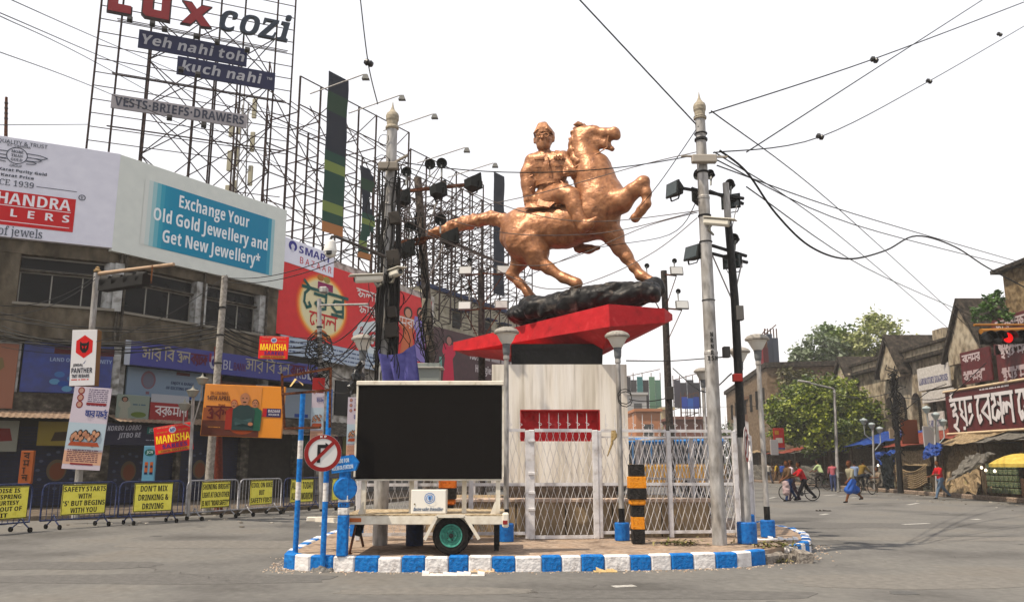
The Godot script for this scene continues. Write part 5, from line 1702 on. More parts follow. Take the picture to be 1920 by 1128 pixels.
func make_left_building() -> void:
	stucco = worn("stucco", [.0, Color(.22, .2, .17), .4, Color(.34, .31, .265), .7, Color(.4, .37, .32), 1.0, Color(.49, .46, .41)], 2.4, .95, .6, [.0, Color(.5, .48, .46), .5, Color(.95, .93, .9), 1.0, Color.WHITE], 4.0, Vector3(1, .5, 1))
	dirty = worn("dirty concrete", [.0, Color(.13, .12, .11), .45, Color(.25, .235, .215), .7, Color(.35, .33, .3), 1.0, Color(.52, .49, .46)], 1.6, .95, .8, [.0, Color(.5, .48, .46), .5, Color(.95, .93, .9), 1.0, Color.WHITE], 3.0)
	dark_glass = worn("dark glass", [.0, Color(.02, .024, .035), 1.0, Color(.05, .055, .07)], 3.0, .25)
	dark_glass.metallic_specular = .2
	var grimy := worn("grimy white", [.0, Color(.25, .24, .225), .34, Color(.46, .45, .43), .5, Color(.6, .6, .59), 1.0, Color(.7, .7, .7)], 2.2, .9)
	var o := thing("corner_building", "soot-stained corner building with dark upper windows beneath the jewellery hoardings", "building", Vector3(-14.4, .13, -30.5))
	# body set back behind the facade
	var m := mb()
	var P := func(f: Transform3D, s: float, z: float) -> Vector2:
		var q := f * Vector3(s, 0, z)
		return Vector2(q.x, -q.z)
	slab(m, [P.call(FL, -9, -.36), P.call(FL, 3.6, -.36), P.call(FR, .2, -.36), P.call(FR, 7.9, -.36), P.call(FR, 7.9, -14), P.call(FL, -9, -22)], .13, 12.2)
	slab(m, [P.call(FR, 7.9, -.36), P.call(FR, 10.9, -.36), P.call(FR, 10.9, -3), P.call(FR, 7.9, -3)], .13, 6.3)
	partw("body", m, worn("body", [.0, Color(.1, .09, .08), 1.0, Color(.2, .18, .16)], 2.0), o)
	for q in [[FL, -9.0, 3.72], [FR, .0, 10.9]]:
		var f: Transform3D = q[0]
		wallpart(o, "spandrel", f, q[1], 5.75, minf(q[2], 7.9), 6.86, -.35, .0, stucco)
		wallpart(o, "beam", f, q[1], 8.62, minf(q[2], 7.9), 9.3, -.35, .02, stucco)
		wallpart(o, "ledge", f, q[1], 5.62, q[2], 5.74, -.3, .35, dirty)
		wallpart(o, "cornice", f, q[1], 3.06, q[2], 3.9, -.3, .06, dirty)
	for q in [[FL, -9.0, -4.9], [FL, -1.2, 1.02], [FR, 7.35, 7.9]]: wallpart(o, "wall", q[0], q[1], 6.86, q[2], 8.62, -.35, -.01, stucco)
	for q in [[FL, 3.95, 4.25], [FR, .05, .72], [FR, 3.72, 4.2], [FR, 6.88, 7.33]]: wallpart(o, "pier", q[0], q[1], 6.87, q[2], 8.61, -.34, .05, grimy)
	for q in [[FL, 1.02, 3.95], [FL, -4.9, -1.2], [FR, .74, 3.7], [FR, 4.22, 6.86]]: window_at(o, q[0], q[1], 6.95, q[2], 8.6)
	for q in [[FL, .1, 1.35], [FL, 4.0, 4.4], [FR, .0, 1.0], [FR, 4.45, 4.75], [FR, 7.3, 7.6]]: wallpart(o, "wall", q[0], q[1], 3.92, q[2], 5.6, -.3, .02, grimy)
	# pipes
	for q in [[FR, .42, 5.0], [FR, .62, 5.0], [FR, 4.0, 6.0], [FR, 7.2, 6.0], [FL, .2, 4.0]]:
		m = mb()
		var f: Transform3D = q[0]
		m.bar(f * Vector3(q[1], q[2], .12), f * Vector3(q[1], 9.0, .12), .05, 8)
		partw("pipe", m, dirty, o)
	# signs of the ground floor: pillars and dark shop bays with shutters
	var shut := worn("shutter blue", [.0, Color(.02, .03, .09), .6, Color(.04, .06, .17), 1.0, Color(.07, .1, .24)], 1.0, .6)
	for q in [[FL, -4.0, .3], [FL, .4, 3.4], [FR, .7, 3.4], [FR, 3.6, 6.4]]:
		var n := 26
		for k in n:
			m = mb()
			m.box(Vector3(0, 0, 0), Vector3(q[2] - q[1], 2.6 / n - .012, .03))
			var sl := part("shutter_slat", m, shut, o)
			sl.transform = o.transform.affine_inverse() * (q[0] as Transform3D) * Transform3D(Basis(), Vector3((q[1] + q[2]) / 2.0, .2 + (k + .5) * 2.6 / n, -.2))
	for q in [[FL, .3, .4], [FL, 3.4, 3.9], [FR, .2, .7], [FR, 3.4, 3.6], [FR, 6.4, 6.8], [FR, 9.4, 9.9]]: wallpart(o, "pillar", q[0], q[1], .13, q[2], 3.05, -.3, .0, dirty)
	# printed motif on the shutters
	for q in [[FL, 2.75, 1.35, .45], [FR, 1.6, 1.3, .42], [FR, 4.6, 1.35, .5]]:
		m = mb()
		for k in 12: ell(m, Vector2(cos(k * TAU / 12.0) * .55, sin(k * TAU / 12.0) * .6), Vector2(.07, .05), Color(.22, .25, .32), .002, 10)
		ell(m, Vector2.ZERO, Vector2(.3, .36), Color(.3, .25, .17), .002)
		ell(m, Vector2(.02, -.03), Vector2(.23, .28), Color(.36, .19, .1), .005)
		var p := part("shutter_print", m, vc(), o)
		p.set_meta("kind", "stuff")
		p.transform = o.transform.affine_inverse() * (q[0] as Transform3D) * Transform3D(Basis(), Vector3(q[1], q[2], -.18))
	# corrugated canopies
	for q in [[FL, -3.0, 3.3, 3.02], [FR, .4, 4.3, 2.98], [FR, 4.6, 11.0, 2.75]]:
		m = mb()
		var f: Transform3D = q[0]
		var n := int((q[2] - q[1]) / .09)
		for k in n:
			var s := q[1] + k * .09 as float
			var h0 := .025 * (k % 2); var h1 := .025 * ((k + 1) % 2)
			for dz in [.0, -.006]: m.quad(f * Vector3(s, q[3] + .28 + h0 + dz, .0), f * Vector3(s + .09, q[3] + .28 + h1 + dz, .0), f * Vector3(s + .09, q[3] + h1 + dz, .95), f * Vector3(s, q[3] + h0 + dz, .95))
		partw("canopy", m, worn("tin", [.0, Color(.3, .22, .16), .5, Color(.48, .4, .33), 1.0, Color(.6, .53, .46)], 1.2, .7), o)
	# second house down the street, under the red hoarding
	o = thing("side_building", "pale flaking two-storey house under the red sale hoarding", "building", Vector3(-7.5, .13, -44))
	m = mb()
	slab(m, [P.call(RD, .6, -.4), P.call(RD, 15, -.4), P.call(RD, 15, -12), P.call(RD, .6, -12)], .13, 11.6)
	partw("body", m, worn("flaking", [.0, Color(.3, .28, .26), .45, Color(.55, .53, .5), .6, Color(.68, .66, .63), 1.0, Color(.78, .77, .75)], 3.0, .95, .5), o)
	for k in 3: wallpart(o, "window", RD, 2.0 + k * 3.2, 3.9, 3.3 + k * 3.2, 5.6, -.39, -.33, dark_glass)
	for k in 4:
		wallpart(o, "shop_shutter", RD, .9 + k * 3.4, .13, 3.9 + k * 3.4, 2.9, -.4, -.3, worn("shop shutter", [.0, Color(.3, .29, .28), 1.0, Color(.46, .45, .43)], 1.0, .8))
	m = mb()
	for k in 60:
		for dz in [.0, -.006]: m.quad(RD * Vector3(.6 + k * .2, 3.5 + .04 * (k % 2) + dz, 0), RD * Vector3(.8 + k * .2, 3.5 + .04 * ((k + 1) % 2) + dz, 0), RD * Vector3(.8 + k * .2, 2.85 + .04 * ((k + 1) % 2) + dz, 1.6), RD * Vector3(.6 + k * .2, 2.85 + .04 * (k % 2) + dz, 1.6))
	partw("canopy", m, dirty, o)
	# clothes and goods hung under the canopy
	for k in 26:
		m = mb()
		var s := .9 + k * .32
		var cl := Color.from_hsv(rng.randf(), rng.randf_range(.2, .7), rng.randf_range(.15, .5))
		var h := rng.randf_range(.5, 1.0)
		m.hexa([RD * Vector3(s, 2.8 - h, .9), RD * Vector3(s + .24, 2.8 - h, .95), RD * Vector3(s + .24, 2.8 - h, 1.05), RD * Vector3(s, 2.8 - h, 1.0), RD * Vector3(s + .02, 2.8, .98), RD * Vector3(s + .22, 2.8, .98), RD * Vector3(s + .22, 2.8, 1.02), RD * Vector3(s + .02, 2.8, 1.02)])
		tag(partw("hanging_garment", m, flat(cl, .9)), "small garment hanging under the pavement shop canopy beyond the barriers", "garment", "garments hung under the canopy")

func make_left_signs() -> void:
	var m: MB
	var lav := worn("flex white", [.0, Color(.77, .77, .82), 1.0, Color(.83, .83, .87)], 3.0, .6)
	var o := board("hoarding", "white jewellery hoarding with red name block on the corner building", "billboard", FL, Vector2(-3.4, 12.64), Vector2(3.78, 9.1), .22, .2, lav, "rooftop hoardings")
	var c0 := 3.4; var y0 := 9.15 # the wall's metres to the board's
	var dk := Color(.2, .24, .3)
	var crim := Color(.72, .1, .13)
	m = mb()
	rect(m, -3.0 + c0, 9.56 - y0, 2.5 + c0, 10.76 - y0, crim, .012)
	rect(m, -3.0 + c0, 10.24 - y0, 2.38 + c0, 10.265 - y0, Color(.85, .83, .85), .016)
	rect(m, -3.0 + c0, 9.68 - y0, 2.38 + c0, 9.705 - y0, Color(.85, .83, .85), .016)
	rect(m, 1.25 + c0, 11.03 - y0, 2.5 + c0, 11.05 - y0, dk, .012)
	part("print", m, vc(), o)
	letters(o, "B.C. CHANDRA", Vector3(.5 + c0 - .0, 10.5 - y0, .02), .4, Color(.86, .84, .86), 3.72, "Droid Sans", 700)
	letters(o, "J  E  W  E  L  L  E  R  S", Vector3(.08 + c0, 9.97 - y0, .02), .27, Color(.86, .84, .86), 4.55, "Droid Sans", 700)
	letters(o, "A jewel of jewels", Vector3(.34 + c0, 9.32 - y0, .02), .3, dk, 2.5, "Droid Serif", 400)
	letters(o, "SINCE 1939", Vector3(.42 + c0, 11.06 - y0, .02), .2, dk, 1.5, "Droid Serif", 400)
	letters(o, "More than 22 Karat Purity Gold", Vector3(.22 + c0, 11.5 - y0, .02), .1, dk, 2.6, "Droid Sans", 700)
	letters(o, "At 22 Karat Price", Vector3(.4 + c0, 11.32 - y0, .02), .1, dk, 1.5, "Droid Sans", 700)
	letters(o, "A MARK OF QUALITY & TRUST", Vector3(.2 + c0, 12.5 - y0, .02), .13, dk, 2.5, "Droid Sans", 400)
	letters(o, "MORE\nTHAN\nGOLD", Vector3(.57 + c0, 12.05 - y0, .02), .09, dk, .36, "Droid Serif", 700)
	letters(o, "GROUP", Vector3(.57 + c0, 11.68 - y0, .02), .09, dk, .36, "Droid Sans", 400)
	letters(o, "B.C. CHANDRA", Vector3(.6 + c0, 12.4 - y0, .02), .08, dk, .7, "Droid Sans", 400)
	letters(o, "R", Vector3(2.68 + c0, 10.85 - y0, .02), .1, dk, .07, "Droid Serif", 400)
	m = mb()
	m.col = lin(dk)
	var lines := []
	for q in [[.57, 12.05, .31, .29], [2.68, 10.85, .1, .09]]:
		var ring := []
		for k in 29: ring.append(Vector2(q[0] + c0 + cos(k * TAU / 28.0) * q[2], q[1] - y0 + sin(k * TAU / 28.0) * q[3]))
		lines.append(ring)
	for sg in [-1.0, 1.0]:
		for k in 3:
			var wl := [.62, .45, .3][k] as float
			lines.append([Vector2(.57 + c0 + sg * .3, 12.17 - k * .14 - y0), Vector2(.57 + c0 + sg * (.3 + wl * .6), 12.16 - k * .13 - y0), Vector2(.57 + c0 + sg * (.3 + wl), 12.1 - k * .12 - y0), Vector2(.57 + c0 + sg * (.3 + wl * .8), 12.03 - k * .11 - y0), Vector2(.57 + c0 + sg * .31, 12.03 - k * .12 - y0)])
	pen(m, lines, Transform3D(Basis(), Vector3(0, 0, .014)), .026)
	part("emblem", m, vc(), o)

	o = board("hoarding", "pale hoarding offering gold exchange on a teal block, round the corner", "billboard", FR, Vector2(-.06, 12.62), Vector2(7.95, 9.0), .22, .2, worn("flex green", [.0, Color(.75, .77, .75), 1.0, Color(.8, .815, .79)], 3.0, .6), "rooftop hoardings")
	m = mb()
	var x0 := 1.05; var x1 := 7.35
	var teal := Color(.02, .5, .62); var pale := Color(.775, .79, .77)
	for k in 36: # the printed block dissolves into the ground colour at both ends
		var t0 := k / 36.0
		var fade := minf(smoothstep(.0, .16, t0), smoothstep(1.0, .92, t0))
		rect(m, lerpf(x0, x1, t0), .5, lerpf(x0, x1, (k + 1) / 36.0), 3.0, pale.lerp(teal.lerp(Color(.02, .46, .6), t0), fade), .012)
	part("print", m, vc(), o)
	letters(o, "Exchange Your", Vector3(4.25, 2.48, .02), .5, Color(.85, .87, .88), 3.4, "Droid Sans", 700)
	letters(o, "Old Gold Jewellery and", Vector3(4.25, 1.72, .02), .5, Color(.85, .87, .88), 5.5, "Droid Sans", 700)
	letters(o, "Get New Jewellery*", Vector3(4.3, .96, .02), .5, Color(.85, .87, .88), 4.7, "Droid Sans", 700)

	# red sale hoarding
	var red := worn("flex red", [.0, Color(.74, .07, .1), 1.0, Color(.8, .1, .13)], 3.0, .6)
	o = board("hoarding", "red sale hoarding with cream oval and upto 60 percent badge", "billboard", RD, Vector2(.0, 11.05), Vector2(13.8, 7.2), .12, .15, red, "rooftop hoardings")
	m = mb()
	m.rbox(Vector3(2.0, 3.88, -.05), Vector3(4.0, 1.15, .14), .01)
	var tab := part("name_panel", m, flat(Color(.84, .84, .89), .6), o)
	letters(tab, "SMART", Vector3(2.5, 4.12, .03), .36, Color(.18, .17, .5), 2.4)
	letters(tab, "B A Z A A R", Vector3(2.6, 3.62, .03), .3, Color(.75, .2, .24), 2.4, "Droid Sans", 400)
	m = mb()
	ell(m, Vector2(.85, 4.15), Vector2(.3, .24), Color(.18, .17, .5), .026)
	ell(m, Vector2(.85, 4.12), Vector2(.13, .12), Color(.76, .76, .82), .03)
	rect(m, .75, 3.86, .95, 4.02, Color(.76, .76, .82), .03)
	part("roundel", m, vc(), tab)
	m = mb()
	for k in 5: ell(m, Vector2(3.3, 1.7), Vector2(2.05 - k * .1, 1.62 - k * .08), [Color(.8, .25, .12), Color(.85, .4, .15), Color(.88, .6, .28), Color(.86, .75, .5), Color(.82, .78, .62)][k], .004 + k * .003, 40)
	rect(m, 2.8, 2.55, 4.0, 2.9, Color(.5, .08, .3), .022)
	ell(m, Vector2(3.0, 3.1), Vector2(.25, .16), Color(.62, .4, .15), .022)
	ell(m, Vector2(3.5, 3.08), Vector2(.25, .16), Color(.55, .5, .2), .022)
	ell(m, Vector2(3.2, .42), Vector2(.5, .2), Color(.7, .35, .1), .022)
	m.col = lin(Color(.06, .3, .27))
	bengali(m, "ai c tr", Transform3D(Basis.from_scale(Vector3(1.75, 1.0, 1)), Vector3(1.7, 1.45, .024)), .15)
	m.col = lin(Color(.72, .12, .15))
	bengali(m, "e s l", Transform3D(Basis.from_scale(Vector3(1.0, .62, 1)), Vector3(2.3, .72, .024)), .09)
	m.col = lin(Color(.82, .78, .76))
	bengali(m, "j l aa n j p", Transform3D(Basis.from_scale(Vector3(.85, .42, 1)), Vector3(6.0, 2.75, .012)), .07)
	bengali(m, "j aa r d aa r _ s aa m r y", Transform3D(Basis.from_scale(Vector3(.75, .42, 1)), Vector3(6.2, 1.95, .012)), .07)
	# badge with a wavy edge
	var bd := []
	for k in 48: bd.append(Vector2(7.9, .75) + Vector2(cos(TAU * k / 48.0) * 2.0, sin(TAU * k / 48.0) * .95) * (1.0 + .05 * cos(TAU * k / 6.0)))
	poly(m, bd, Color(.76, .79, .8), .012)
	# people printed at the right end
	printed_person(m, 11.1, .1, 3.0, Color(.72, .36, .2), Color(.7, .5, .4), Color(.15, .1, .08), .012, 1.7)
	printed_person(m, 12.5, .1, 3.2, Color(.48, .42, .66), Color(.72, .52, .42), Color(.15, .1, .08), .022, 1.5)
	part("print", m, vc(), o)
	letters(o, "60", Vector3(8.1, .75, .02), .8, Color(.68, .08, .14), 1.9)
	letters(o, "%", Vector3(9.4, .95, .02), .4, Color(.68, .08, .14), .55)
	letters(o, "OFF", Vector3(9.4, .45, .02), .2, Color(.68, .08, .14), .6)
	letters(o, "upto", Vector3(6.6, .78, .02), .36, Color(.68, .08, .14), .95, "Droid Sans", 700, false, .006, PI / 2)
	o = board("address_strip", "pale blue strip of small print hung below the red hoarding", "sign", RD, Vector2(.35, 7.18), Vector2(13.6, 6.35), .14, .06, flat(Color(.62, .67, .73), .6))
	m = mb()
	for k in 3: tiny(m, .3, 12.8, .62 - k * .22, .12, Color(.25, .3, .42), .004)
	part("print", m, vc(), o)

	# bank fascia
	o = board("shop_fascia", "long royal blue bank fascia above the pavement shops", "sign", FR, Vector2(.800, 5.859), Vector2(10.253, 5.004), .55, .3, flat(Color(.03, .06, .42), .45))
	var W: float = o.get_meta("w")
	var hh: float = o.get_meta("h")
	m = mb()
	rect(m, -.22, -.02, .0, hh, Color(.6, .62, .66), .0)
	for q in [[.45, .36], [5.1, .42]]:
		m.col = lin(Color(.55, .52, .45))
		var s: float = q[1]
		bengali(m, "a aa r _ I b _ E l", Transform3D(Basis.from_scale(Vector3(s, s * 1.05, 1)), Vector3(q[0], hh * .34, .006)), .05)
		m.col = lin(Color(.3, .05, .16))
		bengali(m, "b y aa ng k", Transform3D(Basis.from_scale(Vector3(s * .6, s, 1)), Vector3(q[0] + s * 5.7, hh * .34, .006)), .06)
		var lx: float = q[0] + s * 8.6
		ell(m, Vector2(lx, hh * .5), Vector2(.2, .26), Color(.55, .55, .6), .006)
		ell(m, Vector2(lx, hh * .5), Vector2(.1, .15), Color(.05, .075, .34), .009)
		rect(m, lx - .22, hh * .5, lx - .12, hh * .9, Color(.45, .1, .18), .008)
	part("print", m, vc(), o)
	letters(o, "RBL", Vector3(4.1, hh * .46, .01), .36, Color(.6, .6, .64), .72, "Droid Sans", 400)
	letters(o, "RBL", Vector3(W - 1.15, hh * .46, .01), .4, Color(.6, .6, .64), .85, "Droid Sans", 400)
	letters(o, "BANK", Vector3(4.1 + .72, hh * .44, .008), .3, Color(.3, .05, .16), .6, "Droid Sans", 400)
	letters(o, "BANK", Vector3(W - .45, hh * .44, .008), .3, Color(.3, .05, .16), .6, "Droid Sans", 400)
	# posters on the first floor
	var pale_blue := flat(Color(.36, .44, .52), .4)
	o = board("shop_poster", "pale blue bank poster with a balloon below the blue fascia", "poster", FR, Vector2(1.05, 5.0), Vector2(4.3, 3.95), .1, .08, pale_blue)
	m = mb()
	ell(m, Vector2(.85, .62), Vector2(.3, .33), Color(.42, .3, .34), .004)
	ell(m, Vector2(.85, .6), Vector2(.22, .27), Color(.36, .36, .42), .007)
	rect(m, .78, .1, .92, .2, Color(.42, .3, .34), .004)
	rect(m, 2.0, .9, 2.6, 1.02, Color(.3, .14, .16), .004)
	rect(m, 2.0, .02, 2.8, .12, Color(.1, .2, .45), .004)
	part("print", m, vc(), o)
	letters(o, "ENJOY A RANGE", Vector3(2.3, .58, .008), .11, Color(.14, .2, .34), 1.0)
	letters(o, "OF EXCITING BENEFITS", Vector3(2.3, .4, .008), .11, Color(.14, .2, .34), 1.4)
	o = board("shop_poster", "grey blue bank posters with globe behind the film board", "poster", FR, Vector2(4.9, 4.8), Vector2(10.4, 3.5), .1, .08, flat(Color(.4, .45, .5), .4))
	m = mb()
	rect(m, .0, .0, 2.0, 1.3, Color(.3, .2, .17), .004)
	ell(m, Vector2(1.4, .8), Vector2(.55, .4), Color(.25, .4, .5), .007)
	rect(m, 4.2, .05, 5.0, .2, Color(.1, .2, .45), .004)
	part("print", m, vc(), o)
	o = board("shop_poster", "deep blue poster with red flash and white lettering on the corner", "poster", FL, Vector2(1.425, 5.612), Vector2(4.153, 3.917), .1, .08, worn("poster blue", [.0, Color(.02, .08, .3), .5, Color(.03, .13, .42), 1.0, Color(.04, .2, .52)], 2.5, .4))
	m = mb()
	rect(m, .9, 1.32, 2.75, 1.58, Color(.26, .05, .1), .004)
	for k in 9: ell(m, Vector2(1.0 + k * .13, .38 + .25 * sin(k * 1.7)), Vector2(.16, .1), Color(.3, .48, .6).lerp(Color(.12, .25, .5), (k % 3) / 2.0), .004 + k * .0015, 12)
	printed_person(m, 1.75, .1, .75, Color(.3, .4, .55), Color(.5, .4, .38), Color(.2, .18, .2), .02, 1.4)
	part("print", m, vc(), o)
	letters(o, "LAND OF OPPORTUNITY", Vector3(1.75, 1.13, .008), .13, Color(.5, .56, .66), 1.9)
	o = board("shop_poster", "orange poster of a woman holding a green bag at the corner", "poster", FL, Vector2(-1.2, 5.5), Vector2(1.28, 3.35), .1, .08, flat(Color(.5, .32, .24), .5))
	m = mb()
	printed_person(m, 1.75, .35, 1.65, Color(.4, .34, .22), Color(.55, .38, .3), Color(.12, .07, .05), .006, 1.3)
	rect(m, 1.4, .2, 2.0, .8, Color(.03, .25, .09), .014)
	part("print", m, vc(), o)
	for q in [["green-tinted poster of a smiling woman over the tin canopy", Vector2(.5, 3.95), Vector2(1.75, 3.02), Color(.42, .46, .42)], ["red newspaper sign with white Bengali lettering", Vector2(1.8, 3.75), Vector2(3.4, 3.0), Color(.48, .06, .08)]]:
		o = board("shop_poster", q[0], "poster", FR, q[1], q[2], .5, .06, flat(q[3], .5))
		m = mb()
		if q[3].g > .3:
			printed_person(m, .28, .02, .85, Color(.5, .5, .45), Color(.5, .36, .3), Color(.06, .05, .05), .004, 1.6)
			ell(m, Vector2(.85, .25), Vector2(.3, .1), Color(.3, .36, .14), .004)
			tiny(m, .6, 1.1, .6, .07, Color(.2, .3, .36), .004)
		else:
			m.col = lin(Color(.75, .72, .72))
			bengali(m, "b r t m aa n", Transform3D(Basis.from_scale(Vector3(.3, .3, 1)), Vector3(.2, .3, .005)), .045)
			tiny(m, .3, 1.3, .12, .05, Color(.6, .4, .4), .005)
			rect(m, .0, .75, 1.6, 1.05, Color(.55, .56, .58), .0)
		part("print", m, vc(), o)
	# shop name boards under the canopies
	for q in [["white shop board printed with a red shoe", FL, Vector2(-.8, 2.95), Vector2(1.55, 1.95), Color(.42, .42, .38), 0], ["yellow shop board printed with a sofa", FL, Vector2(2.1, 2.95), Vector2(3.6, 2.15), Color(.42, .36, .06), 1]]:
		o = board("shop_board", q[0], "sign", q[1], q[2], q[3], .3, .1, flat(q[4], .5))
		m = mb()
		if q[5] == 0: poly(m, [Vector2(1.45, .3), Vector2(2.2, .35), Vector2(2.1, .75), Vector2(1.75, .75), Vector2(1.6, .5)], Color(.36, .08, .06), .004)
		else: poly(m, [Vector2(.4, .15), Vector2(1.3, .2), Vector2(1.25, .5), Vector2(.5, .45)], Color(.18, .12, .07), .004)
		part("print", m, vc(), o)
	o = board("shop_board", "dark navy shop board with slanted white slogan and teal badge", "sign", FR, Vector2(.057, 2.920), Vector2(2.348, 2.187), .6, .15, flat(Color(.06, .06, .16), .5))
	letters(o, "KORBO LORBO", Vector3(.75, .6, .008), .17, Color(.6, .6, .64), 1.25, "Droid Sans", 700, false, .006, .06, .2)
	letters(o, "JITBO RE", Vector3(.95, .33, .008), .17, Color(.6, .6, .64), .85, "Droid Sans", 700, false, .006, .06, .2)
	m = mb()
	rect(m, 1.62, .42, 2.0, .66, Color(.06, .35, .33), .004)
	rect(m, 2.2, .35, 2.45, .66, Color(.2, .17, .1), .004)
	tiny(m, 1.6, 2.4, .2, .05, Color(.5, .5, .55), .004)
	part("print", m, vc(), o)
	letters(o, "JCN", Vector3(1.81, .54, .008), .12, Color(.7, .75, .75), .24)
	# maroon hoarding far down
	o = board("hoarding", "dark maroon hoarding with a woman in pink and white slogan", "billboard", Transform3D(Vector3(.4666, 0, -.8845), Vector3.UP, Vector3(.8845, 0, .4666), Vector3(-4.984, 0, -49.500)), Vector2(0, 9.8), Vector2(13.5, 6.4), .0, .15, worn("flex maroon", [.0, Color(.2, .11, .13), 1.0, Color(.29, .16, .19)], 3.0, .6), "rooftop hoardings")
	m = mb()
	printed_person(m, 2.2, .1, 3.0, Color(.72, .07, .24), Color(.6, .4, .36), Color(.1, .05, .05), .004, 1.5)
	rect(m, 1.1, .9, 1.4, 1.6, Color(.4, .6, .55), .012)
	tiny(m, 6.4, 12.3, 2.1, .42, Color(.6, .56, .56), .006)
	tiny(m, 8.4, 12.0, 1.25, .42, Color(.6, .56, .56), .006)
	part("print", m, vc(), o)
	letters(o, "100%", Vector3(5.4, 2.1, .01), .5, Color(.72, .68, .68), 1.5)
	letters(o, "Huggies.", Vector3(6.8, 1.25, .01), .5, Color(.72, .68, .68), 2.6)

func bars(parent: Node3D, called: String, f: Transform3D, list: Array, r: float, mat: Material, stuff := false) -> void:
	var all := mb()
	for q in list:
		var m := all if stuff else mb()
		m.bar(f * (q[0] as Vector3), f * (q[1] as Vector3), r, 4)
		if not stuff: partw(called, m, mat, parent)
	if stuff: partw(called, all, mat, parent).set_meta("kind", "stuff")

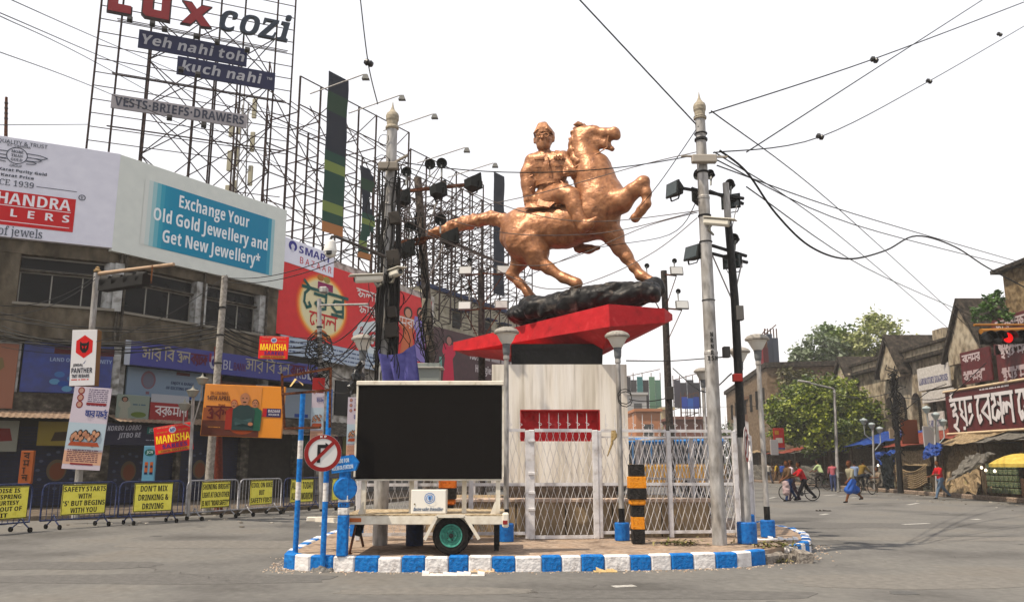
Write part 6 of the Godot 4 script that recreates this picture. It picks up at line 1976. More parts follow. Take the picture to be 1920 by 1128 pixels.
func make_roof_frames() -> void:
	var iron := worn("frame iron", [.0, Color(.13, .1, .1), .6, Color(.22, .17, .16), 1.0, Color(.36, .25, .22)], 1.5, .8)
	var m: MB
	# --- letter sign over the corner roof
	var o := thing("letter_sign", "tall rooftop steel frame carrying big red and navy letters", "rooftop sign", LX * Vector3(3.7, 12.2, -1.0))
	var v := []; var h := []; var d := []
	for s in [-.5, .35, 1.55, 3.55, 4.4, 5.45, 6.9, 7.7]:
		v.append([Vector3(s, 12.0, 0), Vector3(s, 23.4, 0)])
		if s > 1 and s < 7: v.append([Vector3(s, 12.0, -2.2), Vector3(s, 21.0, -2.2)])
	for k in 14: h.append([Vector3(-.5, 14.9 + k * .62, .04), Vector3(7.7, 14.9 + k * .62, .04)])
	for y in [13.4, 15.6, 18.0, 20.5]:
		h.append([Vector3(.2, y, .12), Vector3(7.4, y, .12)])
		h.append([Vector3(.2, y - .12, .5), Vector3(7.4, y - .12, .5)])
	for q in [[1.55, 3.55], [3.55, 5.45], [5.45, 6.9], [1.55, 4.4], [4.4, 6.9]]:
		for k in 4:
			d.append([Vector3(q[0], 12.4 + k * 2.2, -.05), Vector3(q[1], 14.6 + k * 2.2, -.05)])
			d.append([Vector3(q[1], 12.4 + k * 2.2, -.05), Vector3(q[0], 14.6 + k * 2.2, -.05)])
	for s in [1.55, 3.55, 5.45, 6.9]:
		for k in 4: d.append([Vector3(s, 12.6 + k * 2.1, 0), Vector3(s, 14.7 + k * 2.1, -2.2)])
	bars(o, "upright", LX, v, .045, iron)
	bars(o, "rail", LX, h, .022, iron)
	bars(o, "bracing", LX, d, .028, iron, true)
	for q in [[Vector2(1.088, 20.041), Vector2(5.637, 19.543), "Yeh nahi toh", Color(.07, .1, .25), Color(.62, .62, .64)], [Vector2(2.722, 19.159), Vector2(6.928, 18.576), "kuch nahi", Color(.07, .1, .25), Color(.62, .62, .64)], [Vector2(.267, 16.951), Vector2(5.818, 16.497), "VESTS·BRIEFS·DRAWERS", Color(.58, .56, .57), Color(.2, .22, .28)]]:
		var w: float = q[1].x - q[0].x
		var hb: float = .85 if q[3].r < .3 else .62
		m = mb()
		m.box(Vector3(w / 2, 0, 0), Vector3(w, hb, .08))
		var p := part("name_strip", m, flat(q[3], .6), o)
		p.transform = o.transform.affine_inverse() * LX * Transform3D(Basis(), Vector3(q[0].x, (q[0].y + q[1].y) / 2, .2))
		if q[2] == "kuch nahi": letters(p, "TM", Vector3(w - .25, .1, .05), .12, q[4], .24)
		letters(p, q[2], Vector3(w / 2 - (.2 if q[2] == "kuch nahi" else .0), .02, .05), hb * (.55 if q[3].r < .3 else .66), q[4], w * (.8 if q[2] == "kuch nahi" else .95), "Droid Sans", 700, false, .02, .0, .15 if q[3].r < .3 else .0)
	# big letters
	var lr := flat(Color(.5, .09, .12), .5)
	var rim := flat(Color(.16, .07, .08), .6)
	for q in [[Vector2(-.25, -.05), [[0, 0], [1.0, .0], [1.0, .42], [.42, .42], [.42, 1.7], [0, 1.7]]], [Vector2(1.1, .0), [[0, .15], [.15, 0], [1.2, .0], [1.2, 1.8], [.82, 1.8], [.82, .4], [.42, .4], [.42, 1.8], [0, 1.8]]], [Vector2(2.7, .05), [[0, 0], [.42, 0], [.65, .3], [.9, 0], [1.35, .05], [.9, .6], [1.3, 1.1], [.86, 1.1], [.65, .85], [.42, 1.15], [.0, 1.15], [.42, .6]]]]:
		for layer in 2:
			m = mb()
			var pts := []
			var cm := Vector2.ZERO
			for k in q[1]: cm += Vector2(k[0], k[1]) / q[1].size()
			for k in q[1]: pts.append(cm + (Vector2(k[0], k[1]) - cm) * (1.0 if layer == 0 else .9))
			m.prism(pts, Transform3D(Basis(), Vector3(0, 0, .15 * layer)), .16 if layer == 0 else .03)
			var p := part("big_letter", m, rim if layer == 0 else lr, o)
			p.transform = o.transform.affine_inverse() * LX * Transform3D(Basis(), Vector3(q[0].x, 20.75 + q[0].y, .2))
	var cz := letters(o, "cozi", Vector3.ZERO, 1.25, Color(.13, .18, .24), 3.1, "Droid Serif", 700, false, .2, .0, .2, "big_letters")
	cz.transform = o.transform.affine_inverse() * LX * Transform3D(Basis(), Vector3(5.95, 21.6, .25)) * cz.transform
	for s in [[.7, 20.0], [1.6, 20.0], [2.1, 19.85], [3.4, 19.8], [4.3, 19.7], [5.6, 19.6], [2.9, 18.1], [3.6, 18.0], [2.6, 15.8], [4.0, 15.7]]:
		m = mb()
		m.rbox(Vector3.ZERO, Vector3(.22, .22, .2), .02)
		var p := part("spotlight", m, black_iron, o)
		p.transform = o.transform.affine_inverse() * LX * Transform3D(Basis(Vector3.RIGHT, -.5), Vector3(s[0], s[1] + .4, .6))
	# --- telephone mast behind it
	o = thing("telecom_mast", "slim lattice telecom mast with pale antenna panels behind the letter sign", "mast", V(-14.22, 15.8, -41))
	v = []; d = []
	var b0: Vector3 = V(-14.24, 15.66, -41)
	b0.y = 12.0
	for k in 3:
		var a := TAU * k / 3.0
		v.append([b0 + Vector3(cos(a) * .5, 0, sin(a) * .5), Vector3(b0.x + cos(a) * .25, 20.3, b0.z + sin(a) * .25)])
		for j in 9:
			var a2 := TAU * (k + 1) / 3.0
			d.append([b0 + Vector3(cos(a) * .5, j * .9, sin(a) * .5), b0 + Vector3(cos(a2) * .45, (j + 1) * .9, sin(a2) * .45)])
	v.append([Vector3(b0.x, 19.5, b0.z), Vector3(b0.x, 21.4, b0.z)])
	bars(o, "leg", Transform3D(), v, .04, galv)
	bars(o, "bracing", Transform3D(), d, .025, galv, true)
	for k in 10:
		m = mb()
		m.rbox(b0 + Vector3(cos(k * 2.1) * (.6 + .1 * (k % 3)), 2.4 + k * .62, sin(k * 2.1) * .6), Vector3(.24, 1.1, .14), .03)
		partw("antenna", m, flat(Color(.62, .6, .52), .6), o)
	# --- bare billboard frames over the side street
	for blk in [[RS, .0, 9.0, 11.8, 21.6, 2.4, "tall bare billboard frame with torn green banner strips over the red hoarding", 1.5], [RS, 9.2, 17.2, 11.0, 20.6, 3.0, "rusty billboard frame behind the left floodlight mast", 1.35], [Transform3D(Vector3(.4666, 0, -.8845), Vector3.UP, Vector3(.8845, 0, .4666), Vector3(-4.984, 0, -49.500)), 1.0, 14.0, 10.2, 19.5, 4.0, "crowded rusty billboard frames behind the horse tail", 1.2]]:
		var f: Transform3D = blk[0]
		o = thing("billboard_frame", blk[6], "billboard frame", f * Vector3((blk[1] + blk[2]) / 2, blk[3], -1.0), "bare billboard frames")
		v = []; h = []; d = []
		var n := int((blk[2] - blk[1]) / blk[7])
		var st: float = (blk[2] - blk[1]) / n
		for k in n + 1:
			var s: float = blk[1] + k * st
			for z in [.0, -blk[5]]:
				v.append([Vector3(s, blk[3], z), Vector3(s, blk[4] - (1.6 if z < 0 else .0), z)])
			for j in 5:
				var y: float = lerpf(blk[3], blk[4] - 2.0, j / 4.0)
				h.append([Vector3(s, y, 0), Vector3(s, y, -blk[5])])
				d.append([Vector3(s, y, 0), Vector3(s, y + 1.8, -blk[5])])
		var rows := 6
		for j in rows + 1:
			var y: float = lerpf(blk[3] + .3, blk[4], j / float(rows))
			h.append([Vector3(blk[1], y, 0), Vector3(blk[2], y, 0)])
			if j < rows: h.append([Vector3(blk[1], y, -blk[5]), Vector3(blk[2], y, -blk[5])])
			if j < rows:
				for k in n:
					var s: float = blk[1] + k * st
					var y2: float = y + (blk[4] - blk[3]) / rows
					if (k + j) % 2 == 0: d.append([Vector3(s, y, 0), Vector3(s + st, y2, 0)])
					else: d.append([Vector3(s, y2, -blk[5]), Vector3(s + st, y, -blk[5])])
					if blk[7] < 1.4: d.append([Vector3(s, y2, 0), Vector3(s + st, y, -blk[5])])
		bars(o, "upright", f, v, .065, iron)
		bars(o, "rail", f, h, .036, iron, true)
		bars(o, "bracing", f, d, .03, iron, true)
		for k in n:
			if k % 2 == 1 and blk[7] > 1.2:
				var s: float = blk[1] + k * st
				m = mb()
				m.bar(f * Vector3(s - .3, blk[4] - .4, -.5), f * Vector3(s + .5, blk[4] + .25, 2.6), .035, 5)
				var arm := partw("lamp_arm", m, galv, o)
				m = mb()
				var lp := f * Vector3(s + .52, blk[4] + .15, 2.75)
				m.hexa([lp + Vector3(-.2, -.22, -.15), lp + Vector3(.2, -.22, -.15), lp + Vector3(.2, -.22, .15), lp + Vector3(-.2, -.22, .15), lp + Vector3(-.1, .05, -.1), lp + Vector3(.1, .05, -.1), lp + Vector3(.1, .05, .1), lp + Vector3(-.1, .05, .1)])
				partw("lamp_head", m, flat(Color(.4, .4, .39), .6), arm)
	# torn banner strips still hanging on the frames
	for q in [["long torn green and black banner strip hanging from the frame top", Vector2(1.929, 22.705), Vector2(3.440, 13.602), .05], ["twisted short green banner strip knotted on the frame", Vector2(4.641, 18.098), Vector2(5.704, 12.793), .08], ["dark blue torn banner strip hanging behind the horse tail", Vector2(18.380, 21.935), Vector2(19.678, 13.082), .1]]:
		var a: Vector2 = q[1]; var b: Vector2 = q[2]
		m = mb()
		var n := 16
		for k in n:
			var t0 := k / float(n); var t1 := (k + 1) / float(n)
			var y0 := lerpf(a.y, b.y, t0); var y1 := lerpf(a.y, b.y, t1)
			var dark := q[3] > .09 as bool
			m.col = lin((Color(.1, .12, .17) if dark or t0 < .45 else (Color(.42, .48, .24) if k in [9, 13] else Color(.11, .25, .2))).lerp(Color(.14, .3, .16), .6 if not dark and (k == 2 or k == 3) else .0))
			if not dark and k == n - 1: m.col = lin(Color(.6, .4, .22))
			var w0 := .02 * sin(k * 1.3); var w1 := .02 * sin((k + 1) * 1.3)
			var sw: float = .35 if q[3] > .07 and not dark else .0
			var x0 := a.x + sw * sin(t0 * 3.0) + w0; var x1 := a.x + sw * sin(t1 * 3.0) + w1
			var wd: float = (b.x - a.x) * (.75 + .25 * sin(k * .9) if sw > 0 else 1.0)
			m.hexa([RS * Vector3(x0, y0, .1), RS * Vector3(x0 + wd, y0, .14 + w0), RS * Vector3(x0 + wd, y0, .12 + w0), RS * Vector3(x0, y0, .08), RS * Vector3(x1, y1, .1), RS * Vector3(x1 + wd, y1, .14 + w1), RS * Vector3(x1 + wd, y1, .12 + w1), RS * Vector3(x1, y1, .08)])
		tag(partw("banner_strip", m, vc(.8)), q[0], "banner", "torn banner strips")
	# cream house behind the frames
	o = thing("cream_house", "cream plastered house with small windows behind the floodlight mast", "building", Transform3D(Vector3(.4666, 0, -.8845), Vector3.UP, Vector3(.8845, 0, .4666), Vector3(-4.984, 0, -49.500)) * Vector3(8, 0, -6))
	var MBf := Transform3D(Vector3(.4666, 0, -.8845), Vector3.UP, Vector3(.8845, 0, .4666), Vector3(-4.984, 0, -49.500))
	m = mb()
	var P := func(s: float, z: float) -> Vector2:
		var q := MBf * Vector3(s, 0, z)
		return Vector2(q.x, -q.z)
	slab(m, [P.call(0, -.6), P.call(19, -.6), P.call(19, -10), P.call(0, -10)], .0, 12.3)
	partw("wall", m, worn("cream wall", [.0, Color(.5, .47, .4), .5, Color(.66, .63, .55), 1.0, Color(.75, .72, .65)], 3.0, .9), o)
	wallpart(o, "parapet", MBf, -.1, 12.3, 19.1, 12.55, -1.0, -.5, flat(Color(.2, .24, .36), .8))
	for s in [3.5, 7.5, 9.6, 12.0]:
		var w := wallpart(o, "window", MBf, s, 10.2, s + .9, 11.2, -.62, -.55, dark_glass)
		wallpart(o, "sunshade", MBf, s - .2, 11.3, s + 1.1, 11.38, -.6, .0, flat(Color(.15, .18, .3), .8))


func barrier(at: Vector3, turn: float, L: float, px0: float, px1: float, lines: Array, steel: bool, label: String) -> void:
	var o := thing("barricade", label, "barricade", Transform3D(Basis(Vector3.UP, turn), at), "police crowd barriers")
	var paint := worn("barrier steel", [.0, Color(.35, .35, .37), .5, Color(.55, .55, .57), 1.0, Color(.7, .7, .71)], .5, .45, .0, [], 5.0, Vector3.ONE, .3) if steel else worn("barrier blue", [.0, Color(.06, .08, .16), .5, Color(.09, .14, .3), 1.0, Color(.3, .34, .44)], .5, .5)
	var m := mb()
	var lo := .22; var hi := 1.1
	var c := [Vector3(-L / 2, lo, 0), Vector3(-L / 2, hi - .15, 0), Vector3(-L / 2 + .05, hi - .04, 0), Vector3(-L / 2 + .15, hi, 0), Vector3(L / 2 - .15, hi, 0), Vector3(L / 2 - .05, hi - .04, 0), Vector3(L / 2, hi - .15, 0), Vector3(L / 2, lo, 0), Vector3(-L / 2, lo, 0)]
	m.tube(c, .022, 7)
	part("frame", m, paint, o)
	var n := int(L / .14)
	for k in range(1, n):
		m = mb()
		var x := -L / 2 + k * L / n
		m.bar(Vector3(x, lo, 0), Vector3(x, hi, 0), .009, 5)
		part("bar", m, paint, o)
	for s in [-1.0, 1.0]:
		var x: float = s * L * .33
		m = mb()
		m.tube([Vector3(x, .07, .28), Vector3(x, .2, .1), Vector3(x, .34, .0), Vector3(x, .2, -.1), Vector3(x, .07, -.28)], .018, 6)
		part("leg", m, paint, o)
		for z in [.28, -.28]:
			m = mb()
			m.lathe(Vector3(x - .02, .06, z), [Vector2(0, 0), Vector2(.06, 0), Vector2(.06, .04), Vector2(0, .04)], 12, Basis(Vector3(0, 0, 1), Vector3.RIGHT, Vector3.UP))
			part("castor", m, flat(Color(.04, .04, .04), .8), o)
	m = mb()
	m.box(Vector3((px0 + px1) / 2, .69, .04), Vector3(px1 - px0, .74, .012))
	var p := part("slogan_board", m, worn("slogan yellow", [.0, Color(.8, .75, .25), .4, Color(.89, .85, .32), 1.0, Color(.91, .88, .4)], 1.2, .6), o)
	m = mb()
	for q in [[px0, .325, px1, .345], [px0, 1.035, px1, 1.055], [px0, .345, px0 + .02, 1.035], [px1 - .02, .345, px1, 1.035]]: rect(m, q[0], q[1], q[2], q[3], Color(.1, .1, .06), .048)
	part("border", m, vc(), p)
	var k := lines.size()
	for i in k:
		var w: float = (px1 - px0) * minf(.94, lines[i].length() * [.1, .1, .088, .078, .074][mini(k, 4)])
		letters(p, lines[i], Vector3((px0 + px1) / 2, .69 + .74 * ((k - 1) / 2.0 - i) / k * .93, .05), .74 / k * (.62 if k < 4 else .68), Color(.02, .02, .02), w, "Droid Sans", 700, false, .004)

func make_street_left() -> void:
	var m: MB
	var bs := [[V(-11.645, 0, -19.667), V(-11.48, 0, -20.27), -.75, .55, ["NOISE IS", "OFFSPRING", "COURTESY", "PUT OUT OF", "IT"], false, "blue crowd barrier with a cramped five-line slogan, end of the row"], [V(-11.4, 0, -20.58), V(-10.42, 0, -22.31), -.52, .68, ["SAFETY STARTS", "WITH", "'S' BUT BEGINS", "WITH YOU"], false, "blue crowd barrier reading SAFETY STARTS WITH 'S'"], [V(-10.25, 0, -22.13), V(-9.11, 0, -23.5), -.52, .55, ["DON'T MIX", "DRINKING &", "DRIVING"], false, "blue crowd barrier reading DON'T MIX DRINKING & DRIVING"], [V(-9.1, 0, -23.71), V(-8.26, 0, -25.55), -.5, .62, ["SHINING BRIGHT", "LIGHT AT EACH OTHER", "IS NOT \"ROAD SAFETY\""], true, "bare steel crowd barrier reading SHINING BRIGHT LIGHT"], [V(-8.22, 0, -25.55), V(-7.47, 0, -27.41), -.55, .5, ["COOL ON BIKE", "BUT", "SAFETY FIRST"], true, "bare steel crowd barrier reading COOL ON BIKE"], [V(-7.38, 0, -27.41), V(-6.48, 0, -28.91), -.62, .4, ["ALERT TODAY", "ALIVE TOMORROW"], false, "blue crowd barrier reading ALERT TODAY, beside the banded posts"], [V(-6.41, 0, -28.91), V(-5.6, 0, -30.6), -.55, .5, ["DRIVE"], false, "blue crowd barrier half hidden by the blue direction pillar"]]
	for q in bs:
		var a: Vector3 = q[0]; var b: Vector3 = q[1]
		if q[2] == -.75: a += (a - b) * 1.2
		barrier((a + b) / 2, -atan2(b.z - a.z, b.x - a.x), a.distance_to(b), q[2], q[3], q[4], q[5], q[6])
	var concrete := worn("pole concrete", [.0, Color(.35, .33, .31), .5, Color(.55, .53, .5), 1.0, Color(.68, .66, .63)], .8, .9, .4)
	# traffic signal pole with its arm
	var sb: Vector3 = V(-11.69, .13, -22.8)
	var o := thing("signal_pole", "traffic signal pole with a horizontal row of hooded lamps by the corner building", "traffic light", sb)
	m = mb()
	m.tube([sb, V(-11.76, 6.86, -22.8)], [.1, .08], 10)
	partw("pole", m, galv, o)
	m = mb()
	m.lathe(V(-11.75, 6.92, -22.8), [Vector2(.09, -.03), Vector2(.1, .02), Vector2(.05, .06), Vector2(.06, .1), Vector2(0, .14)], 12)
	partw("finial", m, flat(Color(.55, .45, .3), .6), o)
	m = mb()
	m.tube([V(-11.71, 6.84, -22.8), V(-9.01, 6.78, -21.4)], [.06, .045], 8)
	partw("arm", m, flat(Color(.62, .52, .42), .5), o)
	for k in 4:
		var p: Vector3 = (V(-11.34, 6.56, -22.5)).lerp(V(-10.08, 6.53, -21.9), k / 3.0)
		m = mb()
		m.lathe(p, [Vector2(.0, -.12), Vector2(.16, -.1), Vector2(.17, .12), Vector2(.15, .12), Vector2(.14, -.04), Vector2(0, -.04)], 14, Basis(Vector3(0, 0, 1), Vector3(.85, -.1, .5).normalized(), Vector3.UP).orthonormalized())
		partw("lamp_hood", m, flat(Color(.06, .055, .05), .7), o)
	m = mb()
	m.flatbar(V(-11.45, 6.44, -22.6), V(-9.87, 6.45, -21.8), .3, .3)
	partw("lamp_box", m, flat(Color(.08, .075, .07), .7), o)
	m = mb()
	m.box(V(-9.71, 6.57, -21.7), Vector3(.03, .42, .4), Basis(Vector3.UP, .4))
	partw("end_plate", m, flat(Color(.45, .26, .1), .6), o)
	# rebar advertisement box on that pole
	var bt := Transform3D(Basis(Vector3.UP, .1) * Basis(Vector3(0, 0, 1), .04), V(-12, 3.63, -22.4))
	o = thing("advert_box", "white box sign with red hexagon on the signal pole", "sign", bt)
	m = mb()
	m.rbox(Vector3(.33, .77, -.15), Vector3(.66, 1.54, .3), .01)
	part("case", m, flat(Color(.42, .27, .08), .7), o)
	m = mb()
	m.rbox(Vector3(.33, .77, .008), Vector3(.65, 1.53, .016), .004)
	var face := part("face", m, flat(Color(.78, .77, .77), .5), o)
	m = mb()
	var hx := []
	for k in 6: hx.append(Vector2(.34 + sin(k * TAU / 6) * .25, 1.07 + cos(k * TAU / 6) * .32))
	poly(m, hx, Color(.72, .08, .08), .018)
	poly(m, [Vector2(.22, 1.22), Vector2(.28, 1.17), Vector2(.4, 1.17), Vector2(.46, 1.22), Vector2(.45, 1.0), Vector2(.38, .9), Vector2(.3, .9), Vector2(.23, 1.0)], Color(.06, .05, .06), .021)
	poly(m, [Vector2(.27, 1.1), Vector2(.33, 1.07), Vector2(.3, 1.0)], Color(.72, .08, .08), .024)
	poly(m, [Vector2(.41, 1.1), Vector2(.35, 1.07), Vector2(.38, 1.0)], Color(.72, .08, .08), .024)
	poly(m, [Vector2(.33, .6), Vector2(.42, .72), Vector2(.36, .6)], Color(.15, .2, .4), .018)
	tiny(m, .05, .5, .17, .05, Color(.7, .2, .15), .018)
	part("emblem", m, vc(), face)
	letters(face, "JINDAL", Vector3(.2, .56, .02), .07, Color(.12, .12, .14), .26)
	letters(face, "PANTHER", Vector3(.31, .42, .02), .14, Color(.08, .09, .16), .54)
	letters(face, "TMT REBARS", Vector3(.28, .27, .02), .09, Color(.08, .09, .16), .46)
	# paper festival banners
	for q in [[V(-11.93, 1.45, -22.3), .98, 2.18, .1, "tall pale festival poster hung on the signal pole"], [V(-3.461, 1.676, -17.5), .34, 1.28, .0, "narrow festival poster beside the screen's left edge"], [V(-6.52, 2.12, -27), .4, 2.2, .0, "narrow poster with red head on the pole behind the turn sign"]]:
		o = thing("festival_poster", q[4], "poster", Transform3D(Basis(Vector3.UP, .08) * Basis(Vector3(0, 0, 1), -.06 * signf(q[3])), q[0]), "festival posters on poles")
		m = mb()
		m.box(Vector3(q[1] / 2, q[2] / 2, -.008), Vector3(q[1], q[2], .016))
		part("sheet", m, flat(Color(.68, .64, .68), .6), o)
		m = mb()
		var w: float = q[1]; var h: float = q[2]
		rect(m, 0, h * .24, w, h * .56, Color(.6, .66, .7), .002)
		rect(m, 0, h * .06, w, h * .22, Color(.72, .56, .46), .002)
		for k in 20: ell(m, Vector2(w * (.15 + .7 * fmod(k * .37, 1.0)), h * (.36 + .09 * fmod(k * .23, 1.0))), Vector2(w * .065, w * .085), Color(.16, .1, .08), .005 + k * .001, 10)
		for k in 20: ell(m, Vector2(w * (.15 + .7 * fmod(k * .37, 1.0)), h * (.355 + .09 * fmod(k * .23, 1.0))), Vector2(w * .045, w * .06), Color(.55, .36, .27).lerp(Color(.7, .52, .4), fmod(k * .61, 1.0)), .026 + k * .001, 10)
		poly(m, [Vector2(w * .08, h * .28), Vector2(w * .92, h * .28), Vector2(w * .85, h * .33), Vector2(w * .15, h * .33)], Color(.55, .24, .12), .048)
		for k in 3: ell(m, Vector2(w * .2, h * (.95 - k * .085)), Vector2(w * .09, w * .1), Color(.45, .12, .12), .003)
		for k in 3: ell(m, Vector2(w * .2, h * (.95 - k * .085)), Vector2(w * .06, w * .07), Color(.62, .48, .42), .006)
		m.col = lin(Color(.12, .2, .45))
		bengali(m, "s aa r _ m j i", Transform3D(Basis.from_scale(Vector3(w * .12, h * .07, 1)), Vector3(w * .4, h * .64, .004)), w * .025)
		for k in 9: tiny(m, w * .4, w * .92, h * (.97 - k * .024), w * .04, Color(.3, .25, .35), .003)
		for k in 7: tiny(m, w * .08, w * .9, h * (.23 - k * .022), w * .04, Color(.35, .2, .25), .005)
		rect(m, w * .38, h * .78, w * .92, h * .81, Color(.45, .1, .12), .004)
		rect(m, w * .2, h * .055, w * .8, h * .075, Color(.45, .1, .12), .006)
		if q[1] == .4: rect(m, 0, h * .82, w, h, Color(.55, .1, .1), .008)
		part("print", m, vc(), o)
	# utility poles
	for q in [[V(-8.98, .13, -25), V(-8.91, 7.28, -25), .13, concrete, "whitewashed concrete pole rising behind the film board"], [V(-6.14, .13, -27.5), V(-6.55, 7.05, -27.5), .1, galv, "thin steel pole tangled with black cable by the bank fascia"], [V(-8.96, .13, -26), V(-9.35, 5.2, -26), .14, worn("brick red", [.0, Color(.25, .1, .07), 1.0, Color(.42, .18, .12)], .6), "rusty red post behind the film board"], [V(-17.86, 12.76, -27.5), V(-18.03, 14.37, -27.5), .06, rust, "rusty rooftop stub post on the white hoarding"]]:
		o = thing("utility_pole", q[4], "pole", q[0], "utility poles on the left pavement")
		m = mb()
		m.tube([q[0], q[1]], [q[2], q[2] * .75], 10)
		partw("shaft", m, q[3], o)
		for y in 4:
			m = mb()
			m.lathe((q[0] as Vector3).lerp(q[1], .5 + .12 * y), [Vector2(q[2] * .8, -.03), Vector2(q[2] * 1.05, -.02), Vector2(q[2] * 1.05, .02), Vector2(q[2] * .8, .03)], 10)
			partw("clamp", m, black_iron, o)
		if q[2] == .1:
			m = mb()
			for k in 22:
				var c := []
				var cen: Vector3 = (V(-6.46, 5.58, -27.4)).lerp(V(-6.35, 3.97, -27.4), rng.randf())
				var cr := rng.randf_range(.12, .5)
				for s in 10: c.append(cen + Vector3(cos(s * .68) * cr, sin(s * .68) * cr * .9, .1 * sin(s + k)))
				m.tube(c, .018, 4)
			partw("cable_coils", m, flat(Color(.05, .05, .05), .6), o).set_meta("kind", "stuff")
			m = mb()
			m.tube([V(-6.5, 6.83, -27.5), V(-4.35, 6.29, -24.5)], .035, 6)
			m.rbox(V(-6.38, 7.33, -27.4), Vector3(.26, .2, .3), .03)
			partw("lamp_arm", m, galv, o)
	# film board: three printed half-figures on amber
	o = thing("film_board", "amber film poster board with three portraits and a release date", "poster", Transform3D(Basis(Vector3.UP, .05) * Basis(Vector3(0, 0, 1), -.035), V(-8.81, 2.34, -23.6)), "")
	m = mb()
	m.rbox(Vector3(1.13, .74, -.08), Vector3(2.26, 1.46, .14), .01)
	part("panel", m, flat(Color(.78, .48, .1), .5), o)
	m = mb()
	rect(m, .02, .02, 1.62, 1.45, Color(.74, .47, .2), .0)
	rect(m, .02, .02, 1.62, .8, Color(.5, .26, .14), .003)
	rect(m, .02, .02, 1.62, .45, Color(.3, .14, .09), .006)
	ell(m, Vector2(1.15, .5), Vector2(.48, .42), Color(.5, .2, .07), .009)
	var sk := Color(.6, .4, .28)
	for q in [[.87, .92, .085, Color(.5, .12, .08), Color(.55, .1, .07), .2], [1.46, .95, .085, Color(.1, .3, .22), Color(.06, .045, .04), .2], [1.16, 1.06, .125, Color(.13, .2, .2), Color(.6, .4, .28), .3]]:
		var z := .012 + q[2] * .08 as float
		poly(m, [Vector2(q[0] - q[5], .2), Vector2(q[0] + q[5], .2), Vector2(q[0] + q[5] * 1.05, q[1] - q[2] * 2.3), Vector2(q[0] + q[5] * .4, q[1] - q[2] * 1.2), Vector2(q[0] - q[5] * .4, q[1] - q[2] * 1.2), Vector2(q[0] - q[5] * 1.05, q[1] - q[2] * 2.3)], q[3], z)
		ell(m, Vector2(q[0], q[1] + q[2] * .3), Vector2(q[2] * 1.08, q[2] * 1.25), q[4], z + .002)
		ell(m, Vector2(q[0], q[1]), Vector2(q[2] * .95, q[2] * 1.3), sk, z + .004)
		for s in [-1.0, 1.0]: ell(m, Vector2(q[0] + s * q[2] * .4, q[1] + q[2] * .3), Vector2(q[2] * .25, q[2] * .1), Color(.08, .05, .05), z + .006, 8)
		ell(m, Vector2(q[0], q[1] - q[2] * .55), Vector2(q[2] * .45, q[2] * .14), Color(.1, .06, .05), z + .006, 10)
	poly(m, [Vector2(.93, .42), Vector2(1.4, .55), Vector2(1.42, .45), Vector2(.95, .33)], Color(.2, .3, .3), .034)
	poly(m, [Vector2(.93, .55), Vector2(1.38, .42), Vector2(1.36, .33), Vector2(.9, .45)], Color(.16, .25, .25), .037)
	ell(m, Vector2(1.38, .38), Vector2(.07, .05), sk, .04)
	rect(m, 1.68, .6, 2.2, .84, Color(.12, .11, .3), .002)
	rect(m, 1.68, .6, 1.8, .84, Color(.6, .1, .12), .004)
	m.col = lin(Color(.3, .06, .05))
	bengali(m, "E k n", Transform3D(Basis.from_scale(Vector3(.3, .33, 1)), Vector3(.12, .5, .01)), .05)
	tiny(m, .2, .55, .26, .04, Color(.6, .4, .15), .01)
	part("print", m, vc(), o)
	letters(o, "IN CINEMAS", Vector3(.42, 1.22, .012), .09, Color(.35, .15, .1), .5, "Droid Sans", 400)
	letters(o, "14TH APRIL", Vector3(.42, 1.08, .012), .13, Color(.25, .08, .06), .66)
	letters(o, "THE", Vector3(.52, .86, .012), .1, Color(.3, .08, .06), .2)
	letters(o, "BAZAAR", Vector3(2.01, .77, .006), .08, Color(.7, .68, .7), .34)
	letters(o, "KOLKATA", Vector3(2.01, .67, .006), .06, Color(.7, .68, .7), .3)
	# red saree signs
	for q in [[V(-10.19, 1.81, -24), .16, 1.08, .78, "tilted red saree shop sign hanging over the barriers"], [V(-7.58, 4.64, -24.5), -.02, .88, .68, "red saree shop sign high up before the blue bank fascia"]]:
		o = thing("saree_sign", q[4], "sign", Transform3D(Basis(Vector3(0, 0, 1), q[1]), q[0]), "red saree signs")
		var w: float = q[2]; var h: float = q[3]
		m = mb()
		m.rbox(Vector3(w / 2, h / 2, -.02), Vector3(w, h, .04), .008)
		part("panel", m, flat(Color(.78, .05, .06), .5), o)
		m = mb()
		rect(m, w * .08, h * .04, w * .92, h * .14, Color(.66, .45, .1), .003)
		ell(m, Vector2(w * .5, h * .82), Vector2(h * .13, h * .11), Color(.72, .74, .78), .003)
		tiny(m, w * .08, w * .36, h * .78, h * .07, Color(.68, .4, .1), .003)
		tiny(m, w * .64, w * .92, h * .78, h * .07, Color(.68, .4, .1), .003)
		tiny(m, w * .1, w * .9, h * .95, h * .05, Color(.7, .5, .4), .003)
		part("print", m, vc(), o)
		letters(o, "MP", Vector3(w * .5, h * .82, .006), h * .13, Color(.1, .2, .5), h * .17)
		letters(o, "MANISHA", Vector3(w * .5, h * .52, .006), h * .29, Color(.95, .8, .08), w * .9)
		letters(o, "SAREES", Vector3(w * .53, h * .25, .006), h * .15, Color(.2, .1, .4), w * .66)
		letters(o, "100% COTTON", Vector3(w * .5, h * .09, .006), h * .07, Color(.5, .06, .08), w * .7)
	# small lantern cluster and its neighbour posts
	o = thing("lantern_post", "thin post with three small bell-shaped lanterns beside the film board", "street lamp", V(-9.05, .13, -23.8))
	m = mb()
	m.tube([V(-9.05, .13, -23.8), V(-9.16, 3.54, -23.8)], .045, 8)
	partw("pole", m, galv, o)
